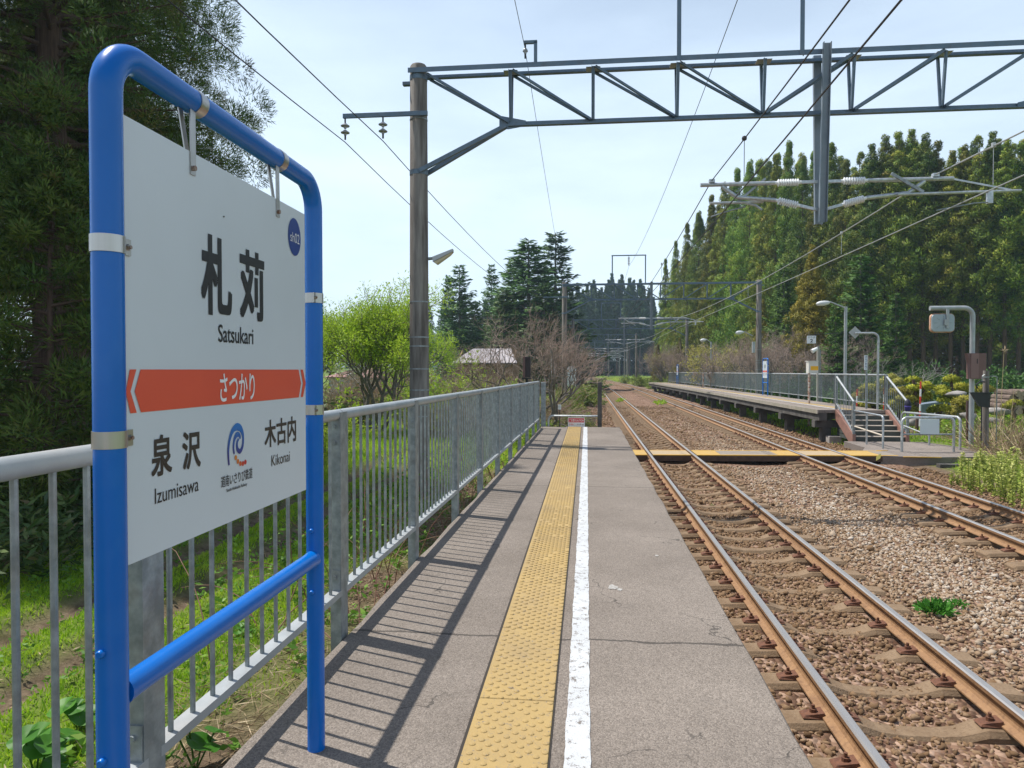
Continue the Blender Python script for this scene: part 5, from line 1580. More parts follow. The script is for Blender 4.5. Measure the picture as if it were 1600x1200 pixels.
cp_ = at(1278.5, 541, 31.5)
sp_ = thing("loudspeaker_pole", "thin grey pole with a white horn loudspeaker behind the far platform fence", "loudspeaker pole", (cp_.x, 31.5, 0))
b = MB(); b.tube([(cp_.x, 31.5, -0.9), (cp_.x, 31.5, cp_.z)], 0.06, 12); b.build("pole", mat("weathered_grey_pole", (0.30, 0.30, 0.27), 0.8), sp_, True)
b = MB(); b.tube([(cp_.x + 0.09, 31.5, -0.9), (cp_.x + 0.09, 31.5, cp_.z - 0.15)], 0.02, 8); b.build("conduit", galv_dark, sp_, True)
hs_ = at(1272, 546.5, 31.4)
b = MB(); b.lathe((hs_.x + 0.13, 31.4, hs_.z + 0.06), [(0.05, 0), (0.07, 0.05), (0.095, 0.25), (0.10, 0.27)], 14, (-1, -0.2, -0.55)); b.build("horn", mat("speaker_white", (0.75, 0.76, 0.75), 0.4), sp_, True)
b = MB(); b.bar((cp_.x, 31.45, hs_.z + 0.08), (hs_.x + 0.12, 31.42, hs_.z + 0.07), 0.03, 0.03); b.build("bracket", galv_dark, sp_)
yb2 = thing("equipment_cabinet", "white cabinet with a broad yellow band on a rusty post at the far platform fence", "equipment box", (at(1266, 600, 29.2).x, 29.2, 0))
q0, q1 = at(1262.5, 565, 29.2), at(1277, 583, 29.2)
MB().bevbox(q0.x, q1.x, 29.1, 29.45, q1.z, q0.z, 0.01).build("cabinet", mat("cabinet_cream", (0.62, 0.61, 0.56), 0.5), yb2)
MB().box(q0.x - 0.02, q1.x + 0.015, 29.07, 29.48, q0.z + 0.001, q0.z + 0.03).build("lid", mat("cabinet_cream", (0.62,) * 3), yb2)
za_, zb2 = at(1270, 572, 29.2).z, at(1270, 578.5, 29.2).z
MB().box(q0.x + 0.07, q1.x + 0.003, 29.094, 29.0985, zb2, za_).build("yellow_band", mat("signal_yellow", (0.80, 0.42, 0.015), 0.5), yb2)
xx = at(1265.5, 600, 29.2).x
MB().cyl((xx, 29.3, -0.9), (xx, 29.3, q1.z), 0.045, 10).build("post", mat("rusty_white_post", (0.52, 0.46, 0.40), 0.7, 0.0, (0.30, 0.12, 0.06), 9, 0.45, 0.6), yb2)

# two more blue framed station signs on the far platform
def place_sign(x, y, z, ang, label):
    c = copy_tree(sign1)
    c.location = (x, y, z); c.rotation_euler.z = ang
    c['label'] = label
    return c
q = on(1189, 614, -0.03)
place_sign(p2x(39.5) + P2W - 0.2, 39.6, p2z(39.6), math.radians(180), "blue framed station name sign standing on the far platform seen at a sharp angle")
place_sign(p2x(75) + P2W - 0.2, 74.5, p2z(74.5), math.radians(180), "small distant blue framed sign near the far end of the far platform")
MB().cyl((at(1177.5, 590, 58).x, 58, p2z(58) - 0.3), (at(1177.5, 590, 58).x, 58, p2z(58) + 1.22), 0.04, 8)
tag(MB().box(at(1098, 590, 57).x, at(1099.6, 590, 57).x, 56.95, 57.05, -0.4, 1.12).build("fence_stake", mat("rusty_white_post", (0.52,) * 3)), "rusty cream stake standing against the far platform fence", "stake")

# red and white snow poles
def snow_pole(px, p0, p1, Y, n, label):
    a, c = at(px + 0.0, p1, Y), at(px, p0, Y)
    r = thing("snow_pole", label, "snow pole", (a.x, Y, a.z), "striped snow poles")
    for i in range(n):
        z0 = a.z + (c.z - a.z) * i / n; z1 = a.z + (c.z - a.z) * (i + 1) / n
        MB().cyl((a.x + 0.02 * i / n, Y, z0), (a.x + 0.02 * (i + 1) / n, Y, z1), 0.026, 10).build("stripe", mat("snow_red", (0.62, 0.05, 0.03), 0.5) if (n - i) % 2 else mat("snow_white", (0.75, 0.75, 0.74), 0.5), r)
snow_pole(1437, 596, 666, 24.2, 6, "tall red and white striped pole in front of the clipped pines")
snow_pole(1338.5, 608, 640, 27.5, 3, "short red and white striped pole seen through the far platform fence")
snow_pole(1381, 604, 640, 26.5, 3, "short orange-red striped pole just right of the stairs handrail")

# ------------------------------------------------------------------ vegetation
bark_cedar = mat("cedar_bark", (0.060, 0.036, 0.026), 0.95, 0, (0.125, 0.080, 0.060), 5, bump=0.5, bscale=22, stretch=(4, 4, 0.35))
bark_grey = mat("grey_bark", (0.12, 0.105, 0.09), 0.95, 0, (0.25, 0.225, 0.20), 8, bump=0.4, bscale=30)
twig_m = mat("bare_twigs", (0.27, 0.195, 0.155), 0.9, 0, (0.38, 0.30, 0.25), 6)
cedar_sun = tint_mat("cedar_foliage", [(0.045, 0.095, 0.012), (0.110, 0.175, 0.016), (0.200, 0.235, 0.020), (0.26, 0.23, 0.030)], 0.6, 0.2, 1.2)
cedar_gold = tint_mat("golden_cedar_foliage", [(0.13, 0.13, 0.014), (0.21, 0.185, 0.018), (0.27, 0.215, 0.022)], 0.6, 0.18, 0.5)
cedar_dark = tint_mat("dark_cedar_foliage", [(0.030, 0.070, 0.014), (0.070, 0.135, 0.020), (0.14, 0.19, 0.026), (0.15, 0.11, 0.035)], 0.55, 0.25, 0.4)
spruce_m = tint_mat("spruce_foliage", [(0.034, 0.090, 0.024), (0.070, 0.150, 0.030), (0.125, 0.21, 0.038)], 0.6, 0.12, 0.6)
fir_m = tint_mat("young_fir_foliage", [(0.040, 0.10, 0.016), (0.080, 0.165, 0.022), (0.14, 0.22, 0.030)], 0.6, 0.2, 0.5)
far_m = tint_mat("distant_cedar_foliage", [(0.020, 0.050, 0.020), (0.045, 0.085, 0.026), (0.075, 0.11, 0.032)], 0.7, 0.1, 0.6)
lime_m = tint_mat("fresh_lime_leaves", [(0.21, 0.36, 0.025), (0.32, 0.47, 0.036), (0.44, 0.56, 0.06)], 0.5, 0.45, 0.3)
palegreen_m = tint_mat("pale_yellow_leaves", [(0.26, 0.27, 0.05), (0.40, 0.38, 0.09), (0.55, 0.48, 0.15)], 0.6, 0.35, 0.2)
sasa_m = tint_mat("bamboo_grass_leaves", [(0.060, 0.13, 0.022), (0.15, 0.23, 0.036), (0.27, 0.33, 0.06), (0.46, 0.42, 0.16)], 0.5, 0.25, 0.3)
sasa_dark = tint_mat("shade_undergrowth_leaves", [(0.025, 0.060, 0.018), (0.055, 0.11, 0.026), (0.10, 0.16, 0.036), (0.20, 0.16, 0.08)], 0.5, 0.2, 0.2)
pine_m = tint_mat("clipped_pine_needles", [(0.17, 0.21, 0.016), (0.32, 0.34, 0.024), (0.46, 0.44, 0.036)], 0.7, 0.1, 0.5)
azalea_m = tint_mat("clipped_yew_leaves", [(0.15, 0.15, 0.02), (0.27, 0.25, 0.034), (0.38, 0.34, 0.045)], 0.7, 0.1, 0.5)
grass_m = tint_mat("grass_blades", [(0.13, 0.29, 0.012), (0.26, 0.45, 0.022), (0.40, 0.54, 0.04), (0.52, 0.48, 0.15)], 0.6, 0.45)
dry_m = tint_mat("dry_stalks", [(0.14, 0.09, 0.055), (0.34, 0.25, 0.15), (0.56, 0.46, 0.31)], 0.85, 0.1)
weed_m = tint_mat("weed_leaves", [(0.06, 0.16, 0.018), (0.12, 0.26, 0.028), (0.22, 0.35, 0.055)], 0.5, 0.3)
butter_m = tint_mat("butterbur_leaf", [(0.05, 0.17, 0.018), (0.09, 0.25, 0.026)], 0.45, 0.35)
tall_m = tint_mat("tall_yellow_green_weed", [(0.23, 0.31, 0.05), (0.42, 0.47, 0.11), (0.64, 0.62, 0.24)], 0.6, 0.3)

def crown_points(rng, H, hb, R, nb, shape, cl_per=3, tilt=0.25):
    """foliage clumps on drooping boughs: returns centres, outward directions, sizes, bough segments"""
    u = np.sort(rng.random(nb)) ** 0.9
    h = hb + (H - hb) * u
    az = np.arange(nb) * 2.39996 + rng.normal(0, 0.35, nb)
    rr = R * shape(u) * rng.uniform(0.70, 1.10, nb)
    ce, dr, sz, seg = [], [], [], []
    for i in range(nb):
        d = np.array([math.cos(az[i]), math.sin(az[i]), 0.0])
        p0 = np.array([0, 0, h[i]])
        tip = p0 + d * rr[i] + np.array([0, 0, rr[i] * (tilt - 0.35 * (1 - u[i]))])
        seg.append((p0 - np.array([0, 0, 0.1]), p0 + (tip - p0) * 0.75, 0.02 + 0.012 * rr[i], 0.008))
        for k in range(cl_per):
            t = 1.0 - 0.62 * (k / max(1, cl_per - 1)) * rng.uniform(0.7, 1.1) if cl_per > 1 else 1.0
            side = np.array([-d[1], d[0], 0]) * rng.normal(0, 0.16) * rr[i]
            c = p0 + (tip - p0) * t + side + np.array([0, 0, -0.10 * (t ** 2) * rr[i] + rng.normal(0, 0.08)])
            ce.append(c); dr.append(d); sz.append(rng.uniform(0.75, 1.25))
    sz = np.array(sz) * np.repeat(np.clip(0.38 + 0.9 * shape(u), 0.38, 1.15), cl_per)
    return np.array(ce), np.array(dr), sz, seg
def clump_leaves(rng, ce, dr, sz, per, rad, L, W, upb=0.35, outb=0.5, flat=1.0, fold=0.0, puff=False, spiky=False):
    n = len(ce) * per
    C0 = np.repeat(ce, per, 0); D0 = np.repeat(dr, per, 0); S0 = np.repeat(sz, per)
    d = rnd_dir(rng, n) + D0 * outb + np.array([0, 0, upb])
    d = unit(d)
    d2 = d * np.array([1, 1, flat])
    if puff:                                   # rounded tufts: small sprays lying on the surface of each clump
        B = C0 + d2 * (rad * S0 * rng.uniform(0.55, 1.0, n))[:, None]
        D = unit(rnd_dir(rng, n) * (0.75 if spiky else 0.9) + d * (0.9 if spiky else 0.55) + np.array([0, 0, 0.25]))
        if spiky: B = C0 + (B - C0) * 0.75
        V = leaf_quads(rng, B, D, L * S0 * rng.uniform(0.7, 1.3, n), W * rng.uniform(0.7, 1.3, n), fold, face=d)
    else:
        B = C0 + d2 * (rad * S0 * rng.uniform(0.25, 0.85, n))[:, None]
        V = leaf_quads(rng, B, unit(d + rng.normal(0, 0.25, (n, 3))), L * S0 * rng.uniform(0.7, 1.3, n), W * rng.uniform(0.7, 1.3, n), fold)
    cl = np.repeat(rng.normal(0, 0.17, len(ce)), per)
    tint = np.clip(0.5 + cl + rng.normal(0, 0.14, n), 0, 1)
    return V, tint, unit(d + rng.normal(0, 0.18, (n, 3)))
def conifer(rng, name, H, hb, R, nb, shape, fol, bark, cl_per=3, per=26, rad=0.55, L=0.36, W=0.085, tilt=0.25, r0=0.24, dead=0, flat=1.0, upb=0.35, fold=0.0, loc=(0, 0, 0), lean=0.0, spray=False, puff=False, spiky=False):
    nrm = None
    root = thing(name, "tree", "tree", loc)
    ce, dr, sz, seg = crown_points(rng, H, hb, R, nb, shape, cl_per, tilt)
    if spray:                                # each clump becomes a handful of feathery drooping sprays
        k = 6
        d = unit(np.repeat(dr, k, 0) * 0.9 + rnd_dir(rng, len(dr) * k) * 0.9 + np.array([0, 0, -0.10]))
        st = np.repeat(ce, k, 0) + d * rng.uniform(0.0, 0.25, (len(d), 1)) * rad
        ln = rad * np.repeat(sz, k) * rng.uniform(0.7, 1.5, len(d))
        m_ = max(4, per // k)
        t = rng.random((len(d) * m_, 1)) ** 0.8
        D0 = np.repeat(d, m_, 0); side = unit(np.cross(D0, rnd_dir(rng, len(D0))))
        B = np.repeat(st, m_, 0) + D0 * t * np.repeat(ln, m_)[:, None] + np.array([0, 0, -0.25]) * (t ** 2) * np.repeat(ln, m_)[:, None] + side * rng.normal(0, 0.05, (len(D0), 1)) * (1.2 - t)
        V = leaf_quads(rng, B, unit(D0 * 0.9 + side * 0.75 + rng.normal(0, 0.2, (len(D0), 3))), L * rng.uniform(0.6, 1.3, len(D0)), W)
        tint = np.clip(0.42 + np.repeat(rng.normal(0, 0.16, len(ce)), k * m_) + 0.18 * (t[:, 0] - 0.4) + rng.normal(0, 0.12, len(D0)), 0, 1)
    else:
        V, tint, nrm = clump_leaves(rng, ce, dr, sz, per, rad, L, W, upb, 0.5, flat, fold, puff, spiky)
        if not puff: nrm = None
    ks = np.linspace(0, 1, 9)
    tr = []
    wob = rng.normal(0, 0.05, (9, 2)); wob[0] = 0
    for a, c in zip(range(8), range(1, 9)):
        tr.append(((wob[a, 0], wob[a, 1], H * ks[a] - (0.4 if a == 0 else 0)), (wob[c, 0], wob[c, 1], H * ks[c]), r0 * (1 - 0.93 * ks[a]) * (1.25 if a == 0 else 1), r0 * (1 - 0.93 * ks[c])))
    for i in range(dead):
        h = rng.uniform(0.12, 1) * hb; a = rng.uniform(0, 2 * PI); l = rng.uniform(0.6, 1.8)
        m_ = np.array([math.cos(a) * l * 0.6, math.sin(a) * l * 0.6, h + rng.normal(0, 0.2)])
        tr.append(((0, 0, h), m_, 0.03, 0.018))
        tr.append((m_, m_ + np.array([math.cos(a) * l * 0.5, math.sin(a) * l * 0.5, rng.normal(-0.15, 0.25)]), 0.018, 0.006))
    link_mesh("trunk", seg_mesh("trunk", tr + seg, bark, 7), root)
    link_mesh("crown", leaf_mesh("crown", V, fol, tint, nrm), root)
    return root
def spruce(rng, name, H, hb, R, levels, fol, bark, nb=6, per=46, L=0.42, W=0.10, droop=0.20, r0=0.25, loc=(0, 0, 0)):
    root = thing(name, "tree", "tree", loc)
    seg, B, D, Ls, T, N_ = [], [], [], [], [], []
    for k in range(levels):
        u = (k + rng.uniform(-0.3, 0.3)) / levels
        h = hb + (H - hb) * np.clip(u, 0, 0.985)
        rl = R * (1 - u) ** 0.72 * rng.uniform(0.70, 1.15) + 0.12
        a0 = rng.uniform(0, 2 * PI)
        for j in range(nb):
            if rng.random() < 0.10: continue
            a = a0 + 2 * PI * j / nb + rng.normal(0, 0.25)
            h = hb + (H - hb) * np.clip(u + rng.normal(0, 0.012), 0, 0.985)
            r = rl * rng.uniform(0.55, 1.2)
            d = np.array([math.cos(a), math.sin(a), 0]); s = np.array([-d[1], d[0], 0])
            n = max(8, int(per * r / R) + 6)
            t = rng.uniform(0.15, 1.0, n)
            zz = -droop * r * np.sin(t * PI * 0.6) + 0.16 * r * t ** 3 + (0.35 * r * t * u)
            P = np.array([0, 0, h]) + d * (r * t)[:, None] + np.array([0, 0, 1.0]) * zz[:, None]
            sd = rng.choice([-1, 1], n)
            sp = (0.10 + 0.28 * (1 - t)) * r * rng.uniform(0, 1, n)
            P = P + s * (sd * sp * 0.6)[:, None]
            dd = unit(d * 0.8 + s * (sd * rng.uniform(0.2, 1.1, n))[:, None] + np.array([0, 0, 1.0]) * rng.normal(-0.10, 0.28, n)[:, None])
            B.append(P); D.append(dd); Ls.append(L * (0.7 + 0.5 * rng.random(n))); T.append(np.clip(0.45 + 0.3 * (t - 0.5) + rng.normal(0, 0.16, n), 0, 1))
            N_.append(unit(d * 0.75 + np.array([0, 0, 0.8]) + rng.normal(0, 0.3, (n, 3))))
            seg.append((np.array([0, 0, h]), np.array([0, 0, h]) + d * r * 0.7 + np.array([0, 0, -droop * r * 0.7]), 0.012 + 0.012 * r, 0.008))
    B = np.concatenate(B); D = np.concatenate(D); Ls = np.concatenate(Ls); T = np.concatenate(T)
    N_ = np.concatenate(N_)
    V = leaf_quads(rng, B, D, Ls, W, face=N_)
    tr = [((0, 0, -0.4), (0, 0, H * 0.5), r0 * 1.15, r0 * 0.6), ((0, 0, H * 0.5), (0, 0, H * 0.99), r0 * 0.6, 0.02)]
    link_mesh("trunk", seg_mesh("trunk", tr + seg, bark, 6), root)
    link_mesh("crown", leaf_mesh("crown", V, fol, T, N_), root)
    return root
def branch_out(rng, p, d, l, r, depth, segs, tips, spread=0.55, up=0.12, shrink=0.72, kids=(2, 3), bend=0.18):
    n = 3
    q = np.array(p, float); d = np.array(d, float)
    for i in range(n):
        d = unit(d + rng.normal(0, bend, 3) + np.array([0, 0, up]))
        q2 = q + d * l / n
        ra = r * (1 - 0.30 * i / n); rb = r * (1 - 0.30 * (i + 1) / n)
        segs.append((q.copy(), q2.copy(), ra, rb))
        q = q2
        if depth <= 1: tips.append((q.copy(), d.copy()))
        if depth > 0 and i == 1 and rng.random() < 0.6:
            dd = unit(d + rnd_dir(rng, 1)[0] * spread * 1.5)
            branch_out(rng, q, dd, l * shrink * 0.8, r * 0.45, depth - 1, segs, tips, spread, up, shrink, kids, bend)
    if depth > 0:
        for k in range(rng.integers(kids[0], kids[1] + 1)):
            dd = unit(d + rnd_dir(rng, 1)[0] * spread * 1.4)
            branch_out(rng, q, dd, l * shrink * rng.uniform(0.8, 1.15), r * 0.60, depth - 1, segs, tips, spread, up, shrink, kids, bend)
def broadleaf(rng, name, stems, l0, r0, depth, fol=None, bark=bark_grey, per=30, rad=0.28, L=0.10, W=0.04, spread=0.5, up=0.10, shrink=0.74, kids=(2, 3), part="twigs", tw=None, loc=(0, 0, 0), upb=0.1, outb=0.5, bend=0.18, cut=0.16):
    root = thing(name, "tree", "tree", loc)
    segs, tips = [], []
    for (dx, dy, tl) in stems:
        branch_out(rng, (dx * 0.12, dy * 0.12, -0.15), unit(np.array([dx, dy, tl])), l0, r0, depth, segs, tips, spread, up, shrink, kids, bend)
    thick = [s for s in segs if s[2] > r0 * cut]; thin = [s for s in segs if s[2] <= r0 * cut]
    link_mesh("trunk", seg_mesh("trunk", thick, bark, 7), root)
    if thin: link_mesh(part, seg_mesh(part, thin, tw or bark, 4), root)
    if fol:
        ce = np.array([t[0] for t in tips]); dr = np.array([t[1] for t in tips])
        V, tint, _ = clump_leaves(rng, ce, dr, np.ones(len(ce)), per, rad, L, W, upb, outb)
        link_mesh("crown", leaf_mesh("crown", V, fol, tint), root)
    return root
def bush(rng, name, R, Hh, nst, per, L, W, fol, bark, loc=(0, 0, 0), twig_r=0.008, spiky=0.5, droop=0.1, leafy=True, arch=0.25):
    """many stems from the ground, leaves along them"""
    root = thing(name, "bush", "bush", loc)
    segs, B, D = [], [], []
    for i in range(nst):
        a = rng.uniform(0, 2 * PI); rr = R * math.sqrt(rng.random()) * 0.45
        p = np.array([rr * math.cos(a), rr * math.sin(a), -0.05])
        d = unit(np.array([math.cos(a) * R * 0.9, math.sin(a) * R * 0.9, Hh * rng.uniform(0.7, 1.4)]) + rng.normal(0, 0.25, 3) * Hh * 0.5)
        l = Hh * rng.uniform(0.55, 1.1)
        for k in range(4):
            q = p + d * l / 4
            segs.append((p, q, twig_r * (1 - k * 0.2), twig_r * (0.8 - k * 0.2)))
            if k > 0 and rng.random() < 0.8:
                d2 = unit(d + rnd_dir(rng, 1)[0] * 0.9); q2 = q + d2 * l * 0.30
                segs.append((q, q2, twig_r * 0.5, twig_r * 0.25))
                B.append(q + (q2 - q) * rng.random((per // 4, 1)))
                D.append(unit(d2 + rnd_dir(rng, per // 4) * 0.9))
            B.append(p + (q - p) * rng.random((per // 4, 1)) + rng.normal(0, 0.02, (per // 4, 3)))
            D.append(unit(d * spiky + rnd_dir(rng, per // 4)))
            d = unit(d + rng.normal(0, arch, 3) - np.array([0, 0, droop]))
            p = q
    link_mesh("stems", seg_mesh("stems", segs, bark, 4), root)
    if leafy:
        B = np.concatenate(B); D = np.concatenate(D); n = len(B)
        V = leaf_quads(rng, B, D, L * rng.uniform(0.6, 1.3, n), W * rng.uniform(0.7, 1.2, n))
        link_mesh("leaves", leaf_mesh("leaves", V, fol, np.clip(rng.normal(0.5, 0.22, n), 0, 1)), root)
    return root
def put(proto, used, x, y, s, rz, label, group=None, z=None, cat=None, sz=None):
    c = proto if proto.name not in used else copy_tree(proto)
    used.add(proto.name)
    c.location = (x, y, gz(x, y) - 0.05 if z is None else z)
    c.scale = (s, s, sz or s)
    c.rotation_euler.z = rz
    c['label'] = label
    if group: c['group'] = group
    if cat: c['category'] = cat
    return c
USED = set()
rv = np.random.default_rng(23)
round_cone = lambda u: np.clip(1.08 * (1 - u ** 1.32), 0.05, 1) * np.clip(0.6 + u * 2.2, 0, 1)
tall_top = lambda u: np.clip(1.05 * (1 - u ** 1.4), 0.06, 1) * np.clip(0.6 + u * 1.6, 0, 1)

# --- tall cedars along the field on the left
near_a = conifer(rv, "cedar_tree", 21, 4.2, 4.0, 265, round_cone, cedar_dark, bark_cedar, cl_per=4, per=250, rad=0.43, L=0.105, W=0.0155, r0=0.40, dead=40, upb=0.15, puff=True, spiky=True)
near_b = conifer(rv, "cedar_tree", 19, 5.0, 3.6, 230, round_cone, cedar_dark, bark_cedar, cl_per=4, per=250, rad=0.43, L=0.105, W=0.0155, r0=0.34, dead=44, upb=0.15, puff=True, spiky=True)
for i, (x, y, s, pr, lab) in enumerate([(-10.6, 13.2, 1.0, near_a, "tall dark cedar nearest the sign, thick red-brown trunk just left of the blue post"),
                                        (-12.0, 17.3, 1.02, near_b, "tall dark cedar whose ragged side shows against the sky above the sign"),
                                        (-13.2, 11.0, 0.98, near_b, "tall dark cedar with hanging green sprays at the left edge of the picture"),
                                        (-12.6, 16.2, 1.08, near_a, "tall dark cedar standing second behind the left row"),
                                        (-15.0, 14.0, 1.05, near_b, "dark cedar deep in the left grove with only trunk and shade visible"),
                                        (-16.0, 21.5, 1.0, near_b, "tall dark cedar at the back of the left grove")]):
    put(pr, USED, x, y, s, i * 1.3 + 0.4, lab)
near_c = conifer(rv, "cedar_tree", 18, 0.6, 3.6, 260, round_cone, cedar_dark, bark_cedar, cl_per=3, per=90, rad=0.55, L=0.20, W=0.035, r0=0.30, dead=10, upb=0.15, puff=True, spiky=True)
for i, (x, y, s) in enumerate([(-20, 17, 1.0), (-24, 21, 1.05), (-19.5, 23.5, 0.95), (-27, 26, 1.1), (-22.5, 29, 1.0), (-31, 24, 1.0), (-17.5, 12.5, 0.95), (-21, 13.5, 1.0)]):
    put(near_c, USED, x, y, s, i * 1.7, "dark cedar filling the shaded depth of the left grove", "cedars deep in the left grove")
tag(put(conifer(rv, "cedar_sapling", 7.0, 0.4, 1.5, 90, round_cone, cedar_dark, bark_cedar, 4, 110, 0.30, 0.15, 0.022, r0=0.08, upb=0.15, puff=True, spiky=True), USED, -8.6, 10.6, 1.0, 0, "young green cedar growing low in front of the left grove"), cat="tree")
tag(put(copy_tree(bpy.data.objects["cedar_sapling"]), USED, -11.4, 9.6, 0.9, 2, "small cedar sapling at the very left among the shaded undergrowth"), cat="tree")

# --- cedar forest behind the far platform
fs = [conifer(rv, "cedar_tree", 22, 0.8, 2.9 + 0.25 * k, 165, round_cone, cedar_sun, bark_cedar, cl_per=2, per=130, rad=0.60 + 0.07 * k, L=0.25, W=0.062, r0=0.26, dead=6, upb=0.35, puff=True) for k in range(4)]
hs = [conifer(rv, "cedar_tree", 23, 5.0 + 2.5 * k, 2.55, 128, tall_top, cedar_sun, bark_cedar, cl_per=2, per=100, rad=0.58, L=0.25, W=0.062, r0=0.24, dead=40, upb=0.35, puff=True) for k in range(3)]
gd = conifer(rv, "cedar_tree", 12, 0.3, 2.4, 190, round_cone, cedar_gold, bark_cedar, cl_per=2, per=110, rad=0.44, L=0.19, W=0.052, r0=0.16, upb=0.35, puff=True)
def forest(px, py, Y, proto, H, label, group, wide=1.0):
    p = at(px, py, Y)
    z0 = gz(p.x, Y)
    s = (p.z - z0) / H
    ws = min(max(s, 0.62), 1.25) * wide
    c = put(proto, USED, p.x, Y, ws, rv.uniform(0, 6.28), label, group, sz=s)
    return c
front = [(1040, 405, 108), (1056, 378, 103), (1074, 352, 99), (1092, 330, 95), (1112, 306, 91), (1132, 288, 88), (1152, 268, 84), (1172, 250, 81), (1192, 262, 78), (1212, 244, 76), (1233, 226, 74), (1254, 250, 72),
         (1276, 262, 70), (1300, 226, 69), (1322, 256, 67)]
lab_f = "tall sunlit golden green cedar in the forest edge behind the far platform"
for i, (x, y, Y) in enumerate(front):
    forest(x, y, Y, fs[i % 4], 22, lab_f, "cedars of the forest edge", rv.uniform(0.66, 0.86))
front2 = [(1344, 240, 66), (1362, 226, 65), (1384, 214, 65), (1404, 208, 64), (1424, 203, 64), (1446, 212, 63), (1466, 222, 63), (1488, 236, 62), (1508, 230, 62), (1530, 214, 61), (1552, 206, 61), (1574, 222, 60), (1596, 226, 60), (1622, 214, 59), (1650, 224, 59)]
lab_h = "tall cedar with long bare dark trunk in the forest right of the stairs"
for i, (x, y, Y) in enumerate(front2):
    forest(x, y, Y, hs[i % 3], 23, lab_h, "bare trunked cedars", 0.95)
lab_b = "cedar in the back rows of the forest, its crown showing between the front trees"
for i in range(46):
    x = 1050 + 620 * (i + rv.random() * 0.8) / 46
    Y = np.interp(x, [1040, 1180, 1320, 1420, 1700], [118, 90, 78, 75, 70]) + rv.uniform(0, 16)
    ytop = np.interp(x, [1040, 1110, 1180, 1235, 1330, 1420, 1480, 1550, 1700], [420, 310, 250, 230, 240, 212, 230, 212, 222]) + rv.uniform(2, 30)
    forest(x, ytop, Y, (hs[i % 3] if x > 1310 and i % 2 else fs[i % 4]), 23 if x > 1310 and i % 2 else 22, lab_b, "back row cedars", 0.95)
forest(1270, 385, 52, gd, 12, "golden yellow-green bushy cedar in front of the forest by the yellow cabinet", None, 0.95)
forest(1192, 470, 70, copy_tree(gd), 12, "small olive cedar low in front of the forest, right of the portal pole", None, 0.8)
forest(1062, 528, 88, copy_tree(gd), 12, "low dark green cedar at the left foot of the forest by the platform end", None, 0.8)
forest(1028, 538, 100, copy_tree(gd), 12, "leftmost small cedar at the foot of the forest", None, 0.7)
fir = spruce(rv, "fir_tree", 13, 0.5, 3.4, 34, fir_m, bark_grey, nb=8, per=100, L=0.42, W=0.11, r0=0.16)
forest(1345, 395, 50, fir, 13, "broad dark green fir with layered boughs right behind the tall lamp post", None, 1.0)
forest(1225, 408, 62, copy_tree(fir), 13, "bright green young fir above the portal pole in front of the forest", None, 0.85)
forest(1400, 455, 52, copy_tree(fir), 13, "dark fir low in front of the bare trunks left of the mirror", None, 0.8)
forest(1306, 470, 46, copy_tree(fir), 13, "small green fir between the golden cedar and the lamp post", None, 0.7)

# --- spruces left of the tracks
sp1 = spruce(rv, "spruce_tree", 18, 0.6, 4.4, 46, spruce_m, bark_grey, nb=8, per=105, L=0.50, W=0.13)
sp2 = spruce(rv, "spruce_tree", 18, 1.0, 3.9, 38, spruce_m, bark_grey, nb=7, per=95, L=0.50, W=0.13)
for x, y, Y, pr, lab, wd in [(868, 360, 88, sp2, "pointed spruce nearest the tracks, its right boughs spread over the catenary beam", 1.5), (826, 372, 80, sp1, "broadest and densest spruce of the left group", 1.7),
                             (803, 400, 86, sp2, "spruce half merged into the left side of the broad spruce", 1.5), (768, 410, 96, sp2, "small pointed spruce top showing between two bigger spruces", 0.8),
                             (718, 412, 82, sp2, "tall open spruce right of the nearest concrete pole", 1.3), (700, 428, 84, sp1, "slender spruce just left of the tall open one", 0.7), (788, 452, 70, sp1, "low spruce in front of the broad one above the metal roof", 1.3),
                             (850, 440, 76, sp1, "lower green spruce behind the bare cherry tree", 1.4), (742, 470, 95, sp1, "dark low spruce behind the metal roof", 1.3)]:
    p = pr if pr.name not in USED else pr
    forest(x, y, Y, p, 18, lab, None, wd)

# --- distant dark wood closing the line, and the wooded rise to the left
ds = [conifer(rv, "cedar_tree", 32, 10 - 7 * k, 3.6, 130, tall_top, far_m, bark_cedar, cl_per=3, per=36, rad=0.95, L=0.60, W=0.22, r0=0.42, dead=8, puff=True) for k in range(2)]
lab_d = "distant dark bluish cedar in the wood that closes the view along the line"
for i in range(66):
    row = i % 3
    X = -34 + 72 * (i + rv.random() * 0.7) / 66
    Y = 214 + 7 * row + rv.uniform(-2, 2)
    z0 = gz(X, Y)
    top = np.interp(917 + X / Y * 1110, [760, 880, 930, 960, 975, 1000, 1020, 1080], [480, 452, 444, 432, 440, 440, 470, 500]) + rv.uniform(-6, 16)
    H = 1.33 + (578 - top) * Y / 1110 - z0
    c = put(ds[1 if row > 0 else 0], USED, X, Y, H / 32 * 0.95, rv.uniform(0, 6.28), lab_d, "distant wood"); c.scale.z = H / 32
lab_e = "hazy distant tree on the wooded rise behind the left spruces"
for i in range(26):
    px = 420 + 490 * (i + rv.random()) / 26
    Y = 150 + 40 * rv.random()
    top = np.interp(px, [400, 520, 600, 640, 680, 900], [540, 520, 490, 456, 462, 460]) + rv.uniform(-4, 22)
    p = at(px, top, Y); z0 = gz(p.x, Y); H = p.z - z0
    c = put(ds[1], USED, p.x, Y, H / 32 * 1.25, rv.uniform(0, 6.28), lab_e, "wooded rise"); c.scale.z = H / 32

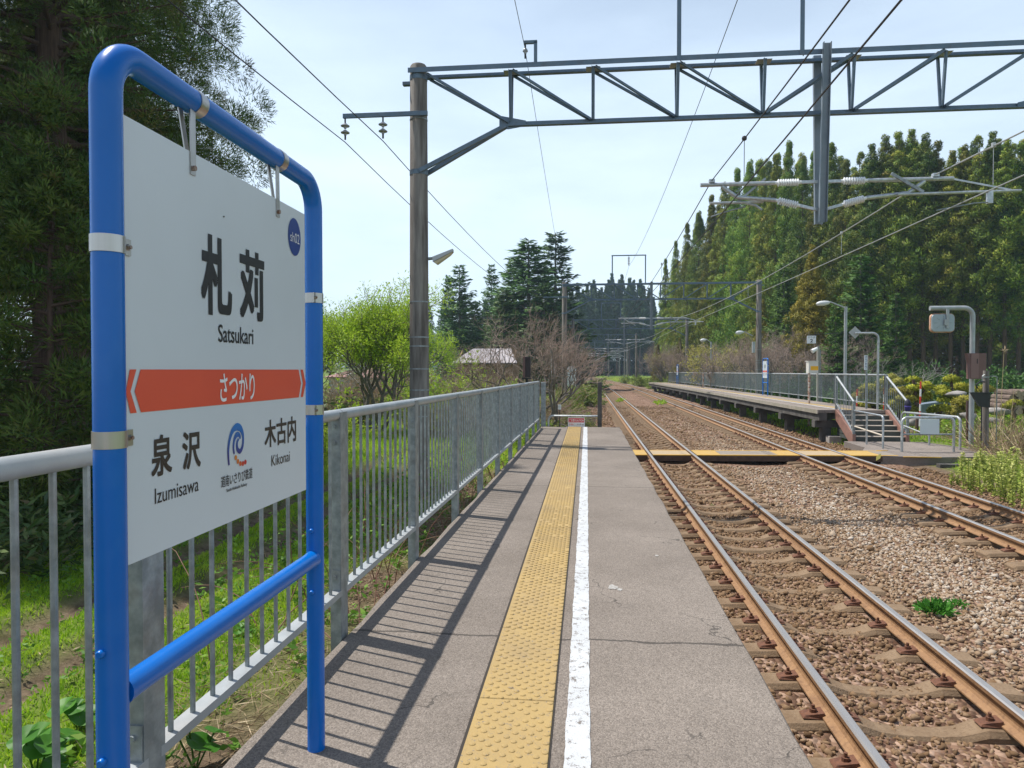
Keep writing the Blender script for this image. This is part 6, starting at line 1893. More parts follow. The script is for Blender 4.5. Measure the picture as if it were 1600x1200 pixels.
# --- leafy and bare broadleaf trees
wl = broadleaf(rv, "willow_tree", [(0.25, 0.1, 1.5), (-0.7, 0.2, 1.5), (0.8, -0.4, 1.3), (-0.2, -0.7, 1.5)], 1.72, 0.10, 5, lime_m, bark_grey, per=7, rad=0.36, L=0.12, W=0.036, spread=0.50, up=0.17, shrink=0.78, upb=0.0)
tag(put(wl, USED, -8.3, 27.5, 1.0, 0.4, "fresh lime green willow with spreading branches left of the nearest concrete pole"), cat="tree")
tag(put(copy_tree(wl), USED, -13.2, 31.5, 1.02, 2.4, "second lime green willow partly hidden by the blue sign post"), cat="tree")
tag(put(copy_tree(wl), USED, -11.2, 44, 1.05, 4.4, "lime green tree farther back behind the concrete pole"), cat="tree")
ch = broadleaf(rv, "cherry_tree", [(0.1, 0.0, 1.6), (0.55, 0.1, 1.2), (-0.75, 0.1, 1.2), (-0.3, 0.6, 1.3), (0.25, -0.5, 1.4), (-0.5, -0.5, 1.1)], 1.0, 0.05, 6, None, bark_grey, spread=0.58, up=0.13, shrink=0.74, tw=twig_m, kids=(2, 3), bend=0.22)
tag(put(ch, USED, -2.15, 25.0, 1.50, 2.6, "leafless cherry tree with a haze of brown twigs beyond the end of the fence"), cat="tree")
lab = "leafless brown tree with spreading grey twigs along the back of the far platform"
for x, Y, s, r in [(12.2, 50, 1.6, 1), (14.6, 53, 1.75, 2.2), (10.9, 57, 1.5, 3), (16.6, 48, 1.6, 4.1), (12.6, 66, 1.7, 5), (11.5, 78, 1.8, 0.3), (13.6, 47, 1.3, 2.9)]:
    tag(put(copy_tree(ch), USED, x, Y, s, r, lab, "leafless trees behind the far platform"), cat="tree")
for x, Y, s, r, lab in [(10.6, 96, 2.0, 1, "tall leafless pinkish tree at the left foot of the forest"), (12.2, 108, 2.3, 2, "tall leafless tree behind the far end of the far platform")]:
    tag(put(copy_tree(ch), USED, x, Y, s, r, lab), cat="tree")
py_ = broadleaf(rv, "maple_tree", [(0.2, 0, 1.6), (-0.6, 0.3, 1.3), (0.6, 0.2, 1.2)], 1.9, 0.09, 4, palegreen_m, bark_grey, per=3, rad=0.30, L=0.20, W=0.08, spread=0.6, up=0.08, shrink=0.72, upb=0.0)
q = at(1113, 560, 63)
tag(put(py_, USED, q.x, 63, 0.92, 0, "pale yellow tree in new leaf behind the middle of the far platform"), cat="tree")
q = at(1024, 560, 100)
tag(put(copy_tree(py_), USED, q.x + 1.0, 100, 1.0, 2, "pale yellow flowering tree at the far end of the far platform"), cat="tree")
tag(put(broadleaf(rv, "thorn_tree", [(0.3, 0.1, 1.3), (-0.5, 0.2, 1.2), (0.5, -0.4, 1.1)], 1.1, 0.05, 4, None, mat("pale_bark", (0.20, 0.19, 0.17), 0.9), spread=0.7, up=0.03, shrink=0.74, cut=0.0), USED, at(1398, 560, 40).x, 40, 1.25, 0, "pale grey leafless tree against the dark forest behind the stairs"), cat="tree")

# --- bushes and scrub
b_lime = bush(rv, "lime_bush", 1.2, 1.9, 46, 60, 0.11, 0.05, lime_m, twig_m)
b_brown = bush(rv, "scrub_bush", 1.3, 1.8, 150, 14, 0.07, 0.03, tint_mat("brown_scrub_leaves", [(0.22, 0.13, 0.075), (0.34, 0.23, 0.14), (0.26, 0.28, 0.08)], 0.8, 0.2), twig_m, twig_r=0.010)
b_sasa = bush(rv, "bamboo_grass_clump", 1.0, 1.1, 60, 56, 0.22, 0.05, sasa_m, twig_m, spiky=0.6, droop=0.2)
n_ = 0
for px, Y, pr, s, lab in [(505, 20, b_lime, 1.0, "lime green bush left of the willow trunk behind the fence"), (560, 36, b_brown, 1.7, "brown scrub behind the fence under the willow"), (615, 38, b_brown, 1.7, "brown scrub just left of the nearest concrete pole"),
                          (640, 34, b_lime, 1.2, "light green bush behind the nearest concrete pole"), (690, 26, b_brown, 1.25, "reddish brown scrub just right of the nearest concrete pole"), (704, 32, b_lime, 1.5, "bright green bush below the metal roof at its left end"), (745, 29, b_brown, 1.25, "brown thicket below the metal roof"),
                          (790, 31, b_brown, 1.35, "brown thicket left of the dark relay box"), (765, 40, b_lime, 1.3, "green bush in front of the brown barn wall"), (810, 22, b_lime, 0.6, "small green bush behind the relay box"),
                          (838, 27, b_brown, 1.2, "brown scrub under the cherry tree"), (665, 45, b_brown, 2.2, "wide brown scrub in the far field"), (590, 40, b_brown, 1.9, "wide brown scrub behind the willow"), (536, 30, b_brown, 1.2, "brown scrub behind the willow trunk")]:
    p = at(px, 600, Y)
    tag(put(pr if pr.name not in USED else copy_tree(pr), USED, p.x, Y, s, n_ * 1.1, lab), cat="bush"); n_ += 1
for px, Y, s, lab in [(893, 30, 0.75, "yellow green bamboo grass clump right of the second portal pole base"), (866, 24, 0.7, "bamboo grass clump under the cherry tree"), (905, 48, 1.3, "big leafy bamboo grass clump beside the left trackside"), (890, 56, 1.4, "bamboo grass clump in front of the pale hut"), (915, 62, 1.2, "dark green leafy clump at the edge of the ballast"),
                      (876, 38, 1.0, "bamboo grass clump at the foot of the second portal pole"), (926, 95, 1.5, "distant green bush at the left edge of the track"), (1030, 92, 1.3, "light green bush beyond the far end of the far platform"), (1010, 105, 1.6, "green bush right of the tracks in the distance"),
                      (985, 130, 1.6, "small light bush in the distance between the masts"), (1042, 86, 0.9, "pale bush right at the end of the far platform")]:
    p = at(px, 600, Y)
    tag(put(b_sasa if b_sasa.name not in USED else copy_tree(b_sasa), USED, p.x, Y, s, n_ * 1.7, lab), cat="bush"); n_ += 1

# --- ground cover near the camera
rg2 = np.random.default_rng(5)
def blades(name, n, xr, yr, keep, hmin, hmax, wd, m, tmean=0.45, lean=0.5):
    x = rg2.uniform(*xr, n); y = rg2.uniform(*yr, n)
    k = keep(x, y) > rg2.random(n)
    x, y = x[k], y[k]; n = len(x)
    P = np.stack([x, y, ground_z(x, y) - 0.01], -1)
    d = unit(np.stack([rg2.normal(0, lean, n), rg2.normal(0, lean, n), np.ones(n)], -1))
    patch = 0.18 * vnoise(x, y, 0.8, 6)
    V = leaf_quads(rg2, P, d, rg2.uniform(hmin, hmax, n), wd * rg2.uniform(0.7, 1.3, n))
    o = link_mesh(name, leaf_mesh(name, V, m, np.clip(tmean + patch + rg2.normal(0, 0.15, n), 0, 1)))
    tag(o, kind='stuff'); return o
notsoil = lambda x, y: np.clip(1.15 - 1.5 * soil_amount(x, y), 0, 1)
blades("grass", 170000, (-7.4, -2.3), (2.2, 17), notsoil, 0.03, 0.085, 0.011, grass_m, 0.42)
blades("grass", 90000, (-16, -2.0), (16, 42), lambda x, y: notsoil(x, y) * (x > -0.55 * y), 0.08, 0.26, 0.022, grass_m, 0.5)
blades("grass", 26000, (-5.0, -0.5), (17, 60), lambda x, y: np.clip(1.2 - soil_amount(x, y), 0, 1) * (x > -0.16 * y), 0.10, 0.34, 0.026, grass_m, 0.62, 0.7)
blades("grass", 60000, (7.95, 24), (23.5, 62), lambda x, y: np.clip(1.25 - soil_amount(x, y), 0, 1), 0.08, 0.24, 0.028, grass_m, 0.40)
blades("grass", 14000, (8.3, 14), (9, 24), lambda x, y: np.clip(1.2 - soil_amount(x, y), 0, 1) * (x > 0.42 * y + 1.2) * (np.abs(x - 9.3) > (y > 18.8) * 1.7), 0.06, 0.22, 0.020, grass_m, 0.5)
blades("grass", 22000, (-14, 22), (100, 175), lambda x, y: (np.abs(x - track_off(y) - 4) > 4.6) * 1.0, 0.3, 0.8, 0.09, grass_m, 0.78, 0.6)
def litter(name, n, xr, yr, keep, l0, l1, wd, m, lift=0.35):
    x = rg2.uniform(*xr, n); y = rg2.uniform(*yr, n)
    k = keep(x, y) > rg2.random(n); x, y = x[k], y[k]; n = len(x)
    P = np.stack([x, y, ground_z(x, y) + rg2.uniform(0.0, 0.04, n)], -1)
    d = unit(np.stack([rg2.normal(0, 1, n), rg2.normal(0, 1, n), rg2.normal(0.10, lift, n)], -1))
    V = leaf_quads(rg2, P, d, rg2.uniform(l0, l1, n), wd)
    o = link_mesh(name, leaf_mesh(name, V, m, np.clip(rg2.normal(0.42, 0.25, n), 0, 1))); tag(o, kind='stuff'); return o
litter("dry_litter", 26000, (-3.9, -0.95), (1.2, 16.5), lambda x, y: soil_amount(x, y) + 0.1, 0.06, 0.30, 0.007, dry_m)
litter("dry_litter", 3000, (-6.5, -2.5), (3, 12), lambda x, y: 0.25 + 0 * x, 0.04, 0.12, 0.012, dry_m, 0.1)
litter("dry_reeds", 3600, (9.9, 15), (16.5, 21.5), lambda x, y: (x > 0.47 * y + 0.9) * 1.0, 0.4, 1.5, 0.020, dry_m, 0.55)
litter("dry_reeds", 2600, (10.8, 17), (19.5, 27), lambda x, y: (x > 0.49 * y + 0.3) * 1.0, 0.5, 1.5, 0.022, dry_m, 0.6)
def rosettes(name, n, xr, yr, keep, leaves, L, W, m, h=0.06):
    x = rg2.uniform(*xr, n); y = rg2.uniform(*yr, n)
    k = keep(x, y) > rg2.random(n); x, y = x[k], y[k]; n = len(x)
    s = rg2.uniform(0.6, 1.4, n)
    C0 = np.repeat(np.stack([x, y, ground_z(x, y)], -1), leaves, 0); S = np.repeat(s, leaves)
    N = n * leaves
    C0 = C0 + np.stack([rg2.normal(0, 0.02, N), rg2.normal(0, 0.02, N), np.abs(rg2.normal(h, h * 0.6, N))], -1) * S[:, None]
    a = rg2.uniform(0, 2 * PI, N)
    d = unit(np.stack([np.cos(a), np.sin(a), rg2.normal(0.35, 0.35, N)], -1))
    V = leaf_quads(rg2, C0, d, L * S * rg2.uniform(0.7, 1.2, N), W * S, 0.15)
    o = link_mesh(name, leaf_mesh(name, V, m, np.clip(rg2.normal(0.5, 0.22, N), 0, 1))); tag(o, kind='stuff'); return o
rosettes("weeds", 900, (-4.2, -1.35), (1.4, 15), lambda x, y: 0.35 + 0.5 * (vnoise(x, y, 0.6, 9) > 0.15), 9, 0.07, 0.032, weed_m)
rosettes("weeds", 260, (-7.2, -4), (3, 14), lambda x, y: 0.6 + 0 * x, 8, 0.06, 0.03, weed_m)
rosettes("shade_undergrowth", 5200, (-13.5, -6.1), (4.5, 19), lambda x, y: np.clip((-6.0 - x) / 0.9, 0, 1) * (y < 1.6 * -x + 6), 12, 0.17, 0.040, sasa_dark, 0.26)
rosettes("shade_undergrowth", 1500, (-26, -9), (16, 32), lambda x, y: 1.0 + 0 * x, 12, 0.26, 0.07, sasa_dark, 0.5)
rosettes("weeds", 900, (9.2, 17), (11, 22), lambda x, y: (x > 0.50 * y + 0.35) * 1.0 * (x > 10.3), 12, 0.07, 0.026, tall_m, 0.16)
litter("dry_reeds", 900, (10.2, 13.5), (16.8, 20.2), lambda x, y: (x > 0.50 * y + 0.5) * 1.0, 0.6, 1.7, 0.018, dry_m, 0.9)
rosettes("weeds", 900, (11.5, 24), (24, 44), lambda x, y: 0.6 + 0 * x, 10, 0.18, 0.07, sasa_m, 0.16)

# butterbur with big round leaves by the fence
def butterbur(px, py, sc, label):
    p = on(px, py, -1.05)
    r = thing("butterbur_plant", label, "plant", (p.x, p.y, gz(p.x, p.y)))
    stems = []
    for k in range(4 if sc > 0.8 else 3):
        a = rg2.uniform(0, 6.28); rr = rg2.uniform(0.03, 0.16) * sc; h = rg2.uniform(0.08, 0.24) * sc
        c = Vector((p.x + rr * math.cos(a), p.y + rr * math.sin(a), r.location.z + h)); R = rg2.uniform(0.06, 0.11) * sc
        tl = Vector((math.cos(a) * 0.45, math.sin(a) * 0.45, 1)).normalized(); e1 = tl.orthogonal().normalized(); e2 = tl.cross(e1)
        vs = [c]; n = 22
        for ring in (0.5, 1.0):
            for i in range(n):
                t = 2 * PI * i / n
                notch = 0.45 if i in (0,) else 1.0
                w_ = 0.06 * math.sin(t * 4 + k) + 0.02 * math.sin(t * 7)
                vs.append(c + (e1 * math.cos(t) + e2 * math.sin(t)) * R * ring * notch * (1 + 0.03 * math.sin(t * 11)) + tl * R * (0.22 * ring + w_ * ring * 1.2))
        fs = [(0, 1 + i, 1 + (i + 1) % n) for i in range(n)] + [(1 + i, 1 + n + i, 1 + n + (i + 1) % n, 1 + (i + 1) % n) for i in range(n)]
        b = MB(); b.add(vs, fs); o = b.build("leaf", butter_m, r, True)
        at_ = o.data.attributes.new('tint', 'FLOAT', 'POINT'); at_.data.foreach_set('value', np.full(len(o.data.vertices), rg2.random(), dtype=np.float32))
        b = MB(); b.tube([(p.x, p.y, r.location.z - 0.02), tuple(c)], 0.006, 6); b.build("stalk", weed_m, r)
butterbur(85, 1160, 1.2, "butterbur with big round leaves at the lower left behind the fence pickets")
butterbur(55, 1190, 1.1, "butterbur plant in the bottom left corner")
butterbur(305, 1192, 1.0, "single butterbur showing large ribbed leaves by the platform edge under the sign")
butterbur(370, 975, 0.7, "small butterbur behind the lower rail between the sign posts")
butterbur(125, 1120, 0.9, "butterbur plant just behind the left blue post")

# brambles beside the fence
segs = []
for i in range(150):
    x = rg2.uniform(-3.4, -1.45); y = rg2.uniform(5.5, 17); p = np.array([x, y, gz(x, y)])
    d = unit(np.array([rg2.normal(0, 0.5), rg2.normal(0, 0.5), 1.0])); l = rg2.uniform(0.5, 1.5)
    for k in range(6):
        q = p + d * l / 6; segs.append((p, q, 0.007 - 0.0008 * k, 0.0062 - 0.0008 * k)); p = q
        d = unit(d + rg2.normal(0, 0.12, 3) + np.array([0, 0, -0.22]))
o = link_mesh("brambles", seg_mesh("brambles", segs, mat("bramble_stem", (0.16, 0.060, 0.045), 0.7, 0, (0.24, 0.15, 0.09), 5), 5)); tag(o, kind='stuff')
rosettes("bramble_leaves", 380, (-4.0, -1.5), (5.5, 17), lambda x, y: 0.8 + 0 * x, 7, 0.06, 0.03, weed_m, 0.30)

# --- plants on the ballast
def weed_tuft(px, py, R, label, m=weed_m, n=160, cat="plant", name="weed_tuft"):
    p = on(px, py, -1.08)
    r = thing(name, label, cat, (p.x, p.y, -1.08))
    d = rnd_dir(rg2, n); d[:, 2] = np.abs(d[:, 2]) + 0.15; d = unit(d)
    B = np.array([p.x, p.y, -1.08]) + d * (R * rg2.uniform(0.2, 0.9, n))[:, None] * np.array([1.2, 1, 0.7])
    V = leaf_quads(rg2, B - np.array(r.location), unit(d + rg2.normal(0, 0.4, (n, 3))), R * 0.5, R * 0.20)
    link_mesh("leaves", leaf_mesh("leaves", V, m, np.clip(rg2.normal(0.45, 0.2, n), 0, 1)), r)
weed_tuft(1462, 958, 0.16, "bright green weed tuft growing on the ballast between the two tracks", tint_mat("mugwort", [(0.05, 0.19, 0.02), (0.10, 0.29, 0.04)], 0.6, 0.2), 260)
weed_tuft(1495, 946, 0.09, "smaller weed tuft right next to the bright green one on the ballast", tint_mat("mugwort", [(0, 0, 0)] * 2), 110)
weed_tuft(1214, 858, 0.05, "small dark red plant between the rails of the near track", tint_mat("red_weed", [(0.10, 0.012, 0.03), (0.18, 0.025, 0.05)], 0.6, 0.2), 60)
weed_tuft(1112, 790, 0.04, "tiny green sprout between the rails of the near track", weed_m, 30)
weed_tuft(970, 628, 0.35, "low green weeds between the rails far down the near track", grass_m, 90)
weed_tuft(1032, 632, 0.45, "low yellow green weeds between the two tracks in the distance", grass_m, 90)
weed_tuft(1375, 735, 0.5, "green grass patch on the ballast shoulder in front of the ramp", grass_m, 1)
def tall_weed(px, py, h, label):
    p = on(px, py, -1.0)
    r = thing("tall_weed", label, "plant", (p.x, p.y, gz(p.x, p.y)), "tall yellow green weeds by the track")
    sg, B, D = [], [], []
    for k in range(7):
        q = np.array([rg2.normal(0, 0.12), rg2.normal(0, 0.12), -0.03]); d = unit(np.array([rg2.normal(0, 0.12), rg2.normal(0, 0.12), 1]))
        hh = h * rg2.uniform(0.7, 1.1); sg.append((q, q + d * hh, 0.010, 0.005))
        n = 80; t = rg2.uniform(0.1, 1.0, n); B.append(q + d * (hh * t)[:, None]); a = rg2.uniform(0, 6.28, n)
        D.append(unit(np.stack([np.cos(a), np.sin(a), rg2.normal(0.3, 0.4, n)], -1)))
    B = np.concatenate(B); D = np.concatenate(D); n = len(B)
    link_mesh("stems", seg_mesh("stems", sg, tall_m, 4), r)
    link_mesh("leaves", leaf_mesh("leaves", leaf_quads(rg2, B, D, 0.075 * rg2.uniform(0.6, 1.2, n), 0.028), tall_m, np.clip(0.2 + B[:, 2] / h * 0.5 + rg2.normal(0, 0.15, n), 0, 1)), r)
for px, py, h in [(1512, 752, 0.55), (1530, 760, 0.75), (1548, 765, 0.85), (1565, 770, 0.9), (1582, 778, 0.9), (1598, 785, 0.8), (1540, 745, 0.6), (1572, 752, 0.8), (1592, 760, 0.9), (1556, 742, 0.6), (1520, 735, 0.5), (1610, 775, 0.9)]:
    tall_weed(px, py, h, "tall yellow green flowering weed at the right edge beside the far track")
for px, py, ytop, lab in [(1563, 700, 545, "tallest dry reed with a feathery tip right of the concrete post"), (1578, 705, 610, "dry reed stalk right of the tallest one"), (1552, 690, 595, "thin dry reed between the concrete post and the tallest reed")]:
    p = on(px, py, -1.0); r = thing("reed", lab, "reed", (p.x, p.y, gz(p.x, p.y)))
    t = at(px + 6, ytop, p.y)
    b = MB(); b.tube([(p.x, p.y, r.location.z - 0.1), ((p.x + t.x) / 2 - 0.02, p.y, (r.location.z + t.z) / 2), tuple(t)], [0.012, 0.009, 0.005], 6); b.build("stalk", mat("reed_stalk", (0.42, 0.33, 0.18), 0.8), r)
    n = 26 if ytop < 560 else 8
    B = np.array(t) - np.array(r.location) + np.stack([rg2.normal(0, 0.012, n), rg2.normal(0, 0.012, n), rg2.uniform(-0.16, 0.02, n)], -1)
    link_mesh("plume", leaf_mesh("plume", leaf_quads(rg2, B, unit(rg2.normal(0, 0.5, (n, 3)) + np.array([0.2, 0, 0.5])), 0.12, 0.018), dry_m, rg2.random(n)), r)

# --- clipped garden trees behind the ramp
def cloud_tree(px, pyb, Y, pads, m, label, stem=True):
    """pads: (px, py, width px, height px)"""
    p0 = at(px, pyb, Y); g = gz(p0.x, Y)
    r = thing("clipped_tree", label, "garden tree", (p0.x, Y, g))
    sg = []
    top = max(pads, key=lambda q: -q[1]); tp_ = at(top[0], top[1], Y)
    trunk_pts = [(0, 0, -0.1), (0.06, 0.05, (tp_.z - g) * 0.35), (-0.05, 0, (tp_.z - g) * 0.7), (tp_.x - p0.x, 0, tp_.z - g)]
    for a, c in zip(trunk_pts[:-1], trunk_pts[1:]): sg.append((a, c, 0.075, 0.05))
    for i, (qx, qy, wp, hp) in enumerate(pads):
        yy = Y + rg2.uniform(-0.5, 0.3); c = at(qx, qy, yy)
        a = wp / 2 * yy / F * 0.98; hz = hp / 2 * yy / F * 1.1; bz = a * 0.85
        n = int(1500 * a / 0.5) + 350
        d = rnd_dir(rg2, n); d[:, 2] = np.where(d[:, 2] < -0.25, -d[:, 2] * 0.4, d[:, 2])
        d = unit(d)
        lump = 1 + 0.10 * np.sin(d[:, 0] * 5 + i) * np.sin(d[:, 1] * 6 + 2 * i)
        B = np.array([c.x - p0.x, yy - Y, c.z - g]) + d * np.array([a, bz, hz * 1.15]) * (lump * rg2.uniform(0.72, 1.0, n))[:, None] - np.array([0, 0, hz * 0.35])
        V = leaf_quads(rg2, B, unit(rnd_dir(rg2, n) + d * 0.6), 0.085 * rg2.uniform(0.6, 1.3, n), 0.036, face=d)
        o = link_mesh("foliage_pad", leaf_mesh("foliage_pad", V, m, np.clip(rg2.normal(0.5, 0.2, n), 0, 1), unit(d + rg2.normal(0, 0.25, (n, 3)))), r)
        k = np.array([c.x - p0.x, yy - Y, c.z - g - hz * 0.6])
        zt = np.clip(k[2] - 0.15, 0.1, None)
        sg.append(((0.0, 0, zt * 0.8), k, 0.035, 0.02))
    link_mesh("trunk", seg_mesh("trunk", sg, bark_cedar, 6), r)
cloud_tree(1432, 668, 28, [(1427, 593, 21, 10), (1428, 606, 22, 12), (1446, 603, 22, 14), (1441, 617, 26, 18)], pine_m, "clipped pine with stacked yellow green pads just right of the stairs")
cloud_tree(1404, 665, 27, [(1405, 612, 33, 14), (1414, 622, 30, 12), (1398, 630, 28, 12), (1412, 637, 38, 18)], azalea_m, "olive brown clipped tree with broad domed pads behind the stairs handrail")
cloud_tree(1364, 668, 29, [(1360, 606, 30, 14), (1350, 618, 34, 12), (1372, 628, 30, 10), (1345, 634, 26, 12)], azalea_m, "clipped domed tree seen through the far platform fence")
cloud_tree(1488, 660, 31, [(1487, 592, 21, 12), (1472, 607, 22, 10), (1476, 613, 22, 9), (1478, 624, 24, 11)], pine_m, "slender clipped pine with one high pad left of the mirror pole")
cloud_tree(1500, 660, 32, [(1502, 604, 26, 12), (1514, 608, 30, 13), (1496, 624, 22, 12)], pine_m, "clipped pine with flat pads behind the mirror pole")
cloud_tree(1516, 668, 29, [(1508, 626, 34, 18), (1500, 642, 42, 20), (1518, 634, 26, 16)], azalea_m, "broad leaning clipped tree with brownish pads left of the iron stake")
cloud_tree(1466, 672, 28, [(1462, 640, 22, 12), (1474, 637, 18, 11)], pine_m, "low twin clipped bush above the white board")
cloud_tree(1536, 660, 32, [(1540, 607, 24, 11), (1530, 612, 22, 10)], azalea_m, "clipped brownish bush behind the concrete post")
cloud_tree(1584, 668, 31, [(1586, 629, 20, 9), (1575, 634, 16, 8)], azalea_m, "small clipped bush in front of the log pile")
cloud_tree(1386, 660, 31, [(1392, 590, 20, 12), (1382, 596, 22, 10), (1404, 596, 16, 10)], palegreen_m, "pale yellow flowering shrub above the stairs handrail")
# hedge line of dark shrubs at the foot of the forest
b_dark = bush(rv, "dark_shrub", 1.5, 1.8, 60, 64, 0.16, 0.07, spruce_m, bark_cedar)
for i, (px, Y) in enumerate([(1340, 44), (1375, 46), (1420, 46), (1455, 48), (1500, 46), (1545, 48), (1590, 46), (1400, 42), (1470, 44), (1560, 43), (1310, 48), (1250, 47), (1215, 52), (1615, 44)]):
    p = at(px, 600, Y)
    tag(put(b_dark if b_dark.name not in USED else copy_tree(b_dark), USED, p.x, Y, 1.15 + 0.3 * rv.random(), i * 1.1, "dark green shrub in the shade at the foot of the forest", "shrubs at the foot of the forest"), cat="bush")

for i in range(18):
    X = -36 + 72 * i / 17 + rv.uniform(-1, 1); Y = 234 + rv.uniform(-3, 3)
    tag(put(copy_tree(b_dark), USED, X, Y, 3.2, i * 1.3, "dark undergrowth shrub at the back of the distant wood", "undergrowth of the distant wood"), cat="bush")
# --- rocks, sheet and log pile in the garden
rock_m = mat("garden_rock", (0.15, 0.14, 0.13), 0.9, 0, (0.36, 0.34, 0.32), 3, bump=0.5, bscale=8)
def rock(px, py, Y, wpx, hpx, label):
    c = at(px, py, Y); a, hz = wpx / 2 * Y / F, hpx / 2 * Y / F
    import bmesh
    bm = bmesh.new(); bmesh.ops.create_icosphere(bm, subdivisions=2, radius=1.0)
    base_ = np.array([v.co[:] for v in bm.verts]); Fi = np.array([[v.index for v in f.verts] for f in bm.faces]); bm.free()
    d = base_ * (1 + 0.10 * rg2.normal(size=(len(base_), 1)))
    for _ in range(7):
        nr_ = rnd_dir(rg2, 1)[0]; d = d - np.maximum(d @ nr_ - rg2.uniform(0.55, 0.85), 0)[:, None] * nr_
    V = d * np.array([a, a * 0.8, hz]) + np.array([c.x, Y, c.z])
    tag(link_mesh("rock", np_mesh("rock", V, Fi, rock_m)), label, "rock")
rock(1496, 616, 30.5, 40, 10, "long grey flat rock between the clipped pines")
rock(1474, 645, 29.5, 30, 14, "grey rock under the low twin clipped bush")
rock(1515, 650, 27.5, 26, 12, "grey rock left of the iron stake")
rock(1426, 660, 29, 20, 12, "grey rock beside the foot of the pine right of the stairs")
rock(1560, 643, 30, 44, 12, "long grey rock in front of the log pile")
rock(1548, 657, 27, 30, 10, "low grey rock among the dry reeds")
p = at(1482, 638, 33)
b = MB(); b.prism([(p.x - 1.2, 33, p.z - 0.6), (p.x + 1.25, 33.3, p.z - 0.6), (p.x + 1.2, 33.3, p.z + 0.22), (p.x + 0.2, 33.2, p.z + 0.34), (p.x - 1.15, 33, p.z + 0.16)], (0.1, 0.8, 0))
tag(b.build("covered_stack", mat("grey_blue_sheet", (0.15, 0.19, 0.24), 0.5, 0, (0.20, 0.24, 0.29), 3, bump=0.3, bscale=5)), "low stack under a grey blue sheet among the clipped trees", "covered stack")
lab = "sawn log lying in the log pile at the right edge of the garden"
first = None
logm = [mat("log_bark", (0.10, 0.07, 0.055), 0.95, 0, (0.20, 0.15, 0.12), 6), mat("log_end", (0.36, 0.28, 0.20), 0.9, 0, (0.26, 0.19, 0.13), 14)]
for r_ in range(5):
    for k in range(9 - r_):
        q = at(1556 + k * 9.5 + r_ * 4.5, 642 - r_ * 7.0, 33)
        rad = rg2.uniform(0.11, 0.15)
        b = MB(); s = (rg2.uniform(-0.2, 0.2), rg2.uniform(-0.06, 0.06))
        b.cyl((q.x, 32.4 + s[0], q.z), (q.x + s[1], 33.9 + s[0], q.z + rg2.uniform(-.03, .03)), rad, 10)
        b.m = [0] * 10 + [1, 1]
        tag(b.build("log", logm), lab, "log", "logs of the log pile")

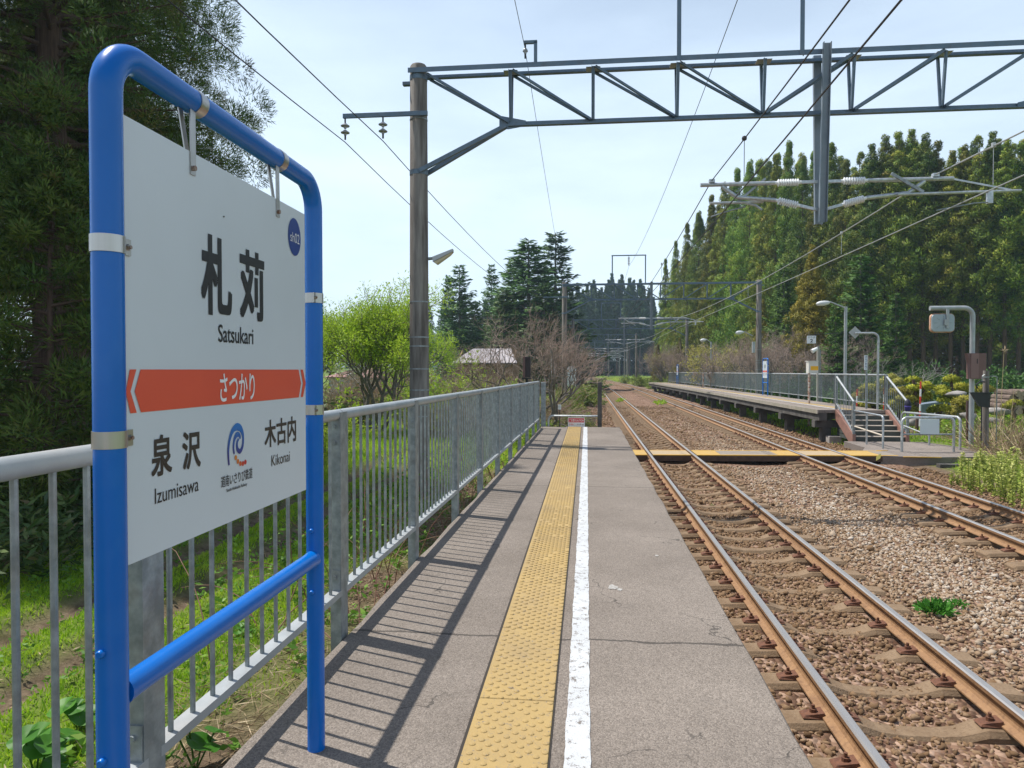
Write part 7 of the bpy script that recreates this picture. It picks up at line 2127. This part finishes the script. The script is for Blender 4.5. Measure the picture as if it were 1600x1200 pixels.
# --- buildings on the left
def house(px0, px1, pyt, pye, pyb, Y, depth, roofm, wallm, label, name="barn", ridge=0.5):
    a, c = at(px0, pye, Y), at(px1, pye, Y)
    zt = at(px0, pyt, Y + depth * 0.5).z
    x0, x1, ze = a.x, c.x, a.z
    zb = gz((x0 + x1) / 2, Y) - 0.3
    r = thing(name, label, "building", ((x0 + x1) / 2, Y, zb))
    ov = 0.4
    MB().prism([(x0 + ov, Y + 0.3, zb), (x1 - ov, Y + 0.3, zb), (x1 - ov, Y + depth - 0.3, zb), (x0 + ov, Y + depth - 0.3, zb)], (0, 0, ze - zb)).build("wall", wallm, r)
    for s, y0, y1 in ((0, Y, Y + depth / 2), (1, Y + depth, Y + depth / 2)):
        nrib = int((x1 - x0) / 0.28)
        vs, fs = [], []
        hip = 1.35
        for i in range(nrib * 2 + 1):
            t = i / (nrib * 2); x = x0 + (x1 - x0) * t; xt = x0 + hip + (x1 - x0 - 1.6 * hip) * t
            dz = 0.025 if i % 2 else 0.0
            vs += [(x, y0, ze + dz), (xt, y1, zt + dz)]
            if i: fs.append((2 * i - 2, 2 * i, 2 * i + 1, 2 * i - 1))
        b = MB(); b.add(vs, fs); b.add([(v[0], v[1], v[2] - 0.09) for v in vs], [f[::-1] for f in fs]); b.build("roof", roofm, r)
    for x in (x0 + ov, x1 - ov):
        MB().prism([(x - 0.05, Y + 0.3, ze), (x - 0.05, Y + depth - 0.3, ze), (x - 0.05, Y + depth / 2, zt - 0.15)], (0.1, 0, 0)).build("gable", wallm, r)
    return r
roof_m = mat("ribbed_metal_roof", (0.30, 0.27, 0.275), 0.5, 0.2, (0.35, 0.32, 0.325), 2)
wall_m = mat("brown_board_wall", (0.16, 0.085, 0.05), 0.85, 0, (0.24, 0.14, 0.09), 3, stretch=(1, 1, 6))
house(705, 808, 545, 567, 585, 58, 6, roof_m, wall_m, "low brown barn with a pinkish ribbed metal roof behind the scrub")
house(505, 542, 580, 589, 600, 62, 5, mat("rusty_pink_roof", (0.34, 0.19, 0.17), 0.7), mat("grey_house_wall", (0.35, 0.34, 0.32), 0.8), "small house with a dull pink roof glimpsed through the willow branches", "house")
house(552, 596, 574, 590, 600, 72, 5, mat("rusty_pink_roof", (0.3,) * 3), mat("grey_house_wall", (0.3,) * 3), "second small house behind the willow trunk", "house")
p = at(893, 586, 72)
b = MB(); b.bevbox(p.x - 0.55, p.x + 0.45, 71.5, 73, gz(p.x, 72) - 0.2, at(893, 573, 72).z, 0.02); tag(b.build("hut", mat("pale_blue_white", (0.62, 0.66, 0.70), 0.6)), "pale bluish white equipment hut between the poles on the left", "hut")

# --- haze over the far things
b = MB(); b.box(-705, 705, -65, 1505, -4.2, 46)
m = bpy.data.materials.new("haze_air"); m.use_nodes = True; t = m.node_tree; t.nodes.clear()
oo = t.nodes.new("ShaderNodeOutputMaterial"); vol = t.nodes.new("ShaderNodeVolumePrincipled")
vol.inputs['Color'].default_value = (0.62, 0.82, 1.0, 1); vol.inputs['Density'].default_value = 0.00045; vol.inputs['Anisotropy'].default_value = 0.2
t.links.new(vol.outputs['Volume'], oo.inputs['Volume'])
hz = b.build("haze", m); tag(hz, kind='stuff')
for o in list(bpy.data.objects):                     # prototypes never placed
    if o.get("label") in ("tree", "bush") and o.parent is None:
        for c in list(o.children): bpy.data.objects.remove(c)
        bpy.data.objects.remove(o)
